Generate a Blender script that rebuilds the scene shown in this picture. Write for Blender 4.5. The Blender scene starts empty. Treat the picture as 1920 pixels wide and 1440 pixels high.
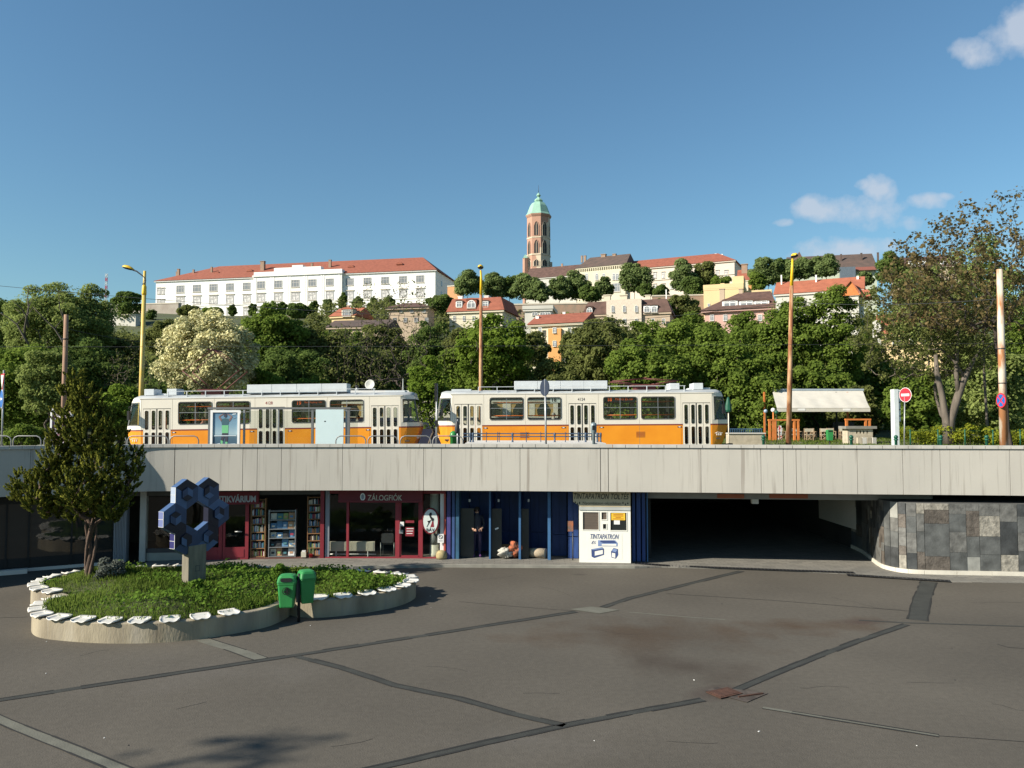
import bpy, math, random
import numpy as np
from mathutils import Vector, Matrix
R = math.radians
sc = bpy.context.scene
col = sc.collection

# ---------------------------------------------------------------- camera, light, sky, exposure
CAMZ, F, HOR = 4.7, 1480.0, 790.0
TILT = math.atan((HOR - 720) / F)
cam_d = bpy.data.cameras.new('camera'); cam = bpy.data.objects.new('camera', cam_d); col.objects.link(cam)
cam.location = (0, 0, CAMZ); cam.rotation_euler = (R(90) + TILT, 0, 0)
cam_d.sensor_width = 36; cam_d.lens = 36 * F / 1920; cam_d.clip_start = .1; cam_d.clip_end = 6000
sc.camera = cam
SUN_EL, SUN_AZ = 30.0, 24.5          # elevation; azimuth behind the facade plane, from the left
sv = Vector((-math.cos(R(SUN_AZ)) * math.cos(R(SUN_EL)), -math.sin(R(SUN_AZ)) * math.cos(R(SUN_EL)), math.sin(R(SUN_EL))))
sl = bpy.data.lights.new('sun', 'SUN'); so = bpy.data.objects.new('sun', sl); col.objects.link(so)
sl.energy = 5.0; sl.angle = R(.53); sl.color = (1.0, .92, .79)
so.rotation_euler = sv.to_track_quat('Z', 'Y').to_euler()
sc.view_settings.view_transform = 'Standard'; sc.view_settings.look = 'None'
sc.view_settings.gamma = 1; sc.view_settings.exposure = .80
world = bpy.data.worlds.new('World'); sc.world = world; world.use_nodes = True
wn, wl = world.node_tree.nodes, world.node_tree.links
bg = wn['Background']; sky = wn.new('ShaderNodeTexSky'); sky.sky_type = 'NISHITA'; sky.sun_disc = False
sky.sun_elevation = R(SUN_EL); sky.sun_rotation = math.atan2(sv.x, sv.y)
sky.air_density = 1.3; sky.dust_density = .3; sky.ozone_density = 4.0; sky.altitude = 100
bg.inputs[1].default_value = .067
tc = wn.new('ShaderNodeTexCoord'); sep = wn.new('ShaderNodeSeparateXYZ'); wl.new(tc.outputs['Generated'], sep.inputs[0])
def M(op, a, b=None, c=None):
    n = wn.new('ShaderNodeMath'); n.operation = op
    for i, v in enumerate((a, b, c)):
        if v is None: continue
        if isinstance(v, (int, float)): n.inputs[i].default_value = v
        else: wl.new(v, n.inputs[i])
    return n.outputs[0]
yy = M('MAXIMUM', sep.outputs[1], .05)
uu = M('DIVIDE', sep.outputs[0], yy); ww = M('DIVIDE', sep.outputs[2], yy)
nz = wn.new('ShaderNodeTexNoise'); nz.inputs['Scale'].default_value = 26; nz.inputs['Detail'].default_value = 9
nz.inputs['Roughness'].default_value = .55
wl.new(tc.outputs['Generated'], nz.inputs['Vector'])
nz2 = wn.new('ShaderNodeTexNoise'); nz2.inputs['Scale'].default_value = 9; nz2.inputs['Detail'].default_value = 3
wl.new(tc.outputs['Generated'], nz2.inputs['Vector'])
acc = None
for cx, cy, rx, ry, s in ((1600, 388, 110, 30, 1), (1662, 355, 36, 34, .9), (1540, 386, 60, 22, .95), (1640, 400, 60, 34, .75), (1625, 341, 17, 12, .6),
                          (1750, 372, 40, 18, .85), (1785, 364, 22, 9, .7), (1472, 413, 22, 9, .8), (1600, 468, 110, 28, .8), (1530, 478, 60, 14, .6), (1712, 415, 26, 16, .45),
                          (1860, 82, 70, 34, 1), (1900, 55, 50, 55, 1), (1935, 40, 60, 60, 1.1), (1925, 450, 50, 16, .5)):
    du = M('MULTIPLY', M('SUBTRACT', uu, (cx - 960) / F), F / rx)
    dw = M('MULTIPLY', M('SUBTRACT', ww, (HOR - cy) / F), F / ry)
    m = M('MULTIPLY', M('SUBTRACT', 1, M('ADD', M('MULTIPLY', du, du), M('MULTIPLY', dw, dw))), s)
    acc = m if acc is None else M('MAXIMUM', acc, m)
acc = M('ADD', acc, M('MULTIPLY', M('SUBTRACT', nz.outputs[0], .5), 3.6))
mask = M('MULTIPLY', M('MINIMUM', M('MAXIMUM', M('MULTIPLY', M('ADD', acc, -.02), 1.0), 0), 1), .70)
mask = M('MULTIPLY', mask, M('GREATER_THAN', sep.outputs[1], .06))
mx = wn.new('ShaderNodeMix'); mx.data_type = 'RGBA'
wl.new(mask, mx.inputs[0]); mx.inputs[7].default_value = (5.3, 5.75, 6.5, 1)
tint = wn.new('ShaderNodeMix'); tint.data_type = 'RGBA'; tint.blend_type = 'MULTIPLY'; tint.inputs[0].default_value = 1
tint.inputs[7].default_value = (.81, 1.02, 1.05, 1)
wl.new(sky.outputs[0], tint.inputs[6]); wl.new(tint.outputs[2], mx.inputs[6]); wl.new(mx.outputs[2], bg.inputs[0])
sc.cycles.max_bounces = 6; sc.cycles.transparent_max_bounces = 12; sc.cycles.use_denoising = True

# ---------------------------------------------------------------- measuring: a pixel of the photograph and a depth give a place
def ray(px, py):
    u, v = (px - 960) / F, (720 - py) / F
    ct, st = math.cos(TILT), math.sin(TILT)
    return (u, ct - v * st, st + v * ct)
def W(px, py, D):
    d = ray(px, py); k = D / d[1]
    return Vector((d[0] * k, D, CAMZ + d[2] * k))
def G(px, py, z=0.0):
    d = ray(px, py); k = (z - CAMZ) / d[2]
    return Vector((d[0] * k, d[1] * k, z))
class Face:
    """an upright plane through two ground points"""
    def __init__(s, pa, Da, pb, Db):
        a, b = W(pa, 790, Da), W(pb, 790, Db)
        s.a = Vector((a.x, a.y)); s.b = Vector((b.x, b.y)); s.d = (s.b - s.a); s.L = s.d.length; s.d = s.d / s.L
        s.ang = math.atan2(s.d.y, s.d.x)
    def m(s, px, py, off=0):
        d = ray(px, py); n = Vector((-s.d.y, s.d.x)); A = s.a + n * off
        k = (A.x * n.x + A.y * n.y) / (d[0] * n.x + d[1] * n.y)
        P = Vector((d[0] * k, d[1] * k)); return (P - A).dot(s.d), CAMZ + d[2] * k
    def x(s, px, off=0): return s.m(px, 790, off)[0]
    def z(s, px, py, off=0): return s.m(px, py, off)[1]

# ---------------------------------------------------------------- objects, parts
def tag(o, label=None, cat=None, group=None, kind=None):
    if label: o['label'] = label
    if cat: o['category'] = cat
    if group: o['group'] = group
    if kind: o['kind'] = kind
    return o
def thing(name, label, cat, loc=(0, 0, 0), rotz=0, group=None, rot=None):
    o = bpy.data.objects.new(name, None); col.objects.link(o); o.empty_display_size = .2
    o.location = loc; o.rotation_euler = rot or (0, 0, rotz)
    return tag(o, label, cat, group)
def copy_tree(o, parent=None):
    c = o.copy(); col.objects.link(c)
    if parent: c.parent = parent
    KIDS[c.name] = [copy_tree(ch, c) for ch in KIDS.get(o.name, [])]
    return c
KIDS = {}
def rootloc(o):
    while o.parent: o = o.parent
    return Vector(o.location)

class MB:
    def __init__(s): s.v = []; s.f = []; s.mi = []; s.smooth = []; s.cur = 0; s.sm = False
    def m(s, i): s.cur = i; return s
    def face(s, idx): s.f.append(idx); s.mi.append(s.cur); s.smooth.append(s.sm)
    def poly(s, pts):
        n = len(s.v); s.v += [tuple(p) for p in pts]; s.face(list(range(n, n + len(pts))))
    def box(s, x0, x1, y0, y1, z0, z1):
        n = len(s.v)
        s.v += [(x0, y0, z0), (x1, y0, z0), (x1, y1, z0), (x0, y1, z0), (x0, y0, z1), (x1, y0, z1), (x1, y1, z1), (x0, y1, z1)]
        for q in ((0, 3, 2, 1), (4, 5, 6, 7), (0, 1, 5, 4), (1, 2, 6, 5), (2, 3, 7, 6), (3, 0, 4, 7)): s.face([n + i for i in q])
        return s
    def obox(s, c, size, rotz=0, M3=None):
        mm = M3 or Matrix.Rotation(rotz, 3, 'Z'); n = len(s.v); c = Vector(c)
        for dz in (-.5, .5):
            for dx, dy in ((-.5, -.5), (.5, -.5), (.5, .5), (-.5, .5)):
                s.v.append(tuple(c + mm @ Vector((dx * size[0], dy * size[1], dz * size[2]))))
        for q in ((0, 3, 2, 1), (4, 5, 6, 7), (0, 1, 5, 4), (1, 2, 6, 5), (2, 3, 7, 6), (3, 0, 4, 7)): s.face([n + i for i in q])
        return s
    def tube(s, p0, p1, r0, r1=None, k=8, caps=True):
        return s.path([p0, p1], [r0, r0 if r1 is None else r1], k, caps)
    def path(s, pts, rad, k=8, caps=True):
        pts = [Vector(p) for p in pts]
        if not hasattr(rad, '__len__'): rad = [rad] * len(pts)
        n0 = len(s.v); up = Vector((0, 0, 1)); t = None
        for i, p in enumerate(pts):
            d = (pts[min(i + 1, len(pts) - 1)] - pts[max(i - 1, 0)]).normalized()
            if t is None:
                t = d.cross(up if abs(d.z) < .95 else Vector((1, 0, 0))).normalized()
            else:
                t = (t - d * t.dot(d)).normalized()
            b = d.cross(t)
            for j in range(k):
                a = 2 * math.pi * j / k
                s.v.append(tuple(p + (t * math.cos(a) + b * math.sin(a)) * rad[i]))
        sm = s.sm; s.sm = k > 4
        for i in range(len(pts) - 1):
            for j in range(k):
                a, b2 = n0 + i * k + j, n0 + i * k + (j + 1) % k
                s.face([a, b2, b2 + k, a + k])
        s.sm = False
        if caps:
            s.face([n0 + j for j in range(k)][::-1]); e = n0 + (len(pts) - 1) * k; s.face([e + j for j in range(k)])
        s.sm = sm
        return s
    def lathe(s, c, prof, k=16, flat=False, phase=0.):
        c = Vector(c); n0 = len(s.v); sm = s.sm; s.sm = not flat
        for r, z in prof:
            for j in range(k):
                a = 2 * math.pi * j / k + phase; s.v.append((c.x + r * math.cos(a), c.y + r * math.sin(a), c.z + z))
        for i in range(len(prof) - 1):
            for j in range(k):
                a, b = n0 + i * k + j, n0 + i * k + (j + 1) % k; s.face([a, b, b + k, a + k])
        s.sm = False
        s.face([n0 + j for j in range(k)][::-1]); e = n0 + (len(prof) - 1) * k; s.face([e + j for j in range(k)])
        s.sm = sm
        return s
    def plate(s, pts2, y0, y1):
        """polygon in XZ extruded along Y (y0 = front)"""
        n = len(pts2); b = len(s.v)
        s.v += [(x, y0, z) for x, z in pts2] + [(x, y1, z) for x, z in pts2]
        s.face([b + i for i in range(n)]); s.face([b + n + i for i in range(n)][::-1])
        for i in range(n): j = (i + 1) % n; s.face([b + i, b + n + i, b + n + j, b + j])
        return s
    def slab(s, pts2, z0, z1):
        n = len(pts2); b = len(s.v)
        s.v += [(x, y, z0) for x, y in pts2] + [(x, y, z1) for x, y in pts2]
        s.face([b + i for i in range(n)][::-1]); s.face([b + n + i for i in range(n)])
        for i in range(n): j = (i + 1) % n; s.face([b + i, b + j, b + n + j, b + n + i])
        return s
    def ring(s, outer, inner, y0, y1):
        n = len(outer); b = len(s.v)
        for L, y in ((outer, y0), (inner, y0), (outer, y1), (inner, y1)): s.v += [(x, y, z) for x, z in L]
        for i in range(n):
            j = (i + 1) % n
            s.face([b + i, b + j, b + n + j, b + n + i])
            s.face([b + 2 * n + j, b + 2 * n + i, b + 3 * n + i, b + 3 * n + j])
            s.face([b + n + i, b + n + j, b + 3 * n + j, b + 3 * n + i])
            s.face([b + j, b + i, b + 2 * n + i, b + 2 * n + j])
        return s
    def wall(s, x0, x1, z0, z1, y0, y1, holes):
        """upright slab with rectangular holes (hx0,hx1,hz0,hz1)"""
        xs = sorted({x0, x1} | {h[0] for h in holes} | {h[1] for h in holes}); zs = sorted({z0, z1} | {h[2] for h in holes} | {h[3] for h in holes})
        xs = [x for x in xs if x0 <= x <= x1]; zs = [z for z in zs if z0 <= z <= z1]
        for i in range(len(xs) - 1):
            for k in range(len(zs) - 1):
                cx, cz = (xs[i] + xs[i + 1]) / 2, (zs[k] + zs[k + 1]) / 2
                if any(h[0] < cx < h[1] and h[2] < cz < h[3] for h in holes): continue
                a, b, c, d = xs[i], xs[i + 1], zs[k], zs[k + 1]
                s.poly([(a, y0, c), (b, y0, c), (b, y0, d), (a, y0, d)]); s.poly([(b, y1, c), (a, y1, c), (a, y1, d), (b, y1, d)])
        for h in holes:
            a, b, c, d = h
            s.poly([(a, y0, c), (a, y0, d), (a, y1, d), (a, y1, c)]); s.poly([(b, y0, d), (b, y0, c), (b, y1, c), (b, y1, d)])
            s.poly([(a, y0, d), (b, y0, d), (b, y1, d), (a, y1, d)]); s.poly([(b, y0, c), (a, y0, c), (a, y1, c), (b, y1, c)])
        return s
    def build(s, name, mats, parent=None, world=False, label=None, bevel=0, **kw):
        me = bpy.data.meshes.new(name)
        v = s.v
        if world and parent:
            o = rootloc(parent); v = [(a - o.x, b - o.y, c - o.z) for a, b, c in v]
        me.from_pydata(v, [], s.f)
        mats = mats if isinstance(mats, (list, tuple)) else [mats]
        for m in mats: me.materials.append(m)
        me.polygons.foreach_set('material_index', s.mi); me.polygons.foreach_set('use_smooth', s.smooth)
        me.update()
        ob = bpy.data.objects.new(name, me); col.objects.link(ob)
        if parent: ob.parent = parent; KIDS.setdefault(parent.name, []).append(ob)
        if bevel:
            b = ob.modifiers.new('bevel', 'BEVEL'); b.width = bevel; b.segments = 2; b.limit_method = 'ANGLE'
        if label: ob['label'] = label
        return tag(ob, None, kw.get('cat'), kw.get('group'), kw.get('kind'))

def rr(cx, cz, w, h, r, k=3):
    out = []
    for sx, sz, a0 in ((1, 1, 0), (-1, 1, 90), (-1, -1, 180), (1, -1, 270)):
        for i in range(k + 1):
            a = R(a0 + 90 * i / k); out.append((cx + sx * (w / 2 - r) + r * math.cos(a), cz + sz * (h / 2 - r) + r * math.sin(a)))
    return out
def oval(cx, cz, rx, rz, k=28): return [(cx + rx * math.cos(2 * math.pi * i / k), cz + rz * math.sin(2 * math.pi * i / k)) for i in range(k)]

def text(s, width, height, m, name='lettering', parent=None, loc=(0, 0, 0), rot=(R(90), 0, 0), bold=0., shear=0., thick=.006, spacing=1., cat=None):
    cu = bpy.data.curves.new('t', 'FONT'); cu.body = s; cu.size = 1; cu.align_x = 'CENTER'; cu.align_y = 'CENTER'
    cu.offset = bold; cu.shear = shear; cu.space_character = spacing; cu.space_line = .9; cu.extrude = .5; cu.resolution_u = 3
    ob = bpy.data.objects.new('t', cu); col.objects.link(ob)
    dg = bpy.context.evaluated_depsgraph_get(); me = bpy.data.meshes.new_from_object(ob.evaluated_get(dg))
    bpy.data.objects.remove(ob); bpy.data.curves.remove(cu)
    n = len(me.vertices); co = np.empty(n * 3, np.float32); me.vertices.foreach_get('co', co); co = co.reshape(-1, 3)
    lo, hi = co.min(0), co.max(0); co -= (lo + hi) / 2
    co *= np.array([width / (hi[0] - lo[0]), height / (hi[1] - lo[1]), thick]); me.vertices.foreach_set('co', co.ravel())
    me.name = name; me.materials.clear(); me.materials.append(m); me.update()
    o = bpy.data.objects.new(name, me); col.objects.link(o); o.location = loc; o.rotation_euler = rot
    if parent: o.parent = parent; KIDS.setdefault(parent.name, []).append(o)
    return o

# ---------------------------------------------------------------- materials
def mat(name, c, rough=.75, metal=0., var=.18, scale=2.5, bump=0., bscale=None, spec=.4, c2=None, stretch=None, emit=0, detail=5, thr=None, coat=0):
    m = bpy.data.materials.new(name); m.use_nodes = True; n, l = m.node_tree.nodes, m.node_tree.links
    p = n['Principled BSDF']; p.inputs['Roughness'].default_value = rough; p.inputs['Metallic'].default_value = metal
    p.inputs['Specular IOR Level'].default_value = spec; p.inputs['Coat Weight'].default_value = coat
    c = tuple(c); c2 = tuple(c2) if c2 else tuple(x * (1 - var) for x in c); c1 = c if var is None or thr or c2 != c else c
    t = n.new('ShaderNodeTexCoord'); vec = t.outputs['Object']
    if stretch:
        mp = n.new('ShaderNodeMapping'); mp.inputs['Scale'].default_value = stretch; l.new(vec, mp.inputs[0]); vec = mp.outputs[0]
    z = n.new('ShaderNodeTexNoise'); z.inputs['Scale'].default_value = scale; z.inputs['Detail'].default_value = detail; l.new(vec, z.inputs['Vector'])
    cr = n.new('ShaderNodeValToRGB'); l.new(z.outputs[0], cr.inputs[0])
    a, b = thr or (.3, .7)
    cr.color_ramp.elements[0].position = a; cr.color_ramp.elements[1].position = b
    cr.color_ramp.elements[0].color = (*c2, 1); cr.color_ramp.elements[1].color = (*c1, 1)
    l.new(cr.outputs[0], p.inputs['Base Color'])
    if bump:
        z2 = n.new('ShaderNodeTexNoise'); z2.inputs['Scale'].default_value = bscale or scale * 6; z2.inputs['Detail'].default_value = 4; l.new(vec, z2.inputs['Vector'])
        bp = n.new('ShaderNodeBump'); bp.inputs['Strength'].default_value = bump; bp.inputs['Distance'].default_value = .02
        l.new(z2.outputs[0], bp.inputs['Height']); l.new(bp.outputs[0], p.inputs['Normal'])
    if emit: l.new(cr.outputs[0], p.inputs['Emission Color']); p.inputs['Emission Strength'].default_value = emit
    return m
def glass(name, tint=(.02, .025, .025), rough=.03, alpha=None, spec=.6):
    m = bpy.data.materials.new(name); m.use_nodes = True; n, l = m.node_tree.nodes, m.node_tree.links
    p = n['Principled BSDF']; p.inputs['Base Color'].default_value = (*tint, 1); p.inputs['Roughness'].default_value = rough
    p.inputs['Specular IOR Level'].default_value = spec
    t = n.new('ShaderNodeTexCoord'); z = n.new('ShaderNodeTexNoise'); z.inputs['Scale'].default_value = 1.2; l.new(t.outputs['Object'], z.inputs['Vector'])
    bp = n.new('ShaderNodeBump'); bp.inputs['Strength'].default_value = .06; bp.inputs['Distance'].default_value = .05
    l.new(z.outputs[0], bp.inputs['Height']); l.new(bp.outputs[0], p.inputs['Normal'])
    if alpha is not None:
        tr = n.new('ShaderNodeBsdfTransparent'); tr.inputs[0].default_value = (.86, .88, .86, 1)
        fr = n.new('ShaderNodeFresnel'); fr.inputs[0].default_value = 1.5
        gl = n.new('ShaderNodeBsdfGlossy'); gl.inputs['Roughness'].default_value = rough
        ge = n.new('ShaderNodeNewGeometry'); fm = n.new('ShaderNodeMath'); fm.operation = 'SUBTRACT'; fm.use_clamp = True; l.new(fr.outputs[0], fm.inputs[0]); l.new(ge.outputs['Backfacing'], fm.inputs[1]); ms = n.new('ShaderNodeMixShader'); l.new(fm.outputs[0], ms.inputs[0]); l.new(tr.outputs[0], ms.inputs[1]); l.new(gl.outputs[0], ms.inputs[2])
        l.new(ms.outputs[0], n['Material Output'].inputs[0])
    return m
def leafmat(name, dark, light, trans=.5):
    m = bpy.data.materials.new(name); m.use_nodes = True; n, l = m.node_tree.nodes, m.node_tree.links
    n.remove(n['Principled BSDF'])
    at = n.new('ShaderNodeAttribute'); at.attribute_name = 'tone'
    cr = n.new('ShaderNodeValToRGB'); cr.color_ramp.elements[0].color = (*dark, 1); cr.color_ramp.elements[1].color = (*light, 1)
    l.new(at.outputs['Fac'], cr.inputs[0])
    d = n.new('ShaderNodeBsdfDiffuse'); t = n.new('ShaderNodeBsdfTranslucent'); ms = n.new('ShaderNodeMixShader'); ms.inputs[0].default_value = trans
    l.new(cr.outputs[0], d.inputs[0]); l.new(cr.outputs[0], t.inputs[0]); l.new(d.outputs[0], ms.inputs[1]); l.new(t.outputs[0], ms.inputs[2])
    l.new(ms.outputs[0], n['Material Output'].inputs[0]); return m

LEAF = dict(
    mid=leafmat('leaf_mid', (.070, .115, .020), (.23, .31, .06)),
    bright=leafmat('leaf_bright', (.065, .115, .015), (.24, .33, .055)),
    dark=leafmat('leaf_dark', (.05, .082, .024), (.18, .25, .065)),
    olive=leafmat('leaf_olive', (.080, .095, .030), (.24, .265, .085)),
    pale=leafmat('leaf_pale', (.095, .135, .032), (.34, .40, .13)),
    yellow=leafmat('leaf_yellow', (.10, .14, .012), (.36, .38, .045)),
    flower=leafmat('leaf_flower', (.09, .12, .03), (.98, .90, .52), .3),
    red=leafmat('leaf_red', (.075, .075, .026), (.29, .21, .10)),
    chestnut=leafmat('leaf_chestnut', (.085, .125, .038), (.25, .32, .12)),
    cypress=leafmat('leaf_cypress', (.026, .040, .009), (.23, .23, .04), .2),
    grey=leafmat('leaf_grey', (.05, .06, .05), (.20, .22, .19)),
    grass=leafmat('grass_blade', (.05, .085, .014), (.20, .27, .055)),
    herb=leafmat('herb_leaf', (.04, .085, .012), (.19, .31, .05)))
BARK = mat('bark', (.16, .13, .10), .95, var=.5, scale=6, stretch=(1, 1, .25), bump=.6)
BARK_DARK = mat('bark_dark', (.07, .055, .045), .95, var=.5, scale=6, stretch=(1, 1, .25), bump=.6)
BARK_GREY = mat('bark_grey', (.155, .13, .105), .95, var=.45, scale=5, stretch=(1, 1, .25), bump=.6)

# ---------------------------------------------------------------- foliage
def fast_mesh(name, verts, quads_per, mi=None, tone=None, mats=()):
    """verts (N*k,3), one k-gon per k verts"""
    k = quads_per; nv = len(verts); nf = nv // k
    me = bpy.data.meshes.new(name); me.vertices.add(nv); me.vertices.foreach_set('co', np.ascontiguousarray(verts, np.float32).ravel())
    me.loops.add(nv); me.loops.foreach_set('vertex_index', np.arange(nv, dtype=np.int32))
    me.polygons.add(nf); me.polygons.foreach_set('loop_start', np.arange(0, nv, k, dtype=np.int32))
    for m in mats: me.materials.append(m)
    if tone is not None:
        a = me.attributes.new('tone', 'FLOAT', 'FACE'); a.data.foreach_set('value', np.ascontiguousarray(tone, np.float32))
    me.update(calc_edges=True); me.validate(); return me
def leaf_verts(rng, c, nrm, size, aspect=.85, up=None):
    n = len(c); nrm = nrm / (np.linalg.norm(nrm, axis=1, keepdims=True) + 1e-9)
    t = rng.normal(size=(n, 3)) if up is None else up + rng.normal(size=(n, 3)) * .25
    t -= nrm * (t * nrm).sum(1, keepdims=True); t /= np.linalg.norm(t, axis=1, keepdims=True) + 1e-9
    b = np.cross(nrm, t); s = size[:, None]
    v = np.empty((n, 4, 3)); v[:, 0] = c + t * s * .5; v[:, 1] = c + b * s * aspect * .5 + t * s * .05; v[:, 2] = c - t * s * .5; v[:, 3] = c - b * s * aspect * .5 + t * s * .05
    v[:, 0] -= nrm * s * .12; v[:, 2] -= nrm * s * .06
    return v.reshape(-1, 3)
def clump_leaves(rng, clumps, n, size, flat=.75, shell=(.35, 1.12), jit=.5):
    cc = np.array([c for c, r in clumps]); rr_ = np.array([r for c, r in clumps]); p = rr_ ** 2; p /= p.sum()
    i = rng.choice(len(clumps), n, p=p); d = rng.normal(size=(n, 3)); d /= np.linalg.norm(d, axis=1, keepdims=True)
    low = (d[:, 2] < -.3) & (rng.random(n) < .5); d[low, 2] *= -1
    rad = rr_[i] * (shell[0] + (shell[1] - shell[0]) * rng.random(n) ** .55)
    pos = cc[i] + d * rad[:, None] * np.array([1, 1, flat])
    nrm = d * .8 + np.array([-.15, -.15, .5]) + rng.normal(size=(n, 3)) * jit
    tone = np.clip(rng.beta(2, 2.0, n) * .75 + rng.random(len(clumps))[i] * .35, 0, 1)
    s = size * (.6 + .8 * rng.random(n))
    return pos, nrm, s, tone
def skeleton(rng, base, fork, tips, r_tip, power=.42, wiggle=.12, trunk_pts=4):
    base, fork = np.array(base, float), np.array(fork, float)
    nodes = []; par = []
    for i in range(trunk_pts + 1):
        t = i / trunk_pts; nodes.append(base + (fork - base) * t + (rng.normal(size=3) * wiggle * (0 < i) * np.array([1, 1, 0]))); par.append(i - 1)
    tips = sorted(tips, key=lambda q: np.linalg.norm(np.array(q) - fork))
    for q in tips:
        q = np.array(q, float); N = np.array(nodes[max(1, trunk_pts - 2):]); off = max(1, trunk_pts - 2)
        dv = q - N; dist = np.linalg.norm(dv, axis=1) - .25 * dv[:, 2]
        j = int(np.argmin(dist)) + off; a = nodes[j]; L = np.linalg.norm(q - a); k = 3 if L > 1.2 * r_tip * 20 else 2
        prev = j
        for s in range(1, k + 1):
            t = s / k; p = a + (q - a) * t
            if s < k: p = p + rng.normal(size=3) * L * .09 + np.array([0, 0, L * .06 * (1 if s == 1 else .5)])
            nodes.append(p); par.append(prev); prev = len(nodes) - 1
    cnt = [0] * len(nodes); kids = [0] * len(nodes)
    for i, p in enumerate(par):
        if p >= 0: kids[p] += 1
    for i in range(len(nodes) - 1, -1, -1):
        if kids[i] == 0: cnt[i] += 1
        if par[i] >= 0: cnt[par[i]] += cnt[i]
    return nodes, par, [r_tip * c ** power for c in cnt]
def skel_mesh(mb, nodes, par, rad, k=6, flare=1.35):
    for i, p in enumerate(par):
        if p < 0: continue
        r0 = min(rad[p], rad[i] * 1.35); r1 = rad[i]
        if p == 0: r0 = rad[0] * flare
        a, b = Vector(nodes[p]), Vector(nodes[i])
        if (b - a).length < 1e-4: continue
        kk = k if r0 > .06 else (4 if r0 > .03 else 3)
        mb.path([a, b + (b - a).normalized() * r1 * .3], [r0, r1], kk, False)
def tree(name, label, base, crown_c, crown_r, kind='mid', n=6000, leaf=.22, clumps=26, clump_r=.30, seed=1, trunk_r=.028, bark=None, fork=.25, group=None, cat='tree', tips=None, per_tip=0,
         flat=.75, dead=0):
    rng = np.random.default_rng(seed); base = Vector(base); t = thing(name, label, cat, base, 0, group)
    cc = np.array(crown_c) - np.array(base); cr = np.array(crown_r, float); cl = []
    tries = 0
    while len(cl) < clumps and tries < 4000:
        tries += 1
        d = rng.normal(size=3); d /= np.linalg.norm(d)
        if d[2] < -.72: continue
        q = d * (rng.random() ** .4) * .84; p = cc + q * cr
        r = clump_r * float(cr.mean()) * (.65 + .7 * rng.random()) * (1.1 - .35 * np.linalg.norm(q))
        if all(np.linalg.norm(p - c0) > .55 * (r + r0) * .8 for c0, r0 in cl) or tries > 2500: cl.append((p, r))
    tp = list(tips) if tips is not None else [c for c, r in cl]
    if tips is not None: tp = [np.array(q) - np.array(base) for q in tips]
    fk = np.array([cc[0] * .35, cc[1] * .35, max(.3, (cc[2] - cr[2]) + cr[2] * fork)])
    nodes, par, rad = skeleton(rng, (0, 0, -.15), fk, tp, trunk_r)
    mb = MB(); skel_mesh(mb, nodes, par, rad)
    for _ in range(dead):
        a = rng.uniform(0, 6.28); p0 = Vector(cc) + Vector((math.cos(a) * cr[0] * .5, -cr[1] * .8, rng.uniform(-.7, 0) * cr[2])); p = p0; pts = [p0]; d = Vector((rng.uniform(-.7, .7), -.3, 1.2))
        for s in range(4): p = p + d * cr[2] * .16; d += Vector(rng.normal(size=3) * .3); pts.append(p)
        mb.path(pts, [trunk_r * 3, trunk_r * 2.4, trunk_r * 1.8, trunk_r * 1.1, trunk_r * .4], 5)
        mb.path([pts[2], pts[2] + Vector((d.x * -.8, 0, 1)) * cr[2] * .2], [trunk_r * 1.4, trunk_r * .4], 4)
    mb.build('trunk', bark or BARK, t)
    if per_tip:
        C = np.repeat(np.array(tp), per_tip, 0); m_ = len(C); d = rng.normal(size=(m_, 3)) * leaf * 1.1; pos = C + d
        nrm = d + np.array([0, 0, .5]) * leaf + rng.normal(size=(m_, 3)) * .3 * leaf; s = leaf * (.6 + .8 * rng.random(m_)); tone = rng.beta(2, 2.5, m_)
    else:
        pos, nrm, s, tone = clump_leaves(rng, cl, n, leaf, flat)
        m_ = n // 6; d = rng.normal(size=(m_, 3)); d /= np.linalg.norm(d, axis=1, keepdims=True); d[:, 2] = np.maximum(d[:, 2], -.8); q = cc + d * cr * .86 * rng.random((m_, 1)) ** .4
        pos = np.concatenate([pos, q]); nrm = np.concatenate([nrm, d + np.array([-.1, -.1, .5]) + rng.normal(size=(m_, 3)) * .6]); s = np.concatenate([s, leaf * (.6 + .8 * rng.random(m_))]); tone = np.concatenate([tone, rng.beta(2, 2, m_)])
    if len(pos):
        v = leaf_verts(rng, pos, nrm, s); me = fast_mesh('crown', v, 4, tone=tone, mats=[LEAF[kind]])
        o = bpy.data.objects.new('crown', me); col.objects.link(o); o.parent = t; KIDS.setdefault(t.name, []).append(o)
    return t
# ---------------------------------------------------------------- common materials
CONC = mat('parapet_concrete', (.60, .575, .52), .9, var=.10, scale=1.2, bump=.15, bscale=30)
WHITE = mat('white_paint', (.78, .77, .74), .55, var=.06); CREAM = mat('cream_paint', (.74, .69, .57), .5, var=.08)
BLACK = mat('black', (.012, .012, .013), .6); DARK = mat('dark_grey_metal', (.05, .052, .056), .5, var=.2); STEEL = mat('galvanised_steel', (.36, .37, .37), .45, .6, var=.2, scale=8)
RED = mat('red_paint', (.25, .028, .04), .5, var=.15); DKRED = mat('dark_red_board', (.17, .012, .02), .5)
BLUE = mat('blue_paint', (.022, .06, .21), .5, var=.35, scale=2, stretch=(3, 3, .6)); BLUE_L = mat('light_blue_paint', (.05, .14, .29), .5, var=.2)
GREEN = mat('green_plastic', (.035, .24, .065), .42, var=.15, scale=4); DKGREEN = mat('dark_green_paint', (.012, .09, .05), .45)
BLUEGREY = mat('blue_grey_paint', (.05, .085, .14), .5, var=.2); ORANGE_WOOD = mat('orange_wood', (.62, .20, .05), .6, var=.25, scale=5)
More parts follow.
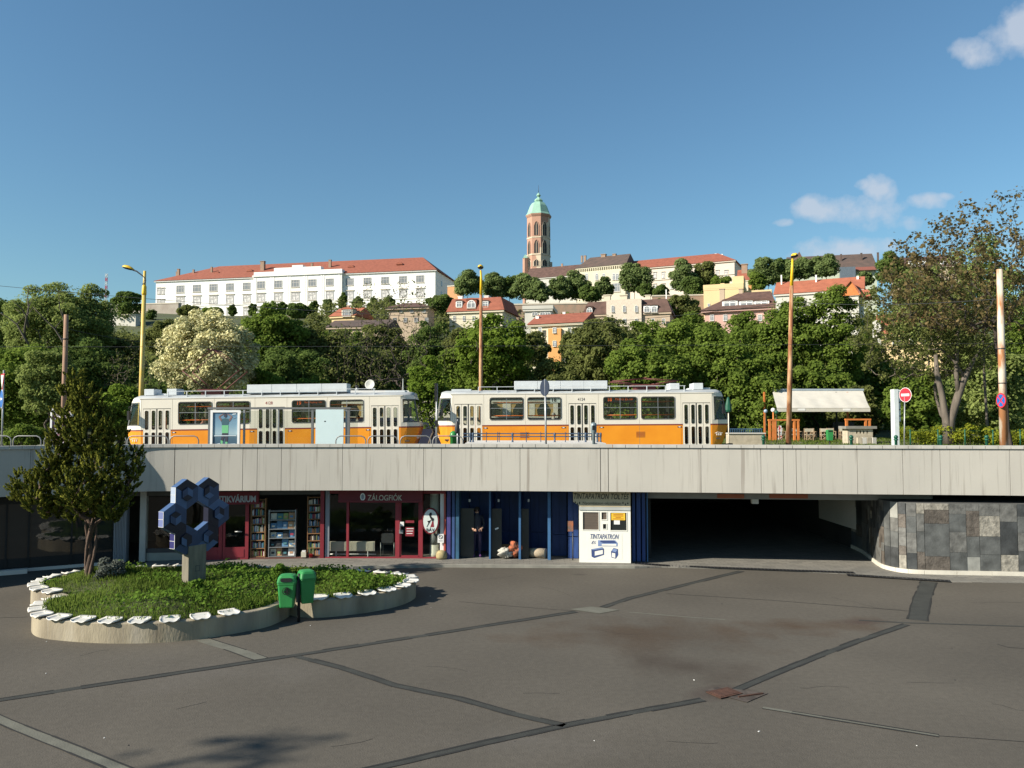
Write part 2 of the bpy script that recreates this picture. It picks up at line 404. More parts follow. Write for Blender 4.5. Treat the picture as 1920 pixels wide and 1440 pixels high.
GLASS_DARK = glass('dark_glass'); GLASS = glass('clear_glass', alpha=1); TILE_RED = mat('red_roof_tile', (.31, .10, .060), .85, var=.3, scale=.9, bump=.3, bscale=3)
TILE_BROWN = mat('brown_roof_tile', (.13, .075, .060), .85, var=.4, scale=.8, bump=.3, bscale=3); TILE_ORANGE = mat('orange_roof_tile', (.38, .125, .068), .85, var=.25, scale=.8)

# asphalt with stains and patches
asphalt = mat('asphalt', (.098, .087, .070), .88, c2=(.082, .073, .059), scale=.35, detail=9, thr=(.25, .75), bump=.35, bscale=38, spec=.25)
def add_stains(m, blobs):
    n, l = m.node_tree.nodes, m.node_tree.links; p = n['Principled BSDF']; src = p.inputs['Base Color'].links[0].from_socket
    g = n.new('ShaderNodeNewGeometry'); z = n.new('ShaderNodeTexNoise'); z.inputs['Scale'].default_value = .9; z.inputs['Detail'].default_value = 7; l.new(g.outputs['Position'], z.inputs['Vector'])
    for (x, y, rx, ry, ang, c, k) in blobs:
        mp = n.new('ShaderNodeMapping'); mp.vector_type = 'TEXTURE'; mp.inputs['Location'].default_value = (x, y, 0); mp.inputs['Rotation'].default_value = (0, 0, R(ang)); mp.inputs['Scale'].default_value = (rx, ry, 1)
        l.new(g.outputs['Position'], mp.inputs[0]); ln = n.new('ShaderNodeVectorMath'); ln.operation = 'LENGTH'; l.new(mp.outputs[0], ln.inputs[0])
        a = n.new('ShaderNodeMath'); a.operation = 'MULTIPLY_ADD'; l.new(z.outputs[0], a.inputs[0]); a.inputs[1].default_value = 2.2; a.inputs[2].default_value = -.15
        s = n.new('ShaderNodeMath'); s.operation = 'SUBTRACT'; l.new(a.outputs[0], s.inputs[0]); l.new(ln.outputs['Value'], s.inputs[1])
        k_ = n.new('ShaderNodeMath'); k_.operation = 'MULTIPLY'; k_.use_clamp = True; l.new(s.outputs[0], k_.inputs[0]); k_.inputs[1].default_value = k
        mx = n.new('ShaderNodeMix'); mx.data_type = 'RGBA'; l.new(k_.outputs[0], mx.inputs[0]); l.new(src, mx.inputs[6]); mx.inputs[7].default_value = (*c, 1); src = mx.outputs[2]
    l.new(src, p.inputs['Base Color'])
def speckle(m, k=.16, scale=70, big=.12):
    n, l = m.node_tree.nodes, m.node_tree.links; p = n['Principled BSDF']; src = p.inputs['Base Color'].links[0].from_socket; g = n.new('ShaderNodeNewGeometry')
    for sc_, kk in ((scale, k), (9, k * .5), (.22, big)):
        z = n.new('ShaderNodeTexNoise'); z.inputs['Scale'].default_value = sc_; z.inputs['Detail'].default_value = 2; l.new(g.outputs['Position'], z.inputs['Vector'])
        mr = n.new('ShaderNodeMapRange'); mr.inputs[1].default_value = .3; mr.inputs[2].default_value = .7; mr.inputs[3].default_value = 1 - kk; mr.inputs[4].default_value = 1 + kk; l.new(z.outputs[0], mr.inputs[0])
        vm = n.new('ShaderNodeVectorMath'); vm.operation = 'SCALE'; l.new(src, vm.inputs[0]); l.new(mr.outputs[0], vm.inputs['Scale']); src = vm.outputs[0]
    l.new(src, p.inputs['Base Color'])
def gb(px, py, rx, ry, ang, c, k): q = G(px, py); return (q.x, q.y, rx, ry, ang, c, k)
add_stains(asphalt, [gb(1200, 1190, 3.2, 1.7, 0, (.070, .052, .036), 1.1), gb(1500, 1175, 2.6, .9, 8, (.068, .048, .032), 1.1), gb(1300, 1250, 1.9, 1.1, -20, (.060, .049, .038), 1.0), gb(1360, 1302, .65, .45, 10, (.055, .038, .032), .8),
                     gb(1620, 1166, .9, .3, 5, (.06, .042, .034), .8), gb(430, 1260, 2.5, 1.2, 10, (.118, .106, .092), .4), gb(1000, 1390, 1.8, .9, 0, (.12, .108, .094), .4), gb(1085, 1077, .35, .2, 0, (.04, .035, .03), .9)])
speckle(asphalt)
g = MB(); g.poly([(-1500, -1500, 0), (1500, -1500, 0), (1500, 62, 0), (-1500, 62, 0)]); g.build('plaza', asphalt, kind='structure')

# joints and patches in the asphalt: thin strips along ground lines
J_DARK = mat('joint_tar', (.042, .044, .038), .9, var=.35, scale=3, bump=.3, bscale=40); J_PALE = mat('joint_concrete', (.14, .138, .11), .9, var=.25, scale=3, bump=.3, bscale=40); J_EDGE = mat('joint_edge', (.022, .022, .02), .9)
rj = random.Random(4)
def strip(pts, w, m, z=.004, edge=True, name='pavement_joint'):
    mb = MB(); P = [G(*p) for p in pts]; Q = []
    for a, b in zip(P, P[1:]):
        n = max(2, int((b - a).length / .35))
        for i in range(n): Q.append(a.lerp(b, i / n))
    Q.append(P[-1]); L, Rr = [], []
    for i, q in enumerate(Q):
        d = (Q[min(i + 1, len(Q) - 1)] - Q[max(0, i - 1)]).normalized(); nn = Vector((-d.y, d.x, 0)); k = rj.uniform(.95, 1.05)
        L.append(q + nn * w * .5 * k); Rr.append(q - nn * w * .5 * rj.uniform(.94, 1.06))
    for i in range(len(Q) - 1):
        mb.m(0).poly([(v.x, v.y, z) for v in (L[i], Rr[i], Rr[i + 1], L[i + 1])][::-1])
    if edge:
        for S, sg in ((L, 1), (Rr, -1)):
            for i in range(len(Q) - 1):
                if rj.random() < .12: continue
                a, b = S[i], S[i + 1]; d = (b - a).normalized(); nn = Vector((-d.y, d.x, 0)) * rj.uniform(.010, .026)
                mb.m(1).poly([(v.x, v.y, z + .003) for v in (a - nn, b - nn, b + nn, a + nn)])
    mb.build(name, [m, J_EDGE], kind='structure')
strip([(-60, 1322), (200, 1282), (500, 1237), (800, 1191), (1080, 1147)], .17, J_DARK)
strip([(1130, 1139), (1180, 1122), (1300, 1093), (1390, 1071)], .17, J_DARK)
strip([(556, 1231), (640, 1252), (740, 1285), (860, 1310), (960, 1338), (1058, 1361)], .16, J_DARK)
strip([(640, 1455), (760, 1428), (900, 1395), (1060, 1360), (1180, 1337), (1318, 1312)], .15, J_DARK)
strip([(1380, 1294), (1450, 1264), (1540, 1228), (1600, 1205), (1700, 1171)], .16, J_DARK)
strip([(1720, 1163), (1728, 1125), (1741, 1091)], .42, J_DARK)
strip([(-60, 1325), (60, 1375), (140, 1406), (245, 1450)], .20, J_PALE)
strip([(378, 1199), (430, 1215), (490, 1236)], .28, J_PALE)
strip([(1430, 1327), (1540, 1345), (1760, 1380)], .10, J_PALE); strip([(1760, 1380), (1850, 1386), (1960, 1394)], .02, J_EDGE, edge=False)
strip([(1250, 1113), (1450, 1126), (1706, 1146)], .03, J_EDGE, edge=False); strip([(1610, 1163), (1700, 1168), (1800, 1171), (1960, 1176)], .09, J_DARK, edge=False)
strip([(860, 1128), (960, 1137), (1080, 1146)], .02, J_EDGE, edge=False); strip([(1180, 1148), (1300, 1158), (1360, 1162)], .06, J_PALE, edge=False)
strip([(1870, 1208), (1890, 1214), (1960, 1219)], .03, J_EDGE, edge=False)
strip([(-60, 1160), (20, 1158), (52, 1157)], .02, J_EDGE, edge=False)
def flat(pts, m, z, name='pavement_patch', kind='structure'):
    mb = MB(); P = [G(*p) for p in pts]; mb.poly([(p.x, p.y, z) for p in P][::-1]); 
    return mb.build(name, m, kind=kind)
flat([(1068, 1143), (1108, 1138), (1162, 1144), (1124, 1151)], J_PALE, .009)
flat([(1320, 1296), (1345, 1289), (1440, 1301), (1400, 1318)], mat('worn_patch', (.085, .068, .056), .95, var=.5, scale=6, thr=(.4, .6)), .012)
mh = MB(); c = G(1358, 1301); mh.obox((c.x, c.y, .020), (.50, .36, .012), .5); mh.obox((c.x, c.y, .028), (.42, .28, .008), .5); mh.obox((c.x + .42, c.y - .12, .022), (.5, .03, .02), .35)
tag(mh.build('manhole_cover', mat('rusty_iron', (.10, .045, .028), .9, var=.5, scale=9, bump=.5)), 'small rusty iron cover plate in the cracked patch of asphalt', 'manhole cover')
rk = random.Random(31)
for cx_, cy_ in ((150, 1230), (330, 1330), (620, 1400), (800, 1250), (980, 1300), (1120, 1180), (1250, 1390), (1500, 1290), (1560, 1120), (1700, 1280), (1820, 1130), (1860, 1320), (880, 1090), (1010, 1100)):
    a, y_, pts = cx_, cy_, []; d = rk.uniform(-.5, .5)
    for i in range(rk.randint(4, 8)): pts.append((a, y_)); a += rk.uniform(12, 26); d += rk.uniform(-.4, .4); y_ += d * 8
    strip(pts, .009, J_EDGE, .003, False, 'pavement_crack')
# litter specks and stones
lt = MB(); rl = random.Random(9)
for i in range(22):
    q = G(rl.uniform(-20, 1940), 1100 + 330 * rl.random() ** 1.2); s = rl.uniform(.008, .018); lt.m(rl.choice((0, 1, 1))).obox((q.x, q.y, s * .25), (s * 1.6, s, s * .5), rl.uniform(0, 3))
tag(lt.build('litter', [WHITE, BLACK]), kind='stuff')

# ---------------------------------------------------------------- the curved parapet, deck and street above
KP = [(-34, 2), (-29, 9), (-24, 15.5), (-19.6, 20.9), (-15.6, 23.65), (-13.4, 24.85), (-11.6, 25.72), (-7.0, 26.05), (-2.3, 26.0), (4.1, 25.45), (10, 24.8), (15.7, 24.2), (21, 23.2), (27, 21.0), (32, 17)]
def catmull(P, n=10):
    out = []; P = [np.array(p, float) for p in P]
    for i in range(len(P) - 1):
        a, b, c, d = P[max(0, i - 1)], P[i], P[i + 1], P[min(len(P) - 1, i + 2)]
        for k in range(n):
            t = k / n; out.append(.5 * ((2 * b) + (-a + c) * t + (2 * a - 5 * b + 4 * c - d) * t * t + (-a + 3 * b - 3 * c + d) * t ** 3))
    out.append(P[-1]); return out
FC = catmull(KP, 12); _u = np.array([p[0] / p[1] * F + 960 for p in FC]); _y = np.array([p[1] for p in FC]); _ok = (_u > -900)
def FD(px): return float(np.interp(px, _u[_ok], _y[_ok]))
def SD(px): return FD(px) + .88
def offs(P, d):
    out = []
    for i, p in enumerate(P):
        t = P[min(i + 1, len(P) - 1)] - P[max(0, i - 1)]; t = t / np.linalg.norm(t); out.append(p + np.array([-t[1], t[0]]) * d)
    return out
ZS, ZC, ZT = 2.434, 3.85, 3.955      # soffit, underside of coping, top of coping
pan = mat('parapet_panel', (.475, .45, .395), .9, c2=(.415, .395, .35), scale=.6, thr=(.2, .75), bump=.12, bscale=30)
def streaks(m):
    n, l = m.node_tree.nodes, m.node_tree.links; p = n['Principled BSDF']; src = p.inputs['Base Color'].links[0].from_socket
    g = n.new('ShaderNodeNewGeometry')
    for sc_, lo, hi, c, dens in (((5.5, .0, .35), .58, .70, (.25, .225, .19), .6), ((16, 0, .5), .60, .72, (.28, .255, .22), .55), ((1.2, 0, .15), .52, .8, (.37, .35, .31), .6), ((3.1, 0, .1), .66, .72, (.19, .16, .13), .55)):
        mp = n.new('ShaderNodeMapping'); mp.inputs['Scale'].default_value = sc_; l.new(g.outputs['Position'], mp.inputs[0])
        z = n.new('ShaderNodeTexNoise'); z.inputs['Scale'].default_value = 1; z.inputs['Detail'].default_value = 3; l.new(mp.outputs[0], z.inputs['Vector'])
        mr = n.new('ShaderNodeMapRange'); mr.inputs[1].default_value = lo; mr.inputs[2].default_value = hi; mr.inputs[4].default_value = dens; l.new(z.outputs[0], mr.inputs[0])
        mx = n.new('ShaderNodeMix'); mx.data_type = 'RGBA'; l.new(mr.outputs[0], mx.inputs[0]); l.new(src, mx.inputs[6]); mx.inputs[7].default_value = (*c, 1); src = mx.outputs[2]
    l.new(src, p.inputs['Base Color'])
streaks(pan)
par = thing('parapet_wall', 'long pale concrete parapet curving above the sunken shops', 'parapet', (0, 26, 0))
jx = sorted([p for p in (-300, -120, 60, 190, 330, 457, 484, 529, 643, 795, 828, 975, 1125, 1140, 1313, 1425, 1467, 1491, 1605, 1690, 1760, 1890, 2050, 2200)])
JX = [np.interp(p, _u[_ok], np.arange(len(FC))[_ok]) for p in jx]
def curve_at(P, t): i = int(min(max(t, 0), len(P) - 1.001)); f = t - i; return P[i] * (1 - f) + P[i + 1] * f
def curve_piece(P, t0, t1):
    ts = [t0] + [k for k in range(int(t0) + 1, int(math.ceil(t1)))] + [t1]; return [curve_at(P, t) for t in ts]
def band(mb, P0, P1, z0, z1, brk, gap=.012):
    br = [0] + list(brk) + [len(P0) - 1.001]
    for a, b in zip(br, br[1:]):
        L = np.linalg.norm(curve_at(P0, a) - curve_at(P0, min(b, a + 1))) or .3; e = gap / 2 / max(L, .1)
        o, i = curve_piece(P0, a + e, b - e), curve_piece(P1, a + e, b - e)
        n = len(mb.v); k = len(o)
        for q in (o, i):
            for z in (z0, z1): mb.v += [(p[0], p[1], z) for p in q]
        for s in range(k - 1):
            mb.face([n + s, n + s + 1, n + k + s + 1, n + k + s]); mb.face([n + 2 * k + s + 1, n + 2 * k + s, n + 3 * k + s, n + 3 * k + s + 1])
            mb.face([n + k + s, n + k + s + 1, n + 3 * k + s + 1, n + 3 * k + s]); mb.face([n + s + 1, n + s, n + 2 * k + s, n + 2 * k + s + 1])
        mb.face([n, n + k, n + 3 * k, n + 2 * k]); e_ = k - 1; mb.face([n + k + e_, n + e_, n + 2 * k + e_, n + 3 * k + e_])
    return mb
band(MB(), FC, offs(FC, .16), ZS, ZC, JX, .014).build('fascia', pan, par, True)
band(MB(), offs(FC, .035), offs(FC, .15), ZS + .01, ZC - .006, [], 0).build('joint_backing', mat('joint_shadow', (.12, .11, .10), .95), par, True)
cop = []; t = 0.
for p in range(-700, 2300, 24): cop.append(float(np.interp(p, _u[_ok], np.arange(len(FC))[_ok])))
cop = sorted(set(round(c, 4) for c in cop if 0 < c < len(FC) - 1.1))
band(MB(), offs(FC, -.045), offs(FC, .24), ZC + .004, ZT, cop, .012).build('coping', mat('coping_stone', (.52, .50, .45), .85, var=.25, scale=2.2), par, True)
# deck slab
inner = offs(FC, .16)
def street_z(x): return 2.86 + (.0125 * x if x < 0 else .012 * x)
dk = MB(); xs = [p for p in inner if p[1] > 3]
n = len(dk.v)
for p in xs: dk.v += [(p[0], p[1], ZS), (p[0], p[1], max(2.5, min(3.05, street_z(p[0])))), (p[0], 62, max(2.5, min(3.05, street_z(p[0])))), (p[0], 62, ZS)]
for i in range(len(xs) - 1):
    a, b = n + 4 * i, n + 4 * i + 4
    dk.face([a, b, b + 1, a + 1]); dk.face([a + 1, b + 1, b + 2, a + 2]); dk.face([a, a + 3, b + 3, b])
dk.build('upper_street', mat('street_asphalt', (.10, .095, .09), .9, var=.2, scale=.8), kind='structure')
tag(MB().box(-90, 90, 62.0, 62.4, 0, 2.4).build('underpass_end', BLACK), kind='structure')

# terrain: embankment, lower town slope, castle hill plateau
def hz(x, y):
    b = float(np.interp(y, [58, 62, 90, 120, 190, 250, 300, 345, 400], [3.0, 3.25, 4.2, 7.5, 21, 36, 45, 51, 51.5]))
    if y > 100: b -= max(0, (-x / y * F - 760) / 400) * 10
    return b
tr = MB(); X = list(np.linspace(-420, 420, 57)); Y = [58, 62, 70, 80, 90, 105, 120, 140, 165, 190, 220, 250, 280, 300, 320, 345, 380, 450, 700, 2500]
for y in Y:
    for x in X: tr.v.append((x * (1 if y < 450 else y / 400), y, hz(x, y) + (1.2 * math.sin(x * .05 + y * .03) if 100 < y < 330 else 0)))
tr.sm = True
for j in range(len(Y) - 1):
    for i in range(len(X) - 1): a = j * len(X) + i; tr.face([a, a + 1, a + 1 + len(X), a + len(X)])
tr.build('hillside', mat('hill_ground', (.07, .095, .03), .95, c2=(.06, .06, .03), scale=.08, detail=8), kind='structure')

# lawn behind the parapet on the right
def lawn_z(x, y): return 3.06 + (y - 32) * .0125 + .03 * math.sin(x * .8) + .02 * math.sin(y)
lw = MB(); LX = np.linspace(9.0, 46, 30); LY = np.linspace(32, 60, 16)
for y in LY:
    for x in LX: lw.v.append((x, y, lawn_z(x, y)))
for j in range(15):
    for i in range(29): a = j * 30 + i; lw.face([a, a + 1, a + 31, a + 30])
for (x0, y0, x1, y1) in ((9, 32, 46, 32), (9, 60, 9, 32)): lw.poly([(x0, y0, 2.5), (x1, y1, 2.5), (x1, y1, lawn_z(x1, y1)), (x0, y0, lawn_z(x0, y0))])
lw.build('lawn', mat('lawn_soil', (.10, .12, .04), .95, c2=(.16, .14, .09), scale=1.2, thr=(.35, .7)), kind='structure')
rng = np.random.default_rng(7)
n = 26000; P = np.stack([rng.uniform(9.2, 40, n), 32 + 28 * rng.random(n), np.zeros(n)], 1); P[:, 2] = [lawn_z(a, b) + .04 for a, b in P[:, :2]]
v = leaf_verts(rng, P, rng.normal(size=(n, 3)) * np.array([1, 1, .25]), .10 + .12 * rng.random(n), .25, np.array([0, 0, 1.]))
o = bpy.data.objects.new('lawn_grass', fast_mesh('lawn_grass', v, 4, tone=rng.random(n), mats=[LEAF['grass']])); col.objects.link(o); tag(o, kind='stuff')
# ---------------------------------------------------------------- raised pavement in front of the shops, drain, underpass
def pz(x): return .085 - .072 * min(1, max(0, (x - 3.6) / 1.6))
pave = mat('paving_stone', (.20, .19, .165), .9, var=.35, scale=1.5, bump=.4, bscale=8)
_n, _l = pave.node_tree.nodes, pave.node_tree.links
_b = _n.new('ShaderNodeTexBrick'); _b.inputs['Scale'].default_value = 1.3; _b.inputs['Color1'].default_value = (.22, .205, .175, 1); _b.inputs['Color2'].default_value = (.13, .125, .11, 1); _b.inputs['Mortar'].default_value = (.06, .055, .045, 1); _b.inputs['Mortar Size'].default_value = .012
_t = _n.new('ShaderNodeTexCoord'); _l.new(_t.outputs['Object'], _b.inputs[0]); _mx = _n.new('ShaderNodeMix'); _mx.data_type = 'RGBA'; _mx.inputs[0].default_value = .55
_l.new(_n['Principled BSDF'].inputs['Base Color'].links[0].from_socket, _mx.inputs[6]); _l.new(_b.outputs[0], _mx.inputs[7]); _l.new(_mx.outputs[2], _n['Principled BSDF'].inputs['Base Color'])
edge = [G(*p) for p in ((230, 1076), (330, 1071), (450, 1068), (640, 1067), (830, 1064), (1000, 1065), (1190, 1066), (1240, 1064), (1420, 1069), (1600, 1077), (1690, 1086), (1790, 1092), (1960, 1094))]
sw = MB(); k = len(edge)
for q in edge: z = pz(q.x); sw.v += [(q.x, q.y, 0), (q.x, q.y, z), (q.x, q.y + .14, z + .002), (q.x, 46, z)]
for i in range(k - 1):
    a, b = 4 * i, 4 * i + 4; sw.m(1 if edge[i].x < 3.6 else 0).face([a, b, b + 1, a + 1]); sw.face([a + 1, b + 1, b + 2, a + 2]); sw.m(0).face([a + 2, b + 2, b + 3, a + 3])
sw.build('pavement', [pave, mat('kerb_stone', (.27, .26, .22), .9, var=.3, scale=3)], kind='structure')
gr = thing('drain_grate', 'long narrow slotted drain line across the mouth of the underpass', 'drain', G(1190, 1060))
for pa, pb in (((1190, 1060), (1602, 1075)), ((1588, 1079), (1782, 1091))):
    a, b = G(*pa), G(*pb); mb = MB(); d = (b - a).normalized(); nn = Vector((-d.y, d.x, 0)); L = (b - a).length
    for i in range(40):
        p0, p1 = a.lerp(b, i / 40), a.lerp(b, (i + 1) / 40); mb.m(0).poly([(p.x, p.y, pz(q.x) + .014) for p, q in ((p0 - nn * .15, p0), (p1 - nn * .15, p1), (p1 + nn * .15, p1), (p0 + nn * .15, p0))][::-1])
    x = 0
    while x < L: 
        p = a + d * x; mb.m(1).obox((p.x, p.y, pz(p.x) + .017), (.02, .24, .006), math.atan2(d.y, d.x)); x += .11
    mb.build('grate', [BLACK, DARK], gr, True)
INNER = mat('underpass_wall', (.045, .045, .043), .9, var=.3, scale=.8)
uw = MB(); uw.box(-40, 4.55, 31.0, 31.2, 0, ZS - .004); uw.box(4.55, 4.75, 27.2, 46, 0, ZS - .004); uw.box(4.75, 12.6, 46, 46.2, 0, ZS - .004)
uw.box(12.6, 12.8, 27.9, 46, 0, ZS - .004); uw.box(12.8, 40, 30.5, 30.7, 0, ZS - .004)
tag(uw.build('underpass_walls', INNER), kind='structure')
pn = thing('wall_panel', 'pale grey panel on the right wall inside the dark underpass', 'panel', (12.52, 31, 0)); MB().box(12.55, 12.60, 29.0, 32.5, .75, 2.25).build('board', CONC, pn, True)
MB().box(12.53, 12.55, 28.96, 32.54, 2.25, 2.29).build('frame', DARK, pn, True)
bf = Face(1180, 26.6, 1745, 25.7)
sb = thing('soffit_beam', 'grey concrete beam under the deck across the underpass mouth', 'beam', (bf.a.x, bf.a.y, 0), bf.ang)
MB().box(.3, bf.L, 0, .35, 2.13, ZS - .003).build('beam', mat('soffit_concrete', (.30, .295, .28), .9), sb)
MB().box(bf.x(1408), bf.x(1420), -.02, .2, 1.98, 2.128).build('bracket', CONC, sb)
for a_, b_, nm in ((1343, 1393, 'short faded orange sign strip over the left of the dark underpass'), (1440, 1512, 'long faded orange sign strip over the right of the dark underpass')):
    s = thing('sign_board', nm, 'sign', (bf.a.x, bf.a.y, 0), bf.ang); MB().box(bf.x(a_), bf.x(b_), -.03, -.003, bf.z(a_, 934), bf.z(a_, 926)).build('board', mat('faded_orange_sign', (.40, .12, .06), .6), s)

# stone clad wall at the right
SP = [np.array(p, float) for p in ((12.62, 29.5), (12.5, 28.2), (12.2, 27.0), (11.97, 26.0), (11.9, 25.3), (12.15, 24.75), (12.7, 24.52), (14.2, 24.36), (15.7, 24.2), (18, 23.85), (21, 23.3), (25, 21.9), (29, 19.5))]
SC = catmull(SP, 8); seg = [0]; 
for a, b in zip(SC, SC[1:]): seg.append(seg[-1] + float(np.linalg.norm(b - a)))
def arc(s): j = int(np.searchsorted(seg, s)) - 1; j = max(0, min(j, len(SC) - 2)); f = (s - seg[j]) / (seg[j + 1] - seg[j]); return SC[j] * (1 - f) + SC[j + 1] * f
stones = [mat('cladding_%s' % w, c, rgh, var=.45, scale=s_, bump=b_, bscale=bs, c2=tuple(x * .45 for x in c)) for w, c, rgh, s_, b_, bs in
          (('slate', (.135, .14, .135), .4, 3, .3, 20), ('charcoal', (.07, .074, .075), .4, 3, .3, 20), ('mottled', (.18, .178, .165), .45, 5, .5, 14), ('rough_pale', (.36, .335, .28), .8, 7, 1.6, 9), ('brown', (.14, .12, .10), .55, 5, .9, 16), ('smooth_pale', (.33, .33, .30), .5, 2, .1, 20), ('blue_grey', (.115, .128, .145), .45, 3, .3, 20))]
stw = thing('stone_wall', 'curved retaining wall clad in mixed grey and black stone slabs', 'wall', (12, 25, 0))
cl = MB(); rs = random.Random(12); s = 0.
specials = {}
while s < seg[-1] - .6:
    w = rs.choice((.30, .38, .45, .5, .6, .72)) if s > 5.4 or s < 2 else rs.choice((.22, .28)); a, b = arc(s + .004), arc(s + w - .004); z = .14
    while z < 2.16:
        h = min(rs.choice((.28, .42, .5, .5, .62, .55, 1.0)), 2.18 - z); h = 2.18 - z if 2.18 - z - h < .16 else h
        cl.m(rs.choice((0, 0, 0, 0, 0, 1, 1, 1, 2, 2, 2, 2, 3, 4, 4, 5, 6))); o = rs.uniform(0, .012); d = (b - a) / np.linalg.norm(b - a); nn = np.array([d[1], -d[0]]) * (.03 + o)
        p, q = a + nn, b + nn
        cl.poly([(p[0], p[1], z + .003), (q[0], q[1], z + .003), (q[0], q[1], z + h - .003), (p[0], p[1], z + h - .003)])
        z += h
    s += w
cl.build('cladding', stones, stw, True)
bk = MB(); m_ = len(SC)
bk.slab([tuple(p) for p in SC] + [(32, 23), (32, 30.4), (12.82, 30.4)], 0.0, 2.185); bk.build('core', mat('mortar', (.10, .10, .095), .95), stw, True)
pl = MB(); band(pl, offs(SC, -.07), offs(SC, .02), 0, .14, [i * 5.3 for i in range(1, 18)], .01); pl.build('plinth', mat('pale_limestone', (.62, .58, .49), .85, var=.2, scale=3), stw, True)

# ---------------------------------------------------------------- shop fronts
WALLB = mat('shop_back', (.05, .047, .042), .9)
def shopface(pa, pb, d=0.0): return Face(pa, SD(pa) + d, pb, SD(pb) + d)
# dark mirrored front at the far left
f = shopface(-330, 218)
t = thing('shop_front', 'dark mirror glass shop front behind the yellow green tree', 'shop', (f.a.x, f.a.y, 0), f.ang)
MB().box(0, f.L, .0, .12, 0, .10).build('sill', CONC, t); MB().box(0, f.L, -.02, .14, 2.12, 2.43).build('header', BLACK, t)
xs_ = [f.x(p) for p in (-330, -230, -120, 18, 60, 140, 218)]
for i in range(6): MB().box(xs_[i] + .03, xs_[i + 1] - .03, .05, .07, .42, 2.12).build('glass_pane', GLASS_DARK, t)
for x in xs_: MB().box(x - .03, x + .03, 0, .12, .1, 2.12).build('mullion', BLACK, t)
MB().box(0, f.L, .03, .10, .10, .42).build('lower_panel', BLACK, t)
c = thing('kerb_block', 'pale concrete kerb at the foot of the dark shop glass', 'kerb', (f.a.x, f.a.y, 0), f.ang); MB().box(0, f.x(60), -.42, -.16, 0, .14).build('block', CONC, c, bevel=.01)
f = shopface(218, 620)
cm = mat('column_grey', (.26, .28, .31), .6, var=.1); cw = mat('column_pale', (.46, .46, .43), .7, var=.12)
c = thing('ribbed_column', 'ribbed blue grey column beside the thin pale pillar', 'column', (f.a.x, f.a.y, 0), f.ang); mb = MB(); x0, x1 = f.x(219), f.x(242)
mb.box(x0, x1, -.05, .25, .08, 2.43)
for i in range(7): mb.box(x0 + .03 + i * (x1 - x0 - .05) / 7, x0 + .055 + i * (x1 - x0 - .05) / 7, -.075, -.05, .08, 2.43)
mb.build('shaft', cm, c)
def pillar(px0, px1, nm, m_=cw, face=None, z1=2.43, y0=-.1, y1=.15, cat='pillar'):
    fc = face or f; c = thing('pillar', nm, cat, (fc.a.x, fc.a.y, 0), fc.ang); MB().box(fc.x(px0), fc.x(px1), y0, y1, .08, z1).build('shaft', m_, c, bevel=.008); return c
pillar(268, 279, 'thin pale pillar left of the bookshop window')
pillar(612, 620, 'thin grey pillar right of the red post between the two shops', cm, y0=-.02)
# bookshop
bs = thing('bookshop', 'bookshop front with dark red doors and white lettered sign', 'shop', (f.a.x, f.a.y, 0), f.ang)
MB().box(f.x(280), f.x(386), 0, .05, .5, 2.2).build('shop_window', GLASS, bs)
MB().box(f.x(280), f.x(386), -.01, .08, .10, .36).build('lower_panel', mat('grey_panel', (.30, .31, .27), .7), bs)
MB().box(f.x(280), f.x(386), -.02, .06, .36, .50).build('window_sill', DARK, bs)
MB().box(f.x(244), f.x(611), -.02, .14, 2.23, 2.43).build('header', mat('header_grey', (.10, .10, .095), .8), bs)
for a_, b_ in ((387, 421), (421, 470)):
    dr = MB(); x0, x1 = f.x(a_), f.x(b_); z0, zk, z1 = .09, .50, 2.05; dr.box(x0 + .01, x1 - .01, -.02, .04, z0, zk)
    dr.box(x0 + .01, x0 + .09, -.02, .04, zk, z1); dr.box(x1 - .12, x1 - .01, -.02, .04, zk, z1); dr.box(x0 + .09, x1 - .12, -.02, .04, z1 - .1, z1); dr.box(x0 + .12, x1 - .15, -.03, -.02, z0 + .08, zk - .07)
    d = dr.build('door', RED, bs); MB().box(x0 + .09, x1 - .12, .0, .012, zk, z1 - .1).build('pane', GLASS, d)
MB().tube((f.x(445), -.08, 1.02), (f.x(458), -.08, 1.02), .02).build('handle', STEEL, bs)
sg = MB().box(f.x(383), f.x(489), -.16, -.06, f.z(440, 945), f.z(440, 921)).build('sign_board', DKRED, bs)
text('ANTIKVÁRIUM', f.x(484) - f.x(399.5), .27, mat('grey_lettering', (.42, .45, .46), .5), 'lettering', sg, ((f.x(484) + f.x(399.5)) / 2, -.168, f.z(440, 934) + .01), bold=.03, thick=.014)
rp = MB(); rp.box(f.x(603), f.x(610), -.06, .1, .08, 2.43).build('post', RED, bs)
MB().box(f.x(472), f.x(603), -.02, .10, .085, .13).build('threshold', mat('red_brown_sill', (.16, .07, .055), .8), bs)
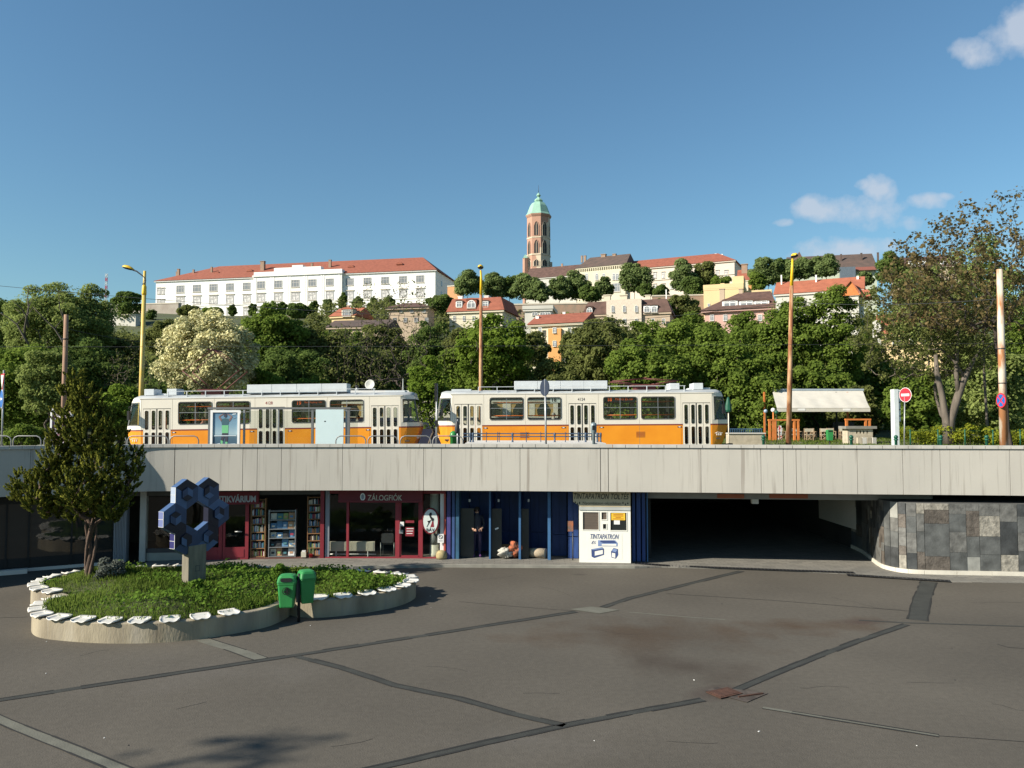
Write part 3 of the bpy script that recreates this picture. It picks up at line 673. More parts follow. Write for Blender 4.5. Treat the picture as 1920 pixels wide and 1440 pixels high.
def bookshelf(nm, lab, a_, b_, ztop, rows, wood, depth=.25, y=0.02, fill=1., cover=False, seed=3):
    t = thing(nm, lab, 'bookshelf', (f.a.x, f.a.y, 0), f.ang); x0, x1 = f.x(a_), f.x(b_); r = random.Random(seed); mb = MB()
    for x in (x0, x1 - .03): mb.box(x, x + .03, y, y + depth, .13, ztop)
    zz = [.16 + (ztop - .2) * i / rows for i in range(rows + 1)]
    for z in zz: mb.box(x0 + .03, x1 - .03, y, y + depth, z - .015, z + .01)
    mb.build('shelf', wood, t)
    bk = MB(); ncol = 8
    for i in range(rows):
        x = x0 + .045; h = zz[i + 1] - zz[i] - .03
        while x < x1 - .06:
            w = r.uniform(.16, .22) if cover else r.uniform(.018, .045); w = min(w, x1 - .035 - x); hh = h * r.uniform(.62, .92)
            if r.random() < fill:
                bk.m(r.randrange(ncol))
                if cover: bk.obox((x + w / 2, y + .08 + r.uniform(0, .04), zz[i] + hh / 2 + .012), (w * .94, .015, hh), M3=Matrix.Rotation(-.22, 3, 'X')); 
                else: bk.box(x, x + w - .003, y + .03 + r.uniform(0, .03), y + .2, zz[i] + .012, zz[i] + hh)
                if cover: bk.m(r.randrange(ncol)).obox((x + w / 2, y + .068, zz[i] + hh * .5), (w * .5, .004, hh * .3), M3=Matrix.Rotation(-.22, 3, 'X'))
            x += w + .002
    o = bk.build('books', BOOKS, t); o['kind'] = 'stuff'; return t
BOOKS = [mat('book_' + n_, c, .6, var=.1) for n_, c in (('cream', (.62, .58, .46)), ('white', (.7, .7, .68)), ('teal', (.07, .20, .22)), ('black', (.03, .03, .03)), ('maroon', (.28, .03, .06)), ('blue', (.10, .22, .36)), ('green', (.25, .33, .10)), ('tan', (.48, .27, .14)))]
WOOD = mat('shelf_wood', (.30, .16, .07), .7, var=.3, scale=5)
bookshelf('bookshelf', 'narrow wooden bookshelf crammed with spines beside the red door', 472, 500, 2.1, 7, WOOD, y=.06)
bookshelf('display_rack', 'metal display rack of books shown cover first in the bookshop', 506, 557, 1.72, 5, STEEL, cover=True, seed=5)
bookshelf('bookshelf', 'tall right hand bookshelf stacked with books behind the red post', 577, 603, 2.15, 8, WOOD, y=.14, seed=8)
pp = thing('potted_plant', 'small spiky plant in a red pot at the bookshop entrance', 'plant', (f.a.x, f.a.y, 0), f.ang); x = f.x(586)
MB().lathe((x, -.02, .13), [(.05, 0), (.07, .10), (.075, .10)], 12).build('pot', mat('red_pot', (.55, .02, .03), .4), pp)
mb = MB(); rs = random.Random(2)
for i in range(22):
    a = rs.uniform(0, 6.28); q = Vector((x + math.cos(a) * rs.uniform(.05, .18), -.02 + math.sin(a) * .1, .13 + rs.uniform(.22, .5))); p = Vector((x, -.02, .2)); mb.poly([p + Vector((.012, 0, 0)), q, p - Vector((.012, 0, 0))])
mb.build('leaves', mat('plant_leaf', (.16, .20, .07), .7), pp)
bx = thing('book_box', 'small open carton of books on the bookshop step', 'box', (f.a.x, f.a.y, 0), f.ang); MB().box(f.x(568), f.x(577), -.05, .12, .13, .30).build('carton', BOOKS[0], bx); MB().box(f.x(568) + .02, f.x(577) - .02, -.03, .1, .301, .34).build('books', BOOKS[1], bx)

# pawn shop
f = shopface(620, 836)
t = thing('pawn_shop', 'pawn shop front with thin red frames and dark red sign band', 'shop', (f.a.x, f.a.y, 0), f.ang)
MB().box(f.x(620), f.x(826), .01, .03, .12, 2.2).build('shop_window', GLASS, t)
fr = MB(); fr.box(f.x(608), f.x(834), -.06, .06, .085, .125)
for a_, b_ in ((652, 656.5), (743, 751), (788, 794)): fr.box(f.x(a_), f.x(b_), -.05, .06, .125, 2.25)
fr.box(f.x(612), f.x(836), -.02, .14, 2.25, 2.43); fr.build('frame', RED, t)
MB().box(f.x(833.5), f.x(836.5), -.06, .08, .125, 2.25).build('end_post', mat('red_end_post', (.50, .10, .07), .5), t)
dr = MB(); x0, x1 = f.x(751), f.x(788); dr.box(x0, x0 + .05, -.03, .03, .13, 2.05); dr.box(x1 - .04, x1, -.03, .03, .13, 2.05); dr.box(x0, x1, -.03, .03, .125, .18); dr.box(x0, x1, -.03, .03, 2.0, 2.05)
d = dr.build('door', RED, t); MB().box(x0 + .01, x0 + .03, -.10, -.03, 1.0, 1.25).build('handle', STEEL, d)
for a_, b_, c_, d_, m_, nm in ((762, 778, 988, 1005, RED, 'door_notice'), (762, 778, 975.5, 980, RED, 'opening_sign'), (752, 759, 978, 986, WHITE, 'sticker'), (750, 757.5, 993, 1000, STEEL, 'door_lock')):
    q = MB(); q.m(0).box(f.x(a_), f.x(b_), -.055, -.045, f.z(a_, d_), f.z(a_, c_))
    if nm == 'door_notice':
        for j in range(3): q.m(1).box(f.x(a_ + 2), f.x(b_ - 1 - j), -.058, -.0551, f.z(a_, 991.3 + j * 4.6), f.z(a_, 990 + j * 4.6))
    q.build(nm, [m_, WHITE], t)
sg = MB(); sg.box(f.x(640), f.x(795), -.30, -.08, f.z(700, 940, -.3), 2.40); sg.box(f.x(640), f.x(795), -.34, -.305, f.z(700, 942, -.3), f.z(700, 938, -.3)); sg = sg.build('sign_board', DKRED, t)
text('ZÁLOGFIÓK', f.x(755) - f.x(691), .24, mat('beige_lettering', (.60, .54, .44), .5), 'lettering', sg, (f.x(723, -.3), -.318, f.z(723, 932, -.3)), bold=.012, thick=.014)
em = MB(); em.m(0).plate(oval(f.x(681.5, -.3), f.z(681, 931.5, -.3), .085, .125), -.325, -.31); em.m(1).plate(oval(f.x(681.5, -.3), f.z(681, 931.5, -.3), .05, .085), -.33, -.326); em.build('emblem', [WHITE, mat('emblem_blue', (.25, .30, .36), .5)], t)
ov = MB(); cx, cz = f.x(808.5, -.1), f.z(809, 976.5, -.1); ov.m(0).plate(oval(cx, cz, .29, .44), -.16, -.08); ov.m(1).plate(oval(cx, cz, .245, .39), -.168, -.161)
for pts in ([(-.03, .27), (.03, .29), (.05, .22), (.02, .16), (.07, .11), (.11, .09), (.12, .03), (.08, -.02), (.05, .0), (-.02, .12), (-.05, .2)], [(-.11, .0), (-.02, .02), (.04, .05), (-.04, -.08), (-.11, -.2), (-.13, -.2), (-.07, -.06)]): ov.m(2).plate([(cx + a, cz + b) for a, b in pts], -.173, -.169)
ov.m(3).plate([(cx + a, cz + b) for a, b in [(.05, -.02), (.10, .0), (.12, -.2), (-.01, -.2), (.03, -.1)]], -.173, -.169)
ov = ov.build('hanging_sign', [DKRED, mat('sign_pale', (.66, .72, .68), .5), BLACK, RED], t)
text('BÁV', .27, .13, BLACK, 'lettering', ov, (cx, -.173, cz - .28), thick=.01)
col_ = thing('poster_column', 'round cream poster column under the oval sign', 'column', (f.a.x, f.a.y, 0), f.ang); x = f.x(814)
MB().lathe((x, .22, .085), [(.165, 0), (.165, .13), (.155, .14), (.155, 2.3)], 22).build('shaft', CREAM, col_); MB().lathe((x, .22, .52), [(.157, 0), (.157, .37)], 22).build('grey_band', mat('band_grey', (.22, .23, .23), .6), col_)
pillar(826, 833, 'narrow white pillar at the right end of the pawn shop', WHITE, f, y0=.0, y1=.15)
ns = MB(); a_, b_ = f.x(822), f.x(833.5); cx, cz = (a_ + b_) / 2, f.z(828, 1006); ns.m(0).box(a_, b_, -.09, -.07, f.z(828, 1017), f.z(828, 1000.5)); ns.m(1).ring(oval(cx, cz, .07, .07), oval(cx, cz, .053, .053), -.096, -.0901)
ns.m(1).obox((cx, -.094, cz), (.11, .004, .016), M3=Matrix.Rotation(.7, 3, 'Y')); ns.box(cx - .07, cx + .07, -.094, -.0901, cz - .14, cz - .125)
o = ns.build('notice_sign', [WHITE, BLACK]); o.location = (f.a.x, f.a.y, 0); o.rotation_euler[2] = f.ang; tag(o, 'small white no smoking notice on the narrow white pillar', 'sign')
st = MB(); rs = random.Random(1)
st.lathe((0, 0, 0), [(.17, 0), (.2, .08), (.19, .2), (.12, .27), (.05, .29)], 9); o = st.build('boulder', mat('yellowish_stone', (.42, .34, .17), .9, var=.4, scale=8, bump=.6)); px_ = W(828, 1035, SD(828) - .12); o.location = (px_.x, px_.y, .085)
tag(o, 'small yellowish stone at the foot of the narrow white pillar', 'stone')
rd = thing('radiator', 'long cream ribbed radiator inside the pawn shop window', 'radiator', (f.a.x, f.a.y, 0), f.ang); mb = MB(); x0, x1 = f.x(622, .3), f.x(705, .3)
mb.box(x0, x1, .22, .30, .28, .60)
i = x0
while i < x1 - .03: mb.box(i, i + .022, .205, .22, .29, .59); i += .042
mb.build('panel', CREAM, rd); mb = MB()
for x in (x0 + .2, x1 - .25): mb.box(x, x + .03, .22, .28, .09, .28)
mb.tube((x0, .25, .17), (x1 + .05, .25, .17), .018); mb.build('pipe', WHITE, rd)
ch = thing('chair', 'steel framed chair with black back behind the pawn shop glass', 'chair', (f.a.x, f.a.y, 0), f.ang); x0, x1 = f.x(716, .35), f.x(742, .35)
MB().box(x0 + .02, x1 - .02, .28, .70, .50, .54).build('seat', BLACK, ch); MB().plate(rr((x0 + x1) / 2, .72, x1 - x0 - .06, .34, .06), .26, .29).build('backrest', DARK, ch)
for x in (x0, x1 - .025):
    for y in (.26, .70): MB().tube((x + .012, y, .085), (x + .012, y, .57), .013).build('leg', STEEL, ch)

# blue shutters and alcoves
f = shopface(836, 1084)
bw = thing('blue_shutter_bay', 'row of dark blue alcoves with light blue posts left of the kiosk', 'shutter', (f.a.x, f.a.y, 0), f.ang)
for k, (a_, b_, m_) in enumerate(((839.5, 846.5, 'indigo_fin'), (849, 854, 'blue_fin'), (856, 862, 'teal_fin'))):
    mb = MB(); x0, x1 = f.x(a_), f.x(b_); mb.box(x0, x1, -.12 + .0 * k, .35, .085, 2.40); mb.build('fin', mat(m_, ((.07, .06, .22), (.05, .10, .26), (.04, .12, .20))[k], .5, c2=((.04, .04, .13), (.03, .06, .15), (.03, .07, .12))[k], scale=3, stretch=(2, 2, .8)), bw)
for a_, b_, y_ in ((862, 918, 1.6), (921, 972, 1.5), (979, 1026, 1.35), (1034, 1062, .8), (1064, 1084, .3)):
    mb = MB(); x0, x1 = f.x(a_, y_), f.x(b_, y_); n_ = max(2, int((x1 - x0) / .28))
    for i in range(n_): mb.box(x0 + (x1 - x0) * i / n_ + .008, x0 + (x1 - x0) * (i + 1) / n_ - .008, y_ + .01 * (i % 2), y_ + .06, .09, .80); mb.box(x0 + (x1 - x0) * i / n_ + .008, x0 + (x1 - x0) * (i + 1) / n_ - .008, y_ + .01 * (i % 2), y_ + .06, .83, 2.40)
    mb.box(x0, x1, y_ + .06, y_ + .08, .09, 2.4); mb.build('back_panel', BLUE, bw)
for a_, b_ in ((917.5, 920.5), (972.5, 976.5), (1026.5, 1032)): MB().box(f.x(a_), f.x(b_), -.05, .12, .085, 2.40).build('post', BLUE_L, bw); MB().box(f.x(b_) - .04, f.x(b_), .121, 1.7, .085, 2.40).build('side_panel', BLUE, bw)
for a_, b_ in ((863, 888), (977, 991), (921, 940)): MB().box(f.x(a_), f.x(b_), .15, .17, .10, 1.75).build('glass_leaf', mat('smoked_panel', (.035, .038, .036), .3), bw)
MB().box(f.x(836), f.x(1084), .0, .12, 2.36, 2.43).build('header', BLACK, bw)
for p_ in (881, 935, 991): MB().box(f.x(p_) - .03, f.x(p_) + .03, -.02, .06, f.z(p_, 941), f.z(p_, 936)).build('bracket', STEEL, bw)
o = MB().obox((0, 0, 0), (.13, .02, .05), M3=Matrix.Rotation(-.4, 3, 'Y')).build('paper_label', WHITE); q = W(931.5, 991, SD(931) + .12); o.location = q; tag(o, 'tilted white paper label stuck in the second blue alcove', 'label')
ph = thing('intercom_box', 'small rusty orange box on a thin dark post left of the kiosk', 'box', (f.a.x, f.a.y, 0), f.ang)
MB().box(f.x(1064), f.x(1074), -.06, .10, f.z(1066, 996), f.z(1066, 977)).build('case', mat('rusty_orange', (.33, .10, .04), .7, c2=(.10, .09, .08), scale=6), ph); MB().tube((f.x(1073), .0, .085), (f.x(1073), .0, 1.0), .018).build('post', DARK, ph)
# things dumped in the alcoves
def lump(name, lab, cat, px, py, D, rad, m_, seed, sq=(1, 1, .7), base=.09):
    r = np.random.default_rng(seed); mb = MB(); mb.sm = True; n, kk = 14, 28; c = W(px, py, D); prof = []
    for i in range(n + 1):
        th = math.pi * i / n
        for j in range(kk):
            a = 2 * math.pi * j / kk; q = Vector((math.sin(th) * math.cos(a) * sq[0], math.sin(th) * math.sin(a) * sq[1], math.cos(th) * sq[2])); k_ = 1 + .22 * math.sin(3 * a + seed + 3 * th) + .14 * math.sin(7 * th + 4 * a) + .12 * math.sin(11 * a - 5 * th)
            mb.v.append(tuple(q * rad * k_))
    for i in range(n):
        for j in range(kk): a, b = i * kk + j, i * kk + (j + 1) % kk; mb.face([a, b, b + kk, a + kk])
    o = mb.build(name, m_); zmin = min(v[2] for v in mb.v); o.location = (c.x, c.y, base - zmin); return tag(o, lab, cat)
lump('plastic_bag', 'crumpled white plastic bag lying in the second blue alcove', 'bag', 947, 1040, SD(947) + .05, .22, mat('bag_white', (.50, .48, .42), .7, var=.4, scale=9), 3, (1.1, .8, .62))
lump('blanket', 'bundled orange and brown blanket beside the white bag', 'blanket', 965, 1035, SD(965) + .12, .24, mat('orange_cloth', (.45, .12, .05), .9, c2=(.18, .07, .04), scale=8, thr=(.4, .6)), 5, (.9, .7, .9))
o = MB().box(-.13, .13, -.03, .03, 0, .42).build('cardboard', mat('cardboard', (.16, .13, .06), .9)); q = W(949, 1030, SD(949) + .4); o.location = (q.x, q.y, .09); o.rotation_euler = (-.15, 0, .2); tag(o, 'brown cardboard sheet propped behind the white bag', 'cardboard')
o = MB().path([(-.42, .25, .0), (.20, 0, 0)], [.15, .17], 16).build('rolled_mattress', mat('beige_roll', (.50, .38, .24), .9, c2=(.34, .29, .22), scale=9, bump=.5)); q = W(1012, 1038, SD(1012) + .2); o.location = (q.x, q.y, .085 + .17); tag(o, 'beige rolled mattress lying in the third blue alcove', 'mattress')

# kiosk
kf = Face(1074, FD(1074) + .46, 1181, FD(1181) + .46)
t = thing('ink_kiosk', 'white kiosk selling printer ink refills under the deck', 'kiosk', (kf.a.x, kf.a.y, 0), kf.ang); x0, x1 = kf.x(1085), kf.x(1181)
KW = mat('kiosk_white', (.80, .78, .70), .6, var=.06)
H = [(kf.x(a), kf.x(b), kf.z(1130, d), kf.z(1130, c)) for a, b, c, d in ((1092, 1121.5, 960.5, 993.5), (1127, 1136.5, 960.5, 974), (1129.5, 1135.5, 982.5, 991.5), (1143.5, 1173.5, 961, 994))]
mb = MB(); mb.wall(x0, x1, .086, 2.05, 0, .05, H); mb.box(x0, x0 + .05, .05, 1.2, .086, 2.05); mb.box(x1 - .05, x1, .05, 1.2, .086, 2.05); mb.build('wall', KW, t)
for i, h in enumerate(H):
    w = MB(); e = .025; w.wall(h[0] - e, h[1] + e, h[2] - e, h[3] + e, -.012, -.001, [h]); w = w.build('window', KW, t); MB().box(h[0], h[1], .02, .03, h[2], h[3]).build('pane', mat('kiosk_blind', (.13, .10, .075), .6, c2=(.075, .06, .05), scale=5, stretch=(.3, 1, 12)) if i < 2 else GLASS_DARK, w)
hd = MB(); hd.plate([(kf.x(1074), 2.425), (kf.x(1181), 2.425), (kf.x(1181), kf.z(1130, 950)), (kf.x(1087), kf.z(1130, 950)), (kf.x(1074), kf.z(1130, 941))], -.03, -.002); hd = hd.build('sign_board', mat('sign_beige', (.58, .48, .31), .7), t)
MB().box(x0, x1, -.028, -.002, kf.z(1130, 956.5), kf.z(1130, 950.5)).build('sign_rail', mat('rail_grey', (.45, .47, .45), .6), t)
cx = kf.x(1126.5); text('TINTAPATRON TOLTÉS', kf.x(1178) - kf.x(1075.5), .235, BLACK, 'lettering', hd, (cx, -.036, kf.z(1130, 929)), bold=.004, shear=.25, thick=.01)
text('Nyomtasson olcsóbban', kf.x(1163) - kf.x(1092), .12, mat('brown_lettering', (.14, .11, .08), .7), 'lettering', hd, (kf.x(1127.5), -.036, kf.z(1130, 944)), thick=.008)
dp = MB()
for a_, b_ in ((1078, 942), (1082, 945), (1086, 943), (1167, 942), (1171.5, 945), (1176, 943)): c_, d_ = kf.x(a_), kf.z(1130, b_); dp.plate([(c_ - .025, d_ - .02), (c_, d_ - .035), (c_ + .025, d_ - .02), (c_, d_ + .045)], -.036, -.031)
dp.build('drop_marks', BLACK, hd)
INK = mat('ink_blue', (.045, .075, .20), .6)
sgn = MB().box(kf.x(1100), kf.x(1165), -.004, -.001, kf.z(1130, 1049), kf.z(1130, 999)).build('painted_advert', KW, t)
text('TINTAPATRON', kf.x(1159) - kf.x(1106), .16, INK, 'lettering', sgn, (kf.x(1132.5), -.008, kf.z(1130, 1006)), shear=.3, thick=.006)
text('ÉS', kf.x(1116) - kf.x(1107.5), .10, INK, 'lettering', sgn, (kf.x(1112), -.008, kf.z(1130, 1017)), shear=.3, thick=.006)
def kp(pts): return [(kf.x(a), kf.z(1130, b)) for a, b in pts]
IL = mat('ink_pale_blue', (.22, .30, .50), .6)
dm = MB(); dm.m(1).plate(kp([(1120, 1024), (1120, 1013), (1152, 1012.5), (1157, 1018), (1156, 1024)]), -.009, -.0045); dm.m(0).plate(kp([(1124, 1016), (1125, 1013.5), (1150, 1013), (1155, 1018), (1130, 1018)]), -.012, -.0095); dm.m(2).plate(kp([(1127, 1023), (1127, 1020), (1154, 1019.5), (1154, 1023)]), -.012, -.0095)
dm.m(0).plate(kp([(1107.5, 1030), (1128, 1026), (1131, 1029), (1131, 1040), (1113, 1046.5), (1108, 1044)]), -.009, -.0045); dm.m(1).plate(kp([(1108, 1030), (1128, 1026.5), (1130, 1028.5), (1111, 1031.5)]), -.012, -.0095); dm.m(2).plate(kp([(1114, 1034), (1129, 1031), (1129, 1038.5), (1114, 1042)]), -.012, -.0095)
dm.m(0).plate(kp([(1144, 1034), (1149, 1027), (1157, 1029), (1157.5, 1040), (1153, 1047), (1145, 1045)]), -.009, -.0045); dm.m(1).plate(kp([(1145.5, 1033), (1149.5, 1028), (1156, 1030), (1153, 1035)]), -.012, -.0095); dm.m(2).plate(kp([(1146, 1036), (1152, 1037), (1152, 1045.5), (1146, 1044)]), -.012, -.0095)
dm.build('cartridge_drawings', [INK, IL, KW], sgn)
yn = MB(); yn.m(0).box(kf.x(1145), kf.x(1171), .005, .015, kf.z(1130, 975), kf.z(1130, 961.5))
for i in range(4): w_ = (9, 9.5, 5, 10)[i]; yn.m(1).box(kf.x(1158 - w_), kf.x(1158 + w_), .001, .0045, kf.z(1130, 965 + i * 2.7), kf.z(1130, 963.8 + i * 2.7))
yn.build('yellow_notice', [mat('notice_yellow', (.85, .52, .04), .6), mat('notice_text', (.45, .16, .02), .6)], t)
MB().box(kf.x(1150), kf.x(1161), .004, .012, kf.z(1130, 983), kf.z(1130, 975.5)).build('paper_note', WHITE, t)
# fins right of the kiosk
f = shopface(1181, 1216)
t = thing('blue_shutter', 'folded dark blue shutter fins between the kiosk and the underpass', 'shutter', (f.a.x, f.a.y, 0), f.ang)
for a_, b_, m_ in ((1184, 1189.5, BLUE), (1192, 1199.5, BLUE), (1202, 1208, BLUE), (1211, 1213, BLUE_L)): MB().box(f.x(a_), f.x(b_), -.06, .3, .085, 2.41).build('fin', m_, t)
# ---------------------------------------------------------------- planter
ZP = .42
PO = [(108, 1121), (80, 1128), (60, 1142), (72, 1158), (140, 1166), (215, 1169), (300, 1167.5), (380, 1161), (450, 1150.5), (500, 1141), (530, 1130), (545, 1121)]
PR = [(558, 1124), (600, 1125), (650, 1121), (705, 1114), (752, 1104), (778, 1092), (776, 1083), (750, 1077), (690, 1072), (600, 1068), (480, 1064), (380, 1062), (300, 1062), (230, 1065), (150, 1072), (92, 1083), (60, 1096), (64, 1107), (92, 1113), (112, 1117)]
def gp(l): return [np.array(tuple(G(a, b, ZP))[:2]) for a, b in l]
c1, c2 = catmull(gp(PO), 8), catmull(gp(PR), 8)
PC = [p for p in c1] + [p for p in c2]
PCc = sum(PC) / len(PC)
def inside(x, y, P=PC):
    r = np.zeros(len(x), bool); n = len(P)
    for i in range(n):
        a, b = P[i], P[i - 1]; c = ((a[1] > y) != (b[1] > y)) & (x < (b[0] - a[0]) * (y - a[1]) / (b[1] - a[1] + 1e-12) + a[0]); r ^= c
    return r
def offc(P, d):
    n = len(P); out = []
    for i in range(n):
        t = P[(i + 1) % n] - P[i - 1]; t = t / (np.linalg.norm(t) + 1e-9); out.append(P[i] + np.array([-t[1], t[0]]) * d)
    return out
area = sum(PC[i - 1][0] * PC[i][1] - PC[i][0] * PC[i - 1][1] for i in range(len(PC)))
sgn_ = 1 if area > 0 else -1
inn = offc(PC, .20 * sgn_)
pm = mat('planter_concrete', (.33, .285, .20), .9, c2=(.18, .15, .105), scale=1.9, thr=(.28, .6), stretch=(1, 1, .35), bump=.5, bscale=22); streaks(pm)
pt = thing('planter', 'low concrete planter wall with curved lobes ringed by white seats', 'planter', (float(PCc[0]), float(PCc[1]), 0))
mb = MB(); n = len(PC)
for P, z in ((PC, 0), (PC, ZP - .015), (offc(PC, .015 * sgn_), ZP), (inn, ZP), (inn, .1)):
    for p in P: mb.v.append((p[0], p[1], z))
for r_ in range(4):
    for i in range(n): j = (i + 1) % n; q = [r_ * n + i, r_ * n + j, (r_ + 1) * n + j, (r_ + 1) * n + i]; mb.face(q if sgn_ > 0 else q[::-1])
mb.build('wall', pm, pt, True)
def soil_z(x, y):
    d = np.min(np.linalg.norm(np.array(inn)[:, None, :] - np.stack([x, y], 1)[None], axis=2), axis=0); return .36 + .16 * np.clip(d / 1.2, 0, 1) + .05 * np.sin(x * 2.1) * np.cos(y * 1.7)
rng = np.random.default_rng(3); lo, hi = np.min(PC, 0), np.max(PC, 0)
gx, gy = np.meshgrid(np.linspace(lo[0], hi[0], 60), np.linspace(lo[1], hi[1], 50)); gx, gy = gx.ravel(), gy.ravel(); ins = inside(gx, gy, offc(PC, .08 * sgn_)); gz = soil_z(gx, gy)
mb = MB(); mb.v = [(a, b, c) for a, b, c in zip(gx, gy, gz)]
for j in range(49):
    for i in range(59):
        a = j * 60 + i; q = (a, a + 1, a + 61, a + 60)
        if all(ins[k] for k in q): mb.face(list(q))
mb.build('flower_bed_soil', mat('soil', (.07, .06, .035), .95, c2=(.04, .06, .02), scale=3), kind='structure')
def scatter(n, cond=None):
    x = rng.uniform(lo[0], hi[0], n); y = rng.uniform(lo[1], hi[1], n); k = inside(x, y, inn); x, y = x[k], y[k]
    if cond is not None: k = cond(x, y); x, y = x[k], y[k]
    return x, y, soil_z(x, y)
x, y, z = scatter(60000); h = (.07 + .12 * rng.random(len(x)) ** 2) * (1 + .5 * np.sin(x * 1.3) * np.sin(y * 1.9 + 1)); nn = rng.normal(size=(len(x), 3)) * np.array([1, 1, .2]); P = np.stack([x, y, z + h * .42], 1)
v = leaf_verts(rng, P, nn, h, .13, np.array([0, 0, 1.])); o = bpy.data.objects.new('planter_grass', fast_mesh('planter_grass', v, 4, tone=np.clip(rng.beta(2, 2, len(x)) + .25 * np.sin(x * 1.1 + y), 0, 1), mats=[LEAF['grass']])); col.objects.link(o); tag(o, kind='stuff')
def dens(x, y): f = .3 + .5 * np.sin(x * 1.7 + 1.2) * np.sin(y * 2.3 + .4) + np.clip((x + 9.2) * .35, -.3, .7); return rng.random(len(x)) < np.clip(f, 0, 1) * np.clip((y - 17.6) / 1.0, .12, 1)
x, y, z = scatter(24000, dens); h = .03 + .15 * rng.random(len(x)) ** 1.5 + .07 * np.sin(x * 2.2) * np.cos(y * 1.4) + .12 * (rng.random(len(x)) < .04); P = np.stack([x, y, z + h], 1); nn = rng.normal(size=(len(x), 3)) * .55 + np.array([-.2, -.3, 1])
v = leaf_verts(rng, P, nn, .05 + .06 * rng.random(len(x)), .8); o = bpy.data.objects.new('planter_herbs', fast_mesh('planter_herbs', v, 4, tone=rng.beta(2, 2, len(x)), mats=[LEAF['herb']])); col.objects.link(o); tag(o, kind='stuff')
def small_bush(name, lab, px, py, D, r, h, kind, seed, n=1400, leaf=.06, cat='shrub', zb=.4):
    q = W(px, py, D); b = Vector((q.x, q.y, zb)); return tree(name, lab, b, (b.x, b.y, b.z + h * .55), (r, r, h * .5), kind, n, leaf, 10, .42, seed, .006, BARK, cat=cat)
small_bush('grey_shrub', 'silvery grey leaved shrub right of the tree trunk in the planter', 206, 1080, 21.3, .42, .62, 'grey', 4, 1600)
small_bush('leafy_plant', 'tall bright leafy weed standing left of the green bins', 523, 1060, 20.3, .32, .70, 'herb', 6, 900)
small_bush('leafy_plant', 'dark leafy weed just right of the tallest weed in the planter', 552, 1063, 20.6, .34, .62, 'mid', 8, 900)
small_bush('leafy_plant', 'leafy weed growing right in front of the sculpture post', 367, 1080, 19.6, .25, .40, 'herb', 9, 500)

# white seats
SEAT = mat('seat_plastic', (.66, .64, .58), .5, var=.18, scale=3)
def seat_mesh():
    mb = MB(); mb.sm = True; nu, nv = 12, 10; w, d = .43, .36
    def z(u, v):
        e = max(abs(u), 0); z = max(.042 * e ** 6, .055 * max(0, v) ** 5) - .004
        if v < -.4: z += .024 * math.exp(-(u / .22) ** 2) * (-v - .4) - .010 * (-v - .4) * math.exp(-(abs(u) - .5) ** 2 / .06)
        return z + .035
    for layer in (0, 1):
        for j in range(nv + 1):
            for i in range(nu + 1):
                u, v = -1 + 2 * i / nu, -1 + 2 * j / nv; rx = math.sqrt(max(0, 1 - .18 * v ** 6)); ry = math.sqrt(max(0, 1 - .18 * u ** 6))
                mb.v.append((u * w / 2 * rx * (.96 + .04 * v), v * d / 2 * ry, z(u, v) - (.016 if layer else 0) - (.02 if layer and (abs(u) == 1 or v == 1) else 0)))
    m_ = (nu + 1) * (nv + 1)
    for j in range(nv):
        for i in range(nu):
            a = j * (nu + 1) + i; mb.face([a, a + 1, a + nu + 2, a + nu + 1]); mb.face([m_ + a + nu + 1, m_ + a + nu + 2, m_ + a + 1, m_ + a])
    for j in range(nv):
        for a, b in ((j * (nu + 1), (j + 1) * (nu + 1)), ((j + 1) * (nu + 1) + nu, j * (nu + 1) + nu)): mb.face([a, b, b + m_, a + m_])
    for i in range(nu):
        for a, b in ((i + 1, i), (nv * (nu + 1) + i, nv * (nu + 1) + i + 1)): mb.face([a, b, b + m_, a + m_])
    return mb
proto = seat_mesh().build('bucket_chair', SEAT)
ordn = 'first second third fourth fifth sixth seventh eighth ninth tenth eleventh twelfth thirteenth fourteenth fifteenth sixteenth seventeenth eighteenth nineteenth twentieth'.split()
def along(P, step, start=.3, stop=None):
    s = 0; nxt = start; out = []; tot = sum(np.linalg.norm(b - a) for a, b in zip(P, P[1:])); stop = stop or tot - .25
    for a, b in zip(P, P[1:]):
        L = np.linalg.norm(b - a)
        while s + L > nxt and nxt < stop: out.append((a + (b - a) * (nxt - s) / L, (b - a) / L)); nxt += step
        s += L
    return out
runs = [(along(c1, .64, .2, 99), 'on the front lobe of the planter, counted from its left notch')]
k1 = [i for i, p in enumerate(c2) if p[0] == max(q[0] for q in c2)][0]; k2 = [i for i, p in enumerate(c2) if p[1] == max(q[1] for q in c2)][0]
L1 = sum(np.linalg.norm(b - a) for a, b in zip(c2[:k1], c2[1:k1 + 1]))
allr = along(c2, .62, .52, 99)
left = [q for q in allr if q[0][0] <= -5.9]; front = [q for q in allr if q[0][0] > -5.9 and q[0][1] < 20.6]; backr = [q for q in allr if q[0][0] > -5.9 and q[0][1] >= 20.6]
runs += [(front, 'on the right lobe of the planter, counted from the bins'), (backr, 'behind the weeds of the right lobe, counted from its right end'), (left, 'on the rear left rim of the planter, counted from the back')]
first = True; rs = random.Random(5)
for seats, where in runs:
    for i, (p, t) in enumerate(seats):
        if abs(p[0] + 5.35) < .45 and p[1] < 19.6: continue
        o = proto if first else proto.copy()
        if not first: col.objects.link(o)
        first = False; o.location = (p[0], p[1], ZP - .002); o.location += Vector((-t[1], t[0], 0)) * .10 * sgn_
        o.rotation_euler = (0, 0, math.atan2(t[1], t[0]) + (0 if sgn_ > 0 else math.pi) + rs.uniform(-.07, .07)); nm = ordn[i % 20] if i < 20 else 'last'
        tag(o, '%s white seat %s' % (nm, where), 'seat', 'white plastic seats round the planter')

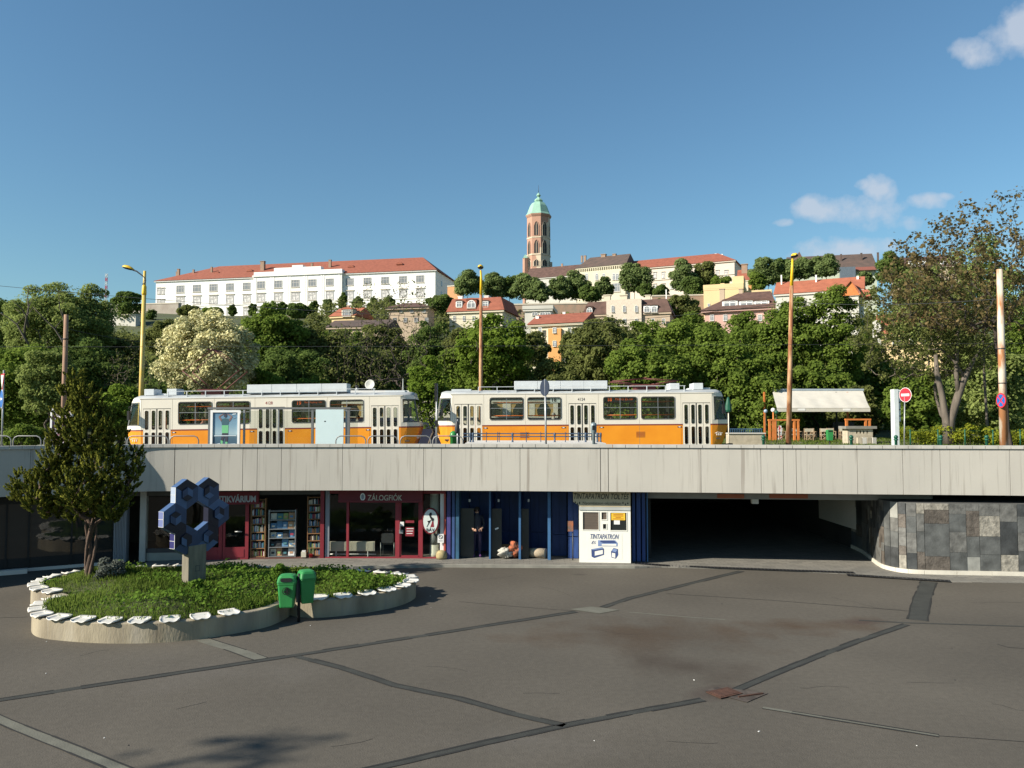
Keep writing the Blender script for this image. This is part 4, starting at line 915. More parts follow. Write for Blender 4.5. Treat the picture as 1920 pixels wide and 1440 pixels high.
# sculpture of six hexagons
a_ = R(60); sp = W(363.5, 1085, 20.6)
scu = thing('hexagon_sculpture', 'dark blue sculpture of six hexagons in a ring on a concrete post', 'sculpture', (sp.x, sp.y, 0), a_)
SL = mat('tile_blue_light', (.062, .115, .235), .45, var=.15, scale=6); SM = mat('tile_blue_mid', (.026, .055, .13), .45, var=.2, scale=6); SD_ = mat('tile_navy', (.004, .006, .024), .45, var=.3, scale=6); GROUT = mat('grout_white', (.62, .62, .58), .7)
s_, th = .385, .19; zc = 4.7 - (965 - 790) * 20.6 / F; w_ = s_ * math.sqrt(3)
def hv(cx, cz, r, k): a = R(90 - 60 * k); return (cx + r * math.cos(a), cz + r * math.sin(a))
cen = [(-w_ / 2, 1.5 * s_, 0), (w_ / 2, 1.5 * s_, 1), (-w_, 0, 2), (w_, 0, 3), (-w_ / 2, -1.5 * s_, 4), (w_ / 2, -1.5 * s_, 5)]
pal = {0: (2, 1, 0), 1: (2, 1, 0), 2: (1, 2, 0), 3: (0, 1, 2), 4: (1, 1, 2), 5: (2, 0, 1)}
hx = MB()
for cx, cz, k in cen:
    V = [hv(cx, cz, s_ * .998, i) for i in range(6)]
    pl_ = pal[k]
    for i in range(6): a, b = V[i], V[(i + 1) % 6]; hx.m({0: 4, 2: 5, 4: 6}.get(k, 2) if i == 4 else (1, 1, 0, 0, 0, 0)[i]).poly([(a[0], 0, a[1]), (b[0], 0, b[1]), (b[0], th, b[1]), (a[0], th, a[1])][::-1])
    hx.m(1).poly([(p[0], th, p[1]) for p in V][::-1]); rot = 1 if k in (2, 4, 5) else 0
    for j in range(3):
        i0 = (2 * j + rot) % 6; q = [(cx, cz), V[i0 - 1], V[i0], V[(i0 + 1) % 6]] 
        hx.m(pl_[j]).poly([(p[0], 0, p[1]) for p in q])
    Vs = [hv(cx, cz, s_ * .46, i) for i in range(6)]
    for i in range(6): a, b = Vs[i], Vs[(i + 1) % 6]; hx.m(2).poly([(a[0], -.035, a[1]), (b[0], -.035, b[1]), (b[0], 0, b[1]), (a[0], 0, a[1])][::-1])
    for j in range(3):
        i0 = (2 * j + 1 - rot) % 6; q = [(cx, cz), Vs[i0 - 1], Vs[i0], Vs[(i0 + 1) % 6]]; hx.m(((pl_[j] + 1) % 3, (pl_[j] + 2) % 3)[k % 2]).poly([(p[0], -.035, p[1]) for p in q])
for cx, cz, k in cen:                                   # pale joints round the lit side tiles
    if k in (0, 2, 4):
        a, b = hv(cx, cz, s_, 4), hv(cx, cz, s_, 5)
        for z0, z1 in ((a[1], a[1] + .008), ((a[1] + b[1]) / 2 - .005, (a[1] + b[1]) / 2 + .005), (b[1] - .008, b[1])): hx.m(3).box(a[0] - .004, a[0] + .002, -.002, th + .002, z0, z1)
        hx.m(3).box(a[0] - .004, a[0] + .002, -.004, .008, a[1], b[1])
for v_i in range(len(hx.v)): x, y, z = hx.v[v_i]; hx.v[v_i] = (x, y - th / 2, z + zc)
hx.build('hexagon_ring', [SL, SM, SD_, GROUT, mat('tile_pale', (.36, .42, .52), .3, var=.1), mat('tile_periwinkle', (.16, .19, .36), .3, var=.1), mat('tile_indigo', (.035, .035, .13), .3, var=.1)], scu)
pc = mat('post_concrete', (.23, .205, .155), .9, var=.35, scale=3, stretch=(3, 3, .5), bump=.4); mb = MB(); mb.box(-.27, .27, -.13, .13, .3, zc - 1.5 * s_ - s_ * .45); mb.build('post', pc, scu, bevel=.012)
mb = MB()
for q in ((-.07, .07, .98, .995), (-.07, .07, .845, .86), (-.07, -.055, .86, .98), (.055, .07, .86, .98)): mb.box(q[0], q[1], -.134, -.131, q[2], q[3])
mb.build('engraving', mat('engraving', (.10, .10, .09), .9), scu)

# green bins
bp_ = G(560, 1166); pole = tag(MB().tube((0, 0, 0), (0, 0, 1.12), .035, k=10).build('bin_post', BLACK), 'black steel post between the two green litter bins', 'post'); pole.location = bp_
def bin_(name, lab, loc, rotz, emblem=True):
    t = thing(name, lab, 'litter bin', loc, rotz, 'green litter bins by the planter'); mb = MB(); n0 = 0
    prof = [(.155, .13, 0.0, .03), (.165, .14, .03, .04), (.205, .175, .52, .05), (.215, .185, .55, .05), (.215, .185, .57, .05)]
    def loft(mb, prof, k=3):
        L = [[(x, y, z) for x, y in rr(0, 0, 2 * a, 2 * b, r, k)] for a, b, z, r in prof]; n0 = len(mb.v); m_ = len(L[0])
        for q in L: mb.v += q
        for i in range(len(L) - 1):
            for j in range(m_): a, b = n0 + i * m_ + j, n0 + i * m_ + (j + 1) % m_; mb.face([a, b, b + m_, a + m_])
        mb.face([n0 + j for j in range(m_)][::-1]); mb.face([n0 + (len(L) - 1) * m_ + j for j in range(m_)])
    loft(mb, prof); mb.build('body', GREEN, t, bevel=.008)
    mb = MB(); loft(mb, [(.222, .19, .572, .05), (.222, .19, .60, .05), (.20, .175, .70, .06), (.17, .15, .745, .07), (.10, .09, .765, .06)]); mb.build('lid', GREEN, t, bevel=.006)
    MB().plate(rr(0, .655, .26, .085, .035), -.205, -.17).build('slot', BLACK, t)
    if emblem:
        mb = MB(); mb.ring(oval(0, .40, .088, .088), oval(0, .40, .078, .078), -.203, -.18); mb.plate([(-.05, .36), (-.012, .36), (-.016, .41), (-.055, .41)], -.204, -.18); mb.plate([(.005, .345), (.02, .345), (.028, .40), (.04, .345), (.055, .345), (.045, .43), (.01, .43)], -.204, -.18); mb.plate(oval(.02, .452, .015, .015, 10), -.204, -.18); mb.plate([(.0, .425), (-.035, .445), (-.03, .455), (.02, .44)], -.204, -.18); mb.build('emblem', BLACK, t)
    mb = MB(); mb.box(.20, .25, -.03, .03, .1, .62); mb.build('bracket', DARK, t); return t
bin_('litter_bin', 'green litter bin with round black emblem facing the square', (bp_.x - .26, bp_.y - .04, .36), R(6))
bin_('litter_bin', 'green litter bin turned sideways right of the emblem bin', (bp_.x + .13, bp_.y + .16, .42), R(118), False)

# the yellow green tree in the planter, placed by its clumps
D0 = 21.4; sc_ = F / D0; rng = np.random.default_rng(11)
cl = [(W(a, b, D0 + d), r * .92 / sc_) for a, b, r, d in ((140, 708, 17, 0), (132, 735, 24, .2), (160, 745, 26, -.2), (150, 775, 36, 0), (118, 775, 22, .3), (185, 780, 28, .2), (205, 800, 26, 0), (165, 815, 42, -.4), (125, 820, 34, .3), (200, 835, 34, .5),
      (225, 815, 14, .1), (150, 860, 44, .6), (105, 860, 32, .1), (195, 875, 44, -.3), (235, 870, 26, .3), (255, 850, 15, .1), (258, 885, 16, 0), (243, 905, 20, .2), (90, 880, 26, -.1), (75, 905, 30, 0), (45, 900, 22, .2), (38, 925, 20, 0), (70, 935, 26, -.2),
      (110, 920, 40, .5), (150, 915, 46, -.5), (195, 925, 42, .2), (225, 935, 26, 0), (165, 945, 34, .5), (205, 955, 24, -.2), (110, 950, 24, .3), (25, 912, 12, .1), (262, 868, 10, 0), (140, 955, 24, -.2), (215, 965, 14, 0), (90, 960, 18, 0), (120, 800, 18, -.3), (185, 745, 12, 0))]
tb = W(165, 1085, D0); tb.z = .38
t = thing('cypress_tree', 'yellow green bushy cypress tree with twisted trunk in the planter', 'tree', tb)
clr = [(np.array(c - tb), r) for c, r in cl]; nodes, par_, rad = skeleton(rng, (0, 0, -.1), (.05, 0, 1.5), [c for c, r in clr], .022, .45, .05)
mb = MB(); skel_mesh(mb, nodes, par_, rad, 9, 1.5)
for k in range(3):
    pts = [Vector((.10 * math.cos(k * 2.1 + i * .5) + .04 * k, .09 * math.sin(k * 2.1 + i * .5), -.1 + i * .26)) for i in range(8)]; mb.path(pts, [.05, .045, .05, .035, .04, .03, .03, .02], 6)
mb.build('trunk', mat('cypress_bark', (.13, .085, .06), .95, c2=(.06, .04, .03), scale=8, stretch=(1, 1, .3), bump=.8), t)
sprigs = []; 
ci = rng.choice(len(clr), 2100, p=np.array([r * r for c, r in clr]) / sum(r * r for c, r in clr)); d = rng.normal(size=(2100, 3)); d /= np.linalg.norm(d, axis=1, keepdims=True)
SP_ = np.array([clr[i][0] for i in ci]) + d * np.array([clr[i][1] for i in ci])[:, None] * (.55 + .5 * rng.random((2100, 1))); axis = d * .7 + np.array([0, -.0, .8]); axis /= np.linalg.norm(axis, axis=1, keepdims=True)
per = 26; C = np.repeat(SP_, per, 0); A = np.repeat(axis, per, 0); tt = rng.random((len(C), 1)) - .35; side = rng.normal(size=(len(C), 3)); side -= A * (side * A).sum(1, keepdims=True); side /= np.linalg.norm(side, axis=1, keepdims=True) + 1e-9
pos = C + A * tt * .20 + side * (.055 * (1 - np.abs(tt)) * rng.random((len(C), 1)) ** .4); tn = np.clip(np.repeat(rng.beta(1.3, 2.5, 2100), per) * .75 + .35 * (tt[:, 0] + .1) + .1 * rng.random(len(C)), 0, 1)
v = leaf_verts(rng, pos, side + A * .4, .055 + .04 * rng.random(len(C)), .6, A); me = fast_mesh('crown', v, 4, tone=tn, mats=[LEAF['cypress']]); o = bpy.data.objects.new('crown', me); col.objects.link(o); o.parent = t
# ---------------------------------------------------------------- people
SKIN = mat('skin', (.52, .30, .20), .6, var=.05)
def person(name, lab, joints, cloth, seated_head, loc, rotz=0, hair=None, hairlen=0, skin=SKIN, extra=None, cat='person', group=None, legs_mat=None, shoe=None):
    """joints: {name:(x,y,z,r)}; one continuous skinned body, face towards -Y"""
    J = joints; E = [('pelvis', 'chest'), ('chest', 'neck'), ('neck', 'headb'), ('headb', 'headt'), ('chest', 'shl'), ('shl', 'ell'), ('ell', 'wrl'), ('wrl', 'hal'), ('chest', 'shr'), ('shr', 'elr'), ('elr', 'wrr'), ('wrr', 'har'), ('pelvis', 'hil'), ('hil', 'knl'), ('knl', 'anl'), ('anl', 'tol'), ('pelvis', 'hir'), ('hir', 'knr'), ('knr', 'anr'), ('anr', 'tor')]
    names = ['pelvis'] + [k for k in J if k != 'pelvis']; ix = {k: i for i, k in enumerate(names)}
    me = bpy.data.meshes.new('p'); me.from_pydata([J[k][:3] for k in names], [(ix[a], ix[b]) for a, b in E if a in ix and b in ix], []); ob = bpy.data.objects.new('p', me); col.objects.link(ob)
    sk = ob.modifiers.new('s', 'SKIN'); sk.use_smooth_shade = True; sd = me.skin_vertices[0].data
    for k in names: r = J[k][3]; sd[ix[k]].radius = r if hasattr(r, '__len__') else (r, r)
    sd[0].use_root = True; ss = ob.modifiers.new('ss', 'SUBSURF'); ss.levels = 1; ss.render_levels = 1
    dg = bpy.context.evaluated_depsgraph_get(); m2 = bpy.data.meshes.new_from_object(ob.evaluated_get(dg)); bpy.data.objects.remove(ob); bpy.data.meshes.remove(me)
    m2.materials.clear()
    for m_ in (cloth, skin, legs_mat or cloth, shoe or legs_mat or cloth): m2.materials.append(m_)
    hz_ = J['neck'][2]; pz_ = J['pelvis'][2]
    for p in m2.polygons:
        c = p.center; hand = min((Vector(J[h][:3]) - c).length for h in ('hal', 'har', 'wrl', 'wrr') if h in J); p.material_index = 1 if (c.z > hz_ + .02 or hand < .085) else (3 if c.z < J.get('anl', (0, 0, -9))[2] + .03 and 'anl' in J else (2 if c.z < pz_ + .02 else 0)); p.use_smooth = True
    t = thing(name, lab, cat, loc, rotz, group); b = bpy.data.objects.new('body', m2); col.objects.link(b); b.parent = t; KIDS.setdefault(t.name, []).append(b)
    hx_, hy_, hzz = [(J['headb'][i] + J['headt'][i]) / 2 for i in range(3)]
    fc = MB(); fc.sm = True; fc.path([(hx_, hy_ - .085, hzz + .02), (hx_, hy_ - .115, hzz - .02)], [.008, .014], 6); fc.build('nose', skin, t)
    ey = MB()
    for s in (-1, 1): ey.obox((hx_ + s * .032, hy_ - .088, hzz + .02), (.022, .012, .010))
    ey.build('eyes', BLACK, t); MB().obox((hx_, hy_ - .086, hzz - .05), (.04, .01, .008)).build('mouth', mat('lips', (.35, .12, .10), .6), t)
    if hair:
        h = MB(); h.lathe((hx_, hy_ + .012, hzz - .02), [(.088, -hairlen), (.098, .02), (.096, .07), (.07, .115), (.03, .135)], 14); h.build('hair', hair, t)
    if extra: extra(t)
    return t
HAIR_D = mat('dark_hair', (.03, .02, .015), .8); HAIR_G = mat('grey_hair', (.35, .34, .32), .8)
def hand(t, c, d, m_, s=1):
    mb = MB(); c = Vector(c); d = Vector(d).normalized(); side = d.cross(Vector((0, 1, 0))).normalized()
    for i in range(4): a = c + side * (i - 1.5) * .018; mb.path([a, a + d * (.045, .055, .05, .04)[i], a + d * (.07, .085, .078, .06)[i] + Vector((0, -.02, 0))], [.009, .008, .006], 5)
    a = c - side * .03 * s - d * .03; mb.path([a, a - side * .03 * s + d * .03, a - side * .035 * s + d * .055], [.010, .009, .007], 5); mb.build('fingers', m_, t)

# ---------------------------------------------------------------- trams
TC = mat('tram_cream', (.76, .70, .58), .42, var=.07, scale=1.2, spec=.5); TO = mat('tram_orange', (.82, .31, .018), .42, var=.10, scale=1.0, c2=(.74, .25, .012)); TB = mat('tram_stripe', (.22, .045, .03), .5)
RUB = mat('rubber_seal', (.10, .105, .10), .6); ROOF = mat('tram_roof', (.42, .44, .44), .6, var=.25, scale=2); BOXM = mat('roof_box_paint', (.62, .65, .66), .5, var=.10, scale=3); RAILO = mat('orange_handrail', (.75, .16, .02), .4); FLOORM = mat('tram_floor', (.06, .055, .05), .8)
INT = mat('tram_lining', (.30, .26, .18), .7); PANTO = mat('pantograph_red', (.13, .035, .03), .6); TGLASS = glass('tram_glass', alpha=1)
WX = (-3.79, -1.895, 1.895, 3.79); DX = (-5.70, 0, 5.70); WW, WZ0, WZ1 = 1.74, 1.82, 2.99; DW, DZ0, DZ1 = 1.38, .42, 2.66; HWD = 1.25
wholes = [(x - WW / 2, x + WW / 2, WZ0, WZ1) for x in WX]; dholes = [(x - DW / 2, x + DW / 2, DZ0, DZ1) for x in DX]
XE = 6.50
def xend(z): return float(np.interp(z, [.35, .55, 1.55, 1.8, 2.98, 3.2], [6.92, 7.08, 7.40, 7.37, 7.16, 7.06]))
def tram_proto():
    t = thing('tram', 'tram', 'tram', (0, 0, 0)); mb = MB()
    for y0, y1, hs in ((-HWD, -HWD + .05, wholes + dholes), (HWD - .05, HWD, wholes + [(x - WW / 2, x + WW / 2, WZ0, WZ1) for x in (-5.7, 0, 5.7)])):
        for z0, z1, m_ in ((.50, 1.53, 1), (1.53, 1.60, 2), (1.60, 3.16, 0)):
            hh = [(a, b, max(c, z0), min(d, z1)) for a, b, c, d in hs if c < z1 and d > z0]; mb.m(m_).wall(-XE, XE, z0, z1, y0, y1, hh)
    for s in (-1, 1):
        for y in (-1, 1):
            rows = [.45, .9, 1.53, 1.60, 1.80, 2.97, 3.16]
            for z0, z1 in zip(rows, rows[1:]):
                m_ = 1 if z1 <= 1.54 else (2 if z1 < 1.61 else 0)
                def pt(f, z): xe = xend(z); return (s * (XE + (xe - XE) * f), y * (HWD - .42 * f ** 1.5), z)
                fs = [0, .12, .93, 1] if z0 == 1.80 else [0, .33, .66, 1]
                for f0, f1 in zip(fs, fs[1:]):
                    q = [pt(f0, z0), pt(f1, z0), pt(f1, z1), pt(f0, z1)]; q = q if s * y < 0 else q[::-1]
                    if z0 == 1.80 and f0 == .12: continue
                    if z0 == 1.80 and f0 == .93: m_ = 3
                    mb.m(m_).poly(q); m_ = 0 if z0 == 1.80 else m_
        for z0, z1, m_ in ((.45, 1.53, 1), (1.53, 1.60, 2), (1.60, 1.80, 0), (2.97, 3.16, 0)):
            q = [(s * xend(z0), -.83, z0), (s * xend(z0), .83, z0), (s * xend(z1), .83, z1), (s * xend(z1), -.83, z1)]; mb.m(m_).poly(q if s > 0 else q[::-1])
        mb.m(0).box(s * XE - .03, s * XE + .03, -HWD + .05, -.4, .5, 3.1); mb.m(4).box(s * 6.35 - .02, s * 6.35 + .02, -1.18, 1.18, .5, 1.7)
        mb.m(3).box(min(s * 6.8, s * 7.05), max(s * 6.8, s * 7.05), -.7, .7, .38, .50)
    mb.m(1)
    for a, b in ((-5.0, -.72), (.72, 5.0)):
        mb.plate([(a, .50), (b, .50), (b, .36), (b - .75, .36), (b - .95, .47), (a + .95, .47), (a + .75, .36), (a, .36)][::-1], -HWD + .01, -HWD + .04)
        mb.m(2).box(a + .1, b - .1, -HWD - .004, -HWD + .001, .535, .55); mb.m(1)
    mb.m(2)
    for x in (2.9, -2.9):
        for i in range(5): mb.box(x - .22, x + .22, -HWD - .008, -HWD + .001, .95 + i * .06, .975 + i * .06)
    for x in (-2.84, 2.84, -4.93, 4.93, -.80, .80, -6.48, 6.48): mb.m(2 if abs(x) > 3 else 4).box(x - .005, x + .005, -HWD - .003, -HWD + .001, .56, 1.52); mb.m(4).box(x - .004, x + .004, -HWD - .003, -HWD + .001, 1.61, 3.13)
    mb.build('body', [TC, TO, TB, RUB, INT], t)
    for s in (-1, 1):
        for y in (-1, 1):
            q = []
            for f, z in ((.12, 1.80), (.93, 1.80), (.93, 2.97), (.12, 2.97)): xe = xend(z); q.append((s * (XE + (xe - XE) * f), y * (HWD - .03 - .42 * f ** 1.5), z))
            mb = MB(); mb.poly(q if s * y < 0 else q[::-1]); mb.build('cab_side_window', TGLASS, t)
            fr = MB(); ctr = Vector([sum(p[i] for p in q) / 4 for i in range(3)]); ins_ = [Vector(p).lerp(ctr, .09) for p in q]; q2 = [Vector((p[0], p[1] + y * .035, p[2])) for p in q]; i2 = [Vector((p.x, p.y + y * .035, p.z)) for p in ins_]
            for i in range(4): j = (i + 1) % 4; w_ = [q2[i], q2[j], i2[j], i2[i]]; fr.poly(w_ if s * y < 0 else w_[::-1])
            fr.build('window_frame', RUB, t)
        mb = MB(); mb.poly([(s * xend(1.8), -.81, 1.80), (s * xend(1.8), .81, 1.80), (s * xend(2.97), .81, 2.97), (s * xend(2.97), -.81, 2.97)][::s]); mb.build('windscreen', TGLASS, t)
        for y in (-.5, .5): MB().path([(s * 7.12, y, 1.05), (s * 7.29, y, 1.05)], [.10, .09], 12).build('headlight', WHITE, t)
        mb = MB(); mb.path([(s * 6.8, 0, .45), (s * 7.6, 0, .45)], [.10, .13], 10); mb.box(min(s * 7.62, s * 7.8), max(s * 7.62, s * 7.8), -.16, .16, .32, .58); mb.build('coupler', BLACK, t)
        mb = MB(); mb.path([(s * 6.62, -1.22, 2.85), (s * 7.0, -1.45, 2.75), (s * 7.0, -1.45, 2.5)], .018, 5); mb.box(s * 7.0 - .05, s * 7.0 + .05, -1.56, -1.36, 2.1, 2.55); mb.build('mirror', BLACK, t)
    # roof
    mb = MB(); prof = [(-HWD, 3.155), (-HWD + .03, 3.20), (-HWD + .18, 3.27), (-.6, 3.34), (0, 3.36), (.6, 3.34), (HWD - .18, 3.27), (HWD - .03, 3.20), (HWD, 3.155)]
    st = [(-7.10, .66), (-6.9, .76), (-6.45, .95), (-6.0, 1.0), (6.0, 1.0), (6.45, .95), (6.9, .76), (7.10, .66)]; n0 = len(mb.v); mb.sm = True
    for x, k in st: mb.v += [(x, y * k, z - (.06 if abs(x) > 6.9 else 0)) for y, z in prof]
    for i in range(len(st) - 1):
        for j in range(len(prof) - 1): a = n0 + i * 9 + j; mb.face([a, a + 9, a + 10, a + 1])
    mb.sm = False; mb.face([n0 + j for j in range(9)]); mb.face([n0 + 63 + j for j in range(9)][::-1]); mb.build('roof', ROOF, t)
    MB().box(-6.6, 6.6, -HWD - .02, -HWD + .03, 3.135, 3.165).build('gutter', TC, t)
    # windows: rubber ring, bars, pane
    for x in WX:
        mb = MB(); cz = (WZ0 + WZ1) / 2; h = WZ1 - WZ0
        rect = []
        rin = rr(x, cz, WW - .02, h - .02, .13, 4)
        for (a, b) in rin: k = max(abs(a - x) / (WW / 2 + .005), abs(b - cz) / (h / 2 + .005)); rect.append((x + (a - x) / k, cz + (b - cz) / k))
        mb.m(1).ring(rect, rin, -HWD - .006, -HWD + .05); mb.m(0).ring(rr(x, cz, WW - .02, h - .02, .13, 4), rr(x, cz, WW - .10, h - .10, .10, 4), -HWD - .014, -HWD + .03)
        mb.m(2).box(x - WW / 2 + .05, x + WW / 2 - .05, -HWD + .005, -HWD + .03, WZ0 + .60, WZ0 + .625); mb.box(x - .012, x + .012, -HWD + .006, -HWD + .031, WZ0 + .05, WZ1 - .05)
        w = mb.build('window', [RUB, TC, STEEL], t); MB().box(x - WW / 2 + .03, x + WW / 2 - .03, -HWD + .034, -HWD + .040, WZ0 + .03, WZ1 - .03).build('pane', TGLASS, w)
    for x in list(WX) + [-5.7, 0, 5.7]:
        w = MB().ring(rr(x, 2.405, WW, 1.17, .13, 4), rr(x, 2.405, WW - .1, 1.07, .10, 4), HWD - .02, HWD + .012).build('rear_window', RUB, t); MB().box(x - WW / 2 + .04, x + WW / 2 - .04, HWD - .012, HWD - .006, WZ0 + .03, WZ1 - .03).build('pane', TGLASS, w)
    # doors: four leaves with rounded panes
    for x in DX:
        mb = MB(); lw_ = DW / 4; panes = MB()
        for i in range(4):
            cx = x - DW / 2 + lw_ * (i + .5); rings = [(cx, 2.08, .20, .98), (cx, 1.03, .20, .90)]
            holes = [(a - w / 2, a + w / 2, c - h / 2, c + h / 2) for a, c, w, h in rings]; x0, x1 = cx - lw_ / 2 + (.012 if i != 2 else .03), cx + lw_ / 2 - (.004 if i != 1 else .03)
            mb.m(0).wall(x0, x1, DZ0 + .02, DZ1 - .03, -HWD - .005, -HWD + .03, holes)
            for a, c, w, h in rings:
                rin = rr(a, c, w - .02, h - .02, .07, 4); rect = []
                for (p, q) in rin: k = max(abs(p - a) / (w / 2 + .002), abs(q - c) / (h / 2 + .002)); rect.append((a + (p - a) / k, c + (q - c) / k))
                mb.m(0).ring(rect, rin, -HWD - .010, -HWD + .02); mb.m(1).ring(rin, rr(a, c, w - .045, h - .045, .06, 4), -HWD - .014, -HWD + .02); panes.box(a - w / 2, a + w / 2, -HWD + .014, -HWD + .018, c - h / 2, c + h / 2)
        mb.m(1).box(x - .028, x + .028, -HWD + .012, -HWD + .02, DZ0, DZ1 - .03); mb.box(x - DW / 2, x + DW / 2, -HWD - .008, -HWD + .03, DZ1 - .03, DZ1 - .012)
        d = mb.build('door', [TC, RUB], t); panes.build('pane', TGLASS, d)
    lm = MB()
    for x, s in ((-4.85, 1), (-.95, -1), (.95, 1), (4.85, -1)): lm.m(0).box(x - .10, x + .10, -HWD - .012, -HWD - .001, 1.42, 1.48); lm.m(1).box(x - .05, x + .05, -HWD - .016, -HWD - .0121, 1.43, 1.47)
    lm.build('side_lamps', [mat('lamp_dark', (.10, .03, .05), .4), WHITE], t)
    # interior
    MB().box(-6.9, 6.9, -HWD + .06, HWD - .06, .84, .90).build('floor', FLOORM, t); MB().box(-6.3, 6.3, -HWD + .06, HWD - .06, 3.08, 3.12).build('ceiling', INT, t)
    for x in np.arange(-4.6, 4.7, .82):
        if abs(x) < .75: continue
        for y in (-.85, .85):
            mb = MB(); mb.box(x - .2, x + .2, y - .2, y + .2, 1.30, 1.34); mb.plate([(x + .17, 1.34), (x + .21, 1.34), (x + .25, 1.83), (x + .21, 1.83)], y - .2, y + .2); mb.tube((x, y, .9), (x, y, 1.3), .04); mb.build('passenger_seat', mat('seat_brown', (.20, .07, .03), .5) if x == -4.6 else bpy.data.materials['seat_brown'], t)
    mb = MB()
    for x0, x1 in ((-4.8, -.9), (.9, 4.8)):
        for y in (-1.12, 1.12):
            mb.tube((x0, y, 2.06), (x1, y, 2.06), .024, k=6); mb.tube((x0 + .3, y * .95, 2.74), (x1 - .1, y * .95, 2.74), .024, k=6)
        for x in (x0 + .1, x0 + 1.9, x1 - .1): mb.tube((x, -1.0, .9), (x, -1.0, 3.0), .024, k=6)
    for x in DX:
        for s in (-1, 1): mb.path([(x + s * .3, -1.0, .9), (x + s * .22, -1.0, 1.3), (x + s * .36, -1.0, 1.62), (x + s * .36, -1.0, 2.9)], .022, 6)
    mb.build('handrails', RAILO, t)
    # roof equipment
    mb = MB(); mb.box(-5.2, 5.2, -HWD + .10, -HWD + .13, 3.50, 3.525)
    for x in np.arange(-5.2, 5.21, .94): mb.box(x - .018, x + .018, -HWD + .09, -HWD + .14, 3.18, 3.5)
    mb.build('roof_rail', BOXM, t)
    # bogies
    for x in (-3.35, 3.35):
        mb = MB(); mb.box(x - 1.3, x + 1.3, -1.0, -.9, .30, .45); mb.box(x - 1.3, x + 1.3, .9, 1.0, .3, .45); mb.build('bogie', BLACK, t)
        for dx in (-.95, .95):
            for y in (-.80, .80): MB().path([(x + dx, y - .06, .35), (x + dx, y + .06, .35)], [.35, .35], 18).build('wheel', DARK, t)
    return t
def roofbox(t, x0, x1, n):
    for i in range(n): a = x0 + (x1 - x0) * i / n; MB().box(a + .006, a + (x1 - x0) / n - .006, -HWD + .22, -.1, 3.36, 3.80).build('roof_box', BOXM, t, bevel=.012)
tp = tram_proto()
t1 = tp; t2 = copy_tree(tp)
for t, px, zl, zr, lab in ((t1, 509, 2.66, 2.86, 'orange and cream tram on the left, number 4128, pantograph raised'), (t2, 1092.5, 2.90, 2.99, 'orange and cream tram on the right, number 4124, route 18 plate in its window')):
    q = W(px, 790, 39.5); t.location = (q.x, 39.5 + HWD, (zl + zr) / 2); t.rotation_euler = (0, -math.atan2(zr - zl, 14.7), 0); tag(t, lab, 'tram', 'two coupled trams on the street above the shops')
roofbox(t1, -1.28, 3.76, 4); roofbox(t2, -3.40, 1.30, 4)
def panto(t, x, up):
    mb = MB(); z0 = 3.62; mb.box(x - .65, x + .65, -.75, .75, z0 - .08, z0); mb.box(x - .5, x + .5, -.6, .6, 3.34, z0 - .08)
    if up:
        for y in (-.55, .55):
            for s in (-1, 1): mb.tube((x + s * .3, y, z0), (x + s * 1.45, y * 1.15, z0 + .95), .026, k=5); mb.tube((x + s * 1.45, y * 1.15, z0 + .95), (x + s * .08, y * .6, z0 + 2.0), .018, k=5)
        mb.tube((x - .1, -.8, z0 + 2.02), (x - .1, .8, z0 + 2.02), .03, k=6); mb.tube((x + .1, -.8, z0 + 2.02), (x + .1, .8, z0 + 2.02), .03, k=6)
    else:
        for y in (-.55, .55):
            for s in (-1, 1): mb.tube((x + s * .3, y, z0), (x + s * 1.7, y, z0 + .18), .026, k=5); mb.tube((x + s * 1.7, y, z0 + .18), (x, y * .6, z0 + .32), .02, k=5)
        mb.tube((x, -.8, z0 + .34), (x, .8, z0 + .34), .03, k=6)
    mb.build('pantograph', PANTO, t)
panto(t1, -3.25, True); panto(t2, 3.3, False)
for t, x in ((t1, -5.2), (t1, -6.35), (t2, 4.75), (t2, 5.95)): MB().box(x - .25, x + .25, -.7, .2, 3.34, 3.66).build('roof_box', BOXM, t, bevel=.02)
for t, s in ((t1, -1), (t2, 1), (t1, 1), (t2, -1)): MB().box(s * 6.1 - .5, s * 6.1 + .5, -.5, .5, 3.35, 3.43).build('roof_hatch', BOXM, t)
for t, nm, m_ in ((t1, '4128', mat('number_red', (.35, .05, .03), .5)), (t2, '4124', mat('number_dark', (.05, .04, .04), .5))):
    text(nm, .36, .15, m_, 'lettering', t, (-.1 if t is t1 else -.05, -HWD - .004, 2.86), thick=.004)
PALE = mat('plate_white', (.72, .76, .70), .5); AMB = mat('display_orange', (.75, .12, .02), .5, emit=.35)
pl = MB().box(-1.9 + .30, -1.9 + .80, -HWD + .05, -HWD + .055, 2.70, 2.96).build('route_plate', PALE, t2); text('18', .22, .17, BLACK, 'lettering', pl, (-1.9 + .5, -HWD + .045, 2.83), bold=.02, thick=.004)
for t, s_a, s_b in ((t1, '19', 'Batthyány tér'), (t2, '18', 'Móricz Zs. tér')):
    bd = MB().box(1.895 - .78, 1.895 + .78, -HWD + .07, -HWD + .12, 2.70, 2.98).build('route_display', BLACK, t); text(s_a, .20, .18, AMB, 'lettering', bd, (1.895 - .5, -HWD + .066, 2.84), bold=.02, thick=.003); text(s_b, .9, .11, AMB, 'lettering', bd, (1.895 + .22, -HWD + .066, 2.86), thick=.003)
for t, x in ((t1, -6.85), (t2, 6.8)):
    mb = MB()
    for i in range(3): mb.box(x - .10 + i * .10, x - .06 + i * .10, -1.20 + .0, -1.19, 1.02, 1.12)
    mb.path([(x - .2, -1.205, 1.10), (x - .05, -1.205, 1.18), (x + .2, -1.20, 1.13)], .012, 4); mb.build('side_emblem', WHITE, t)
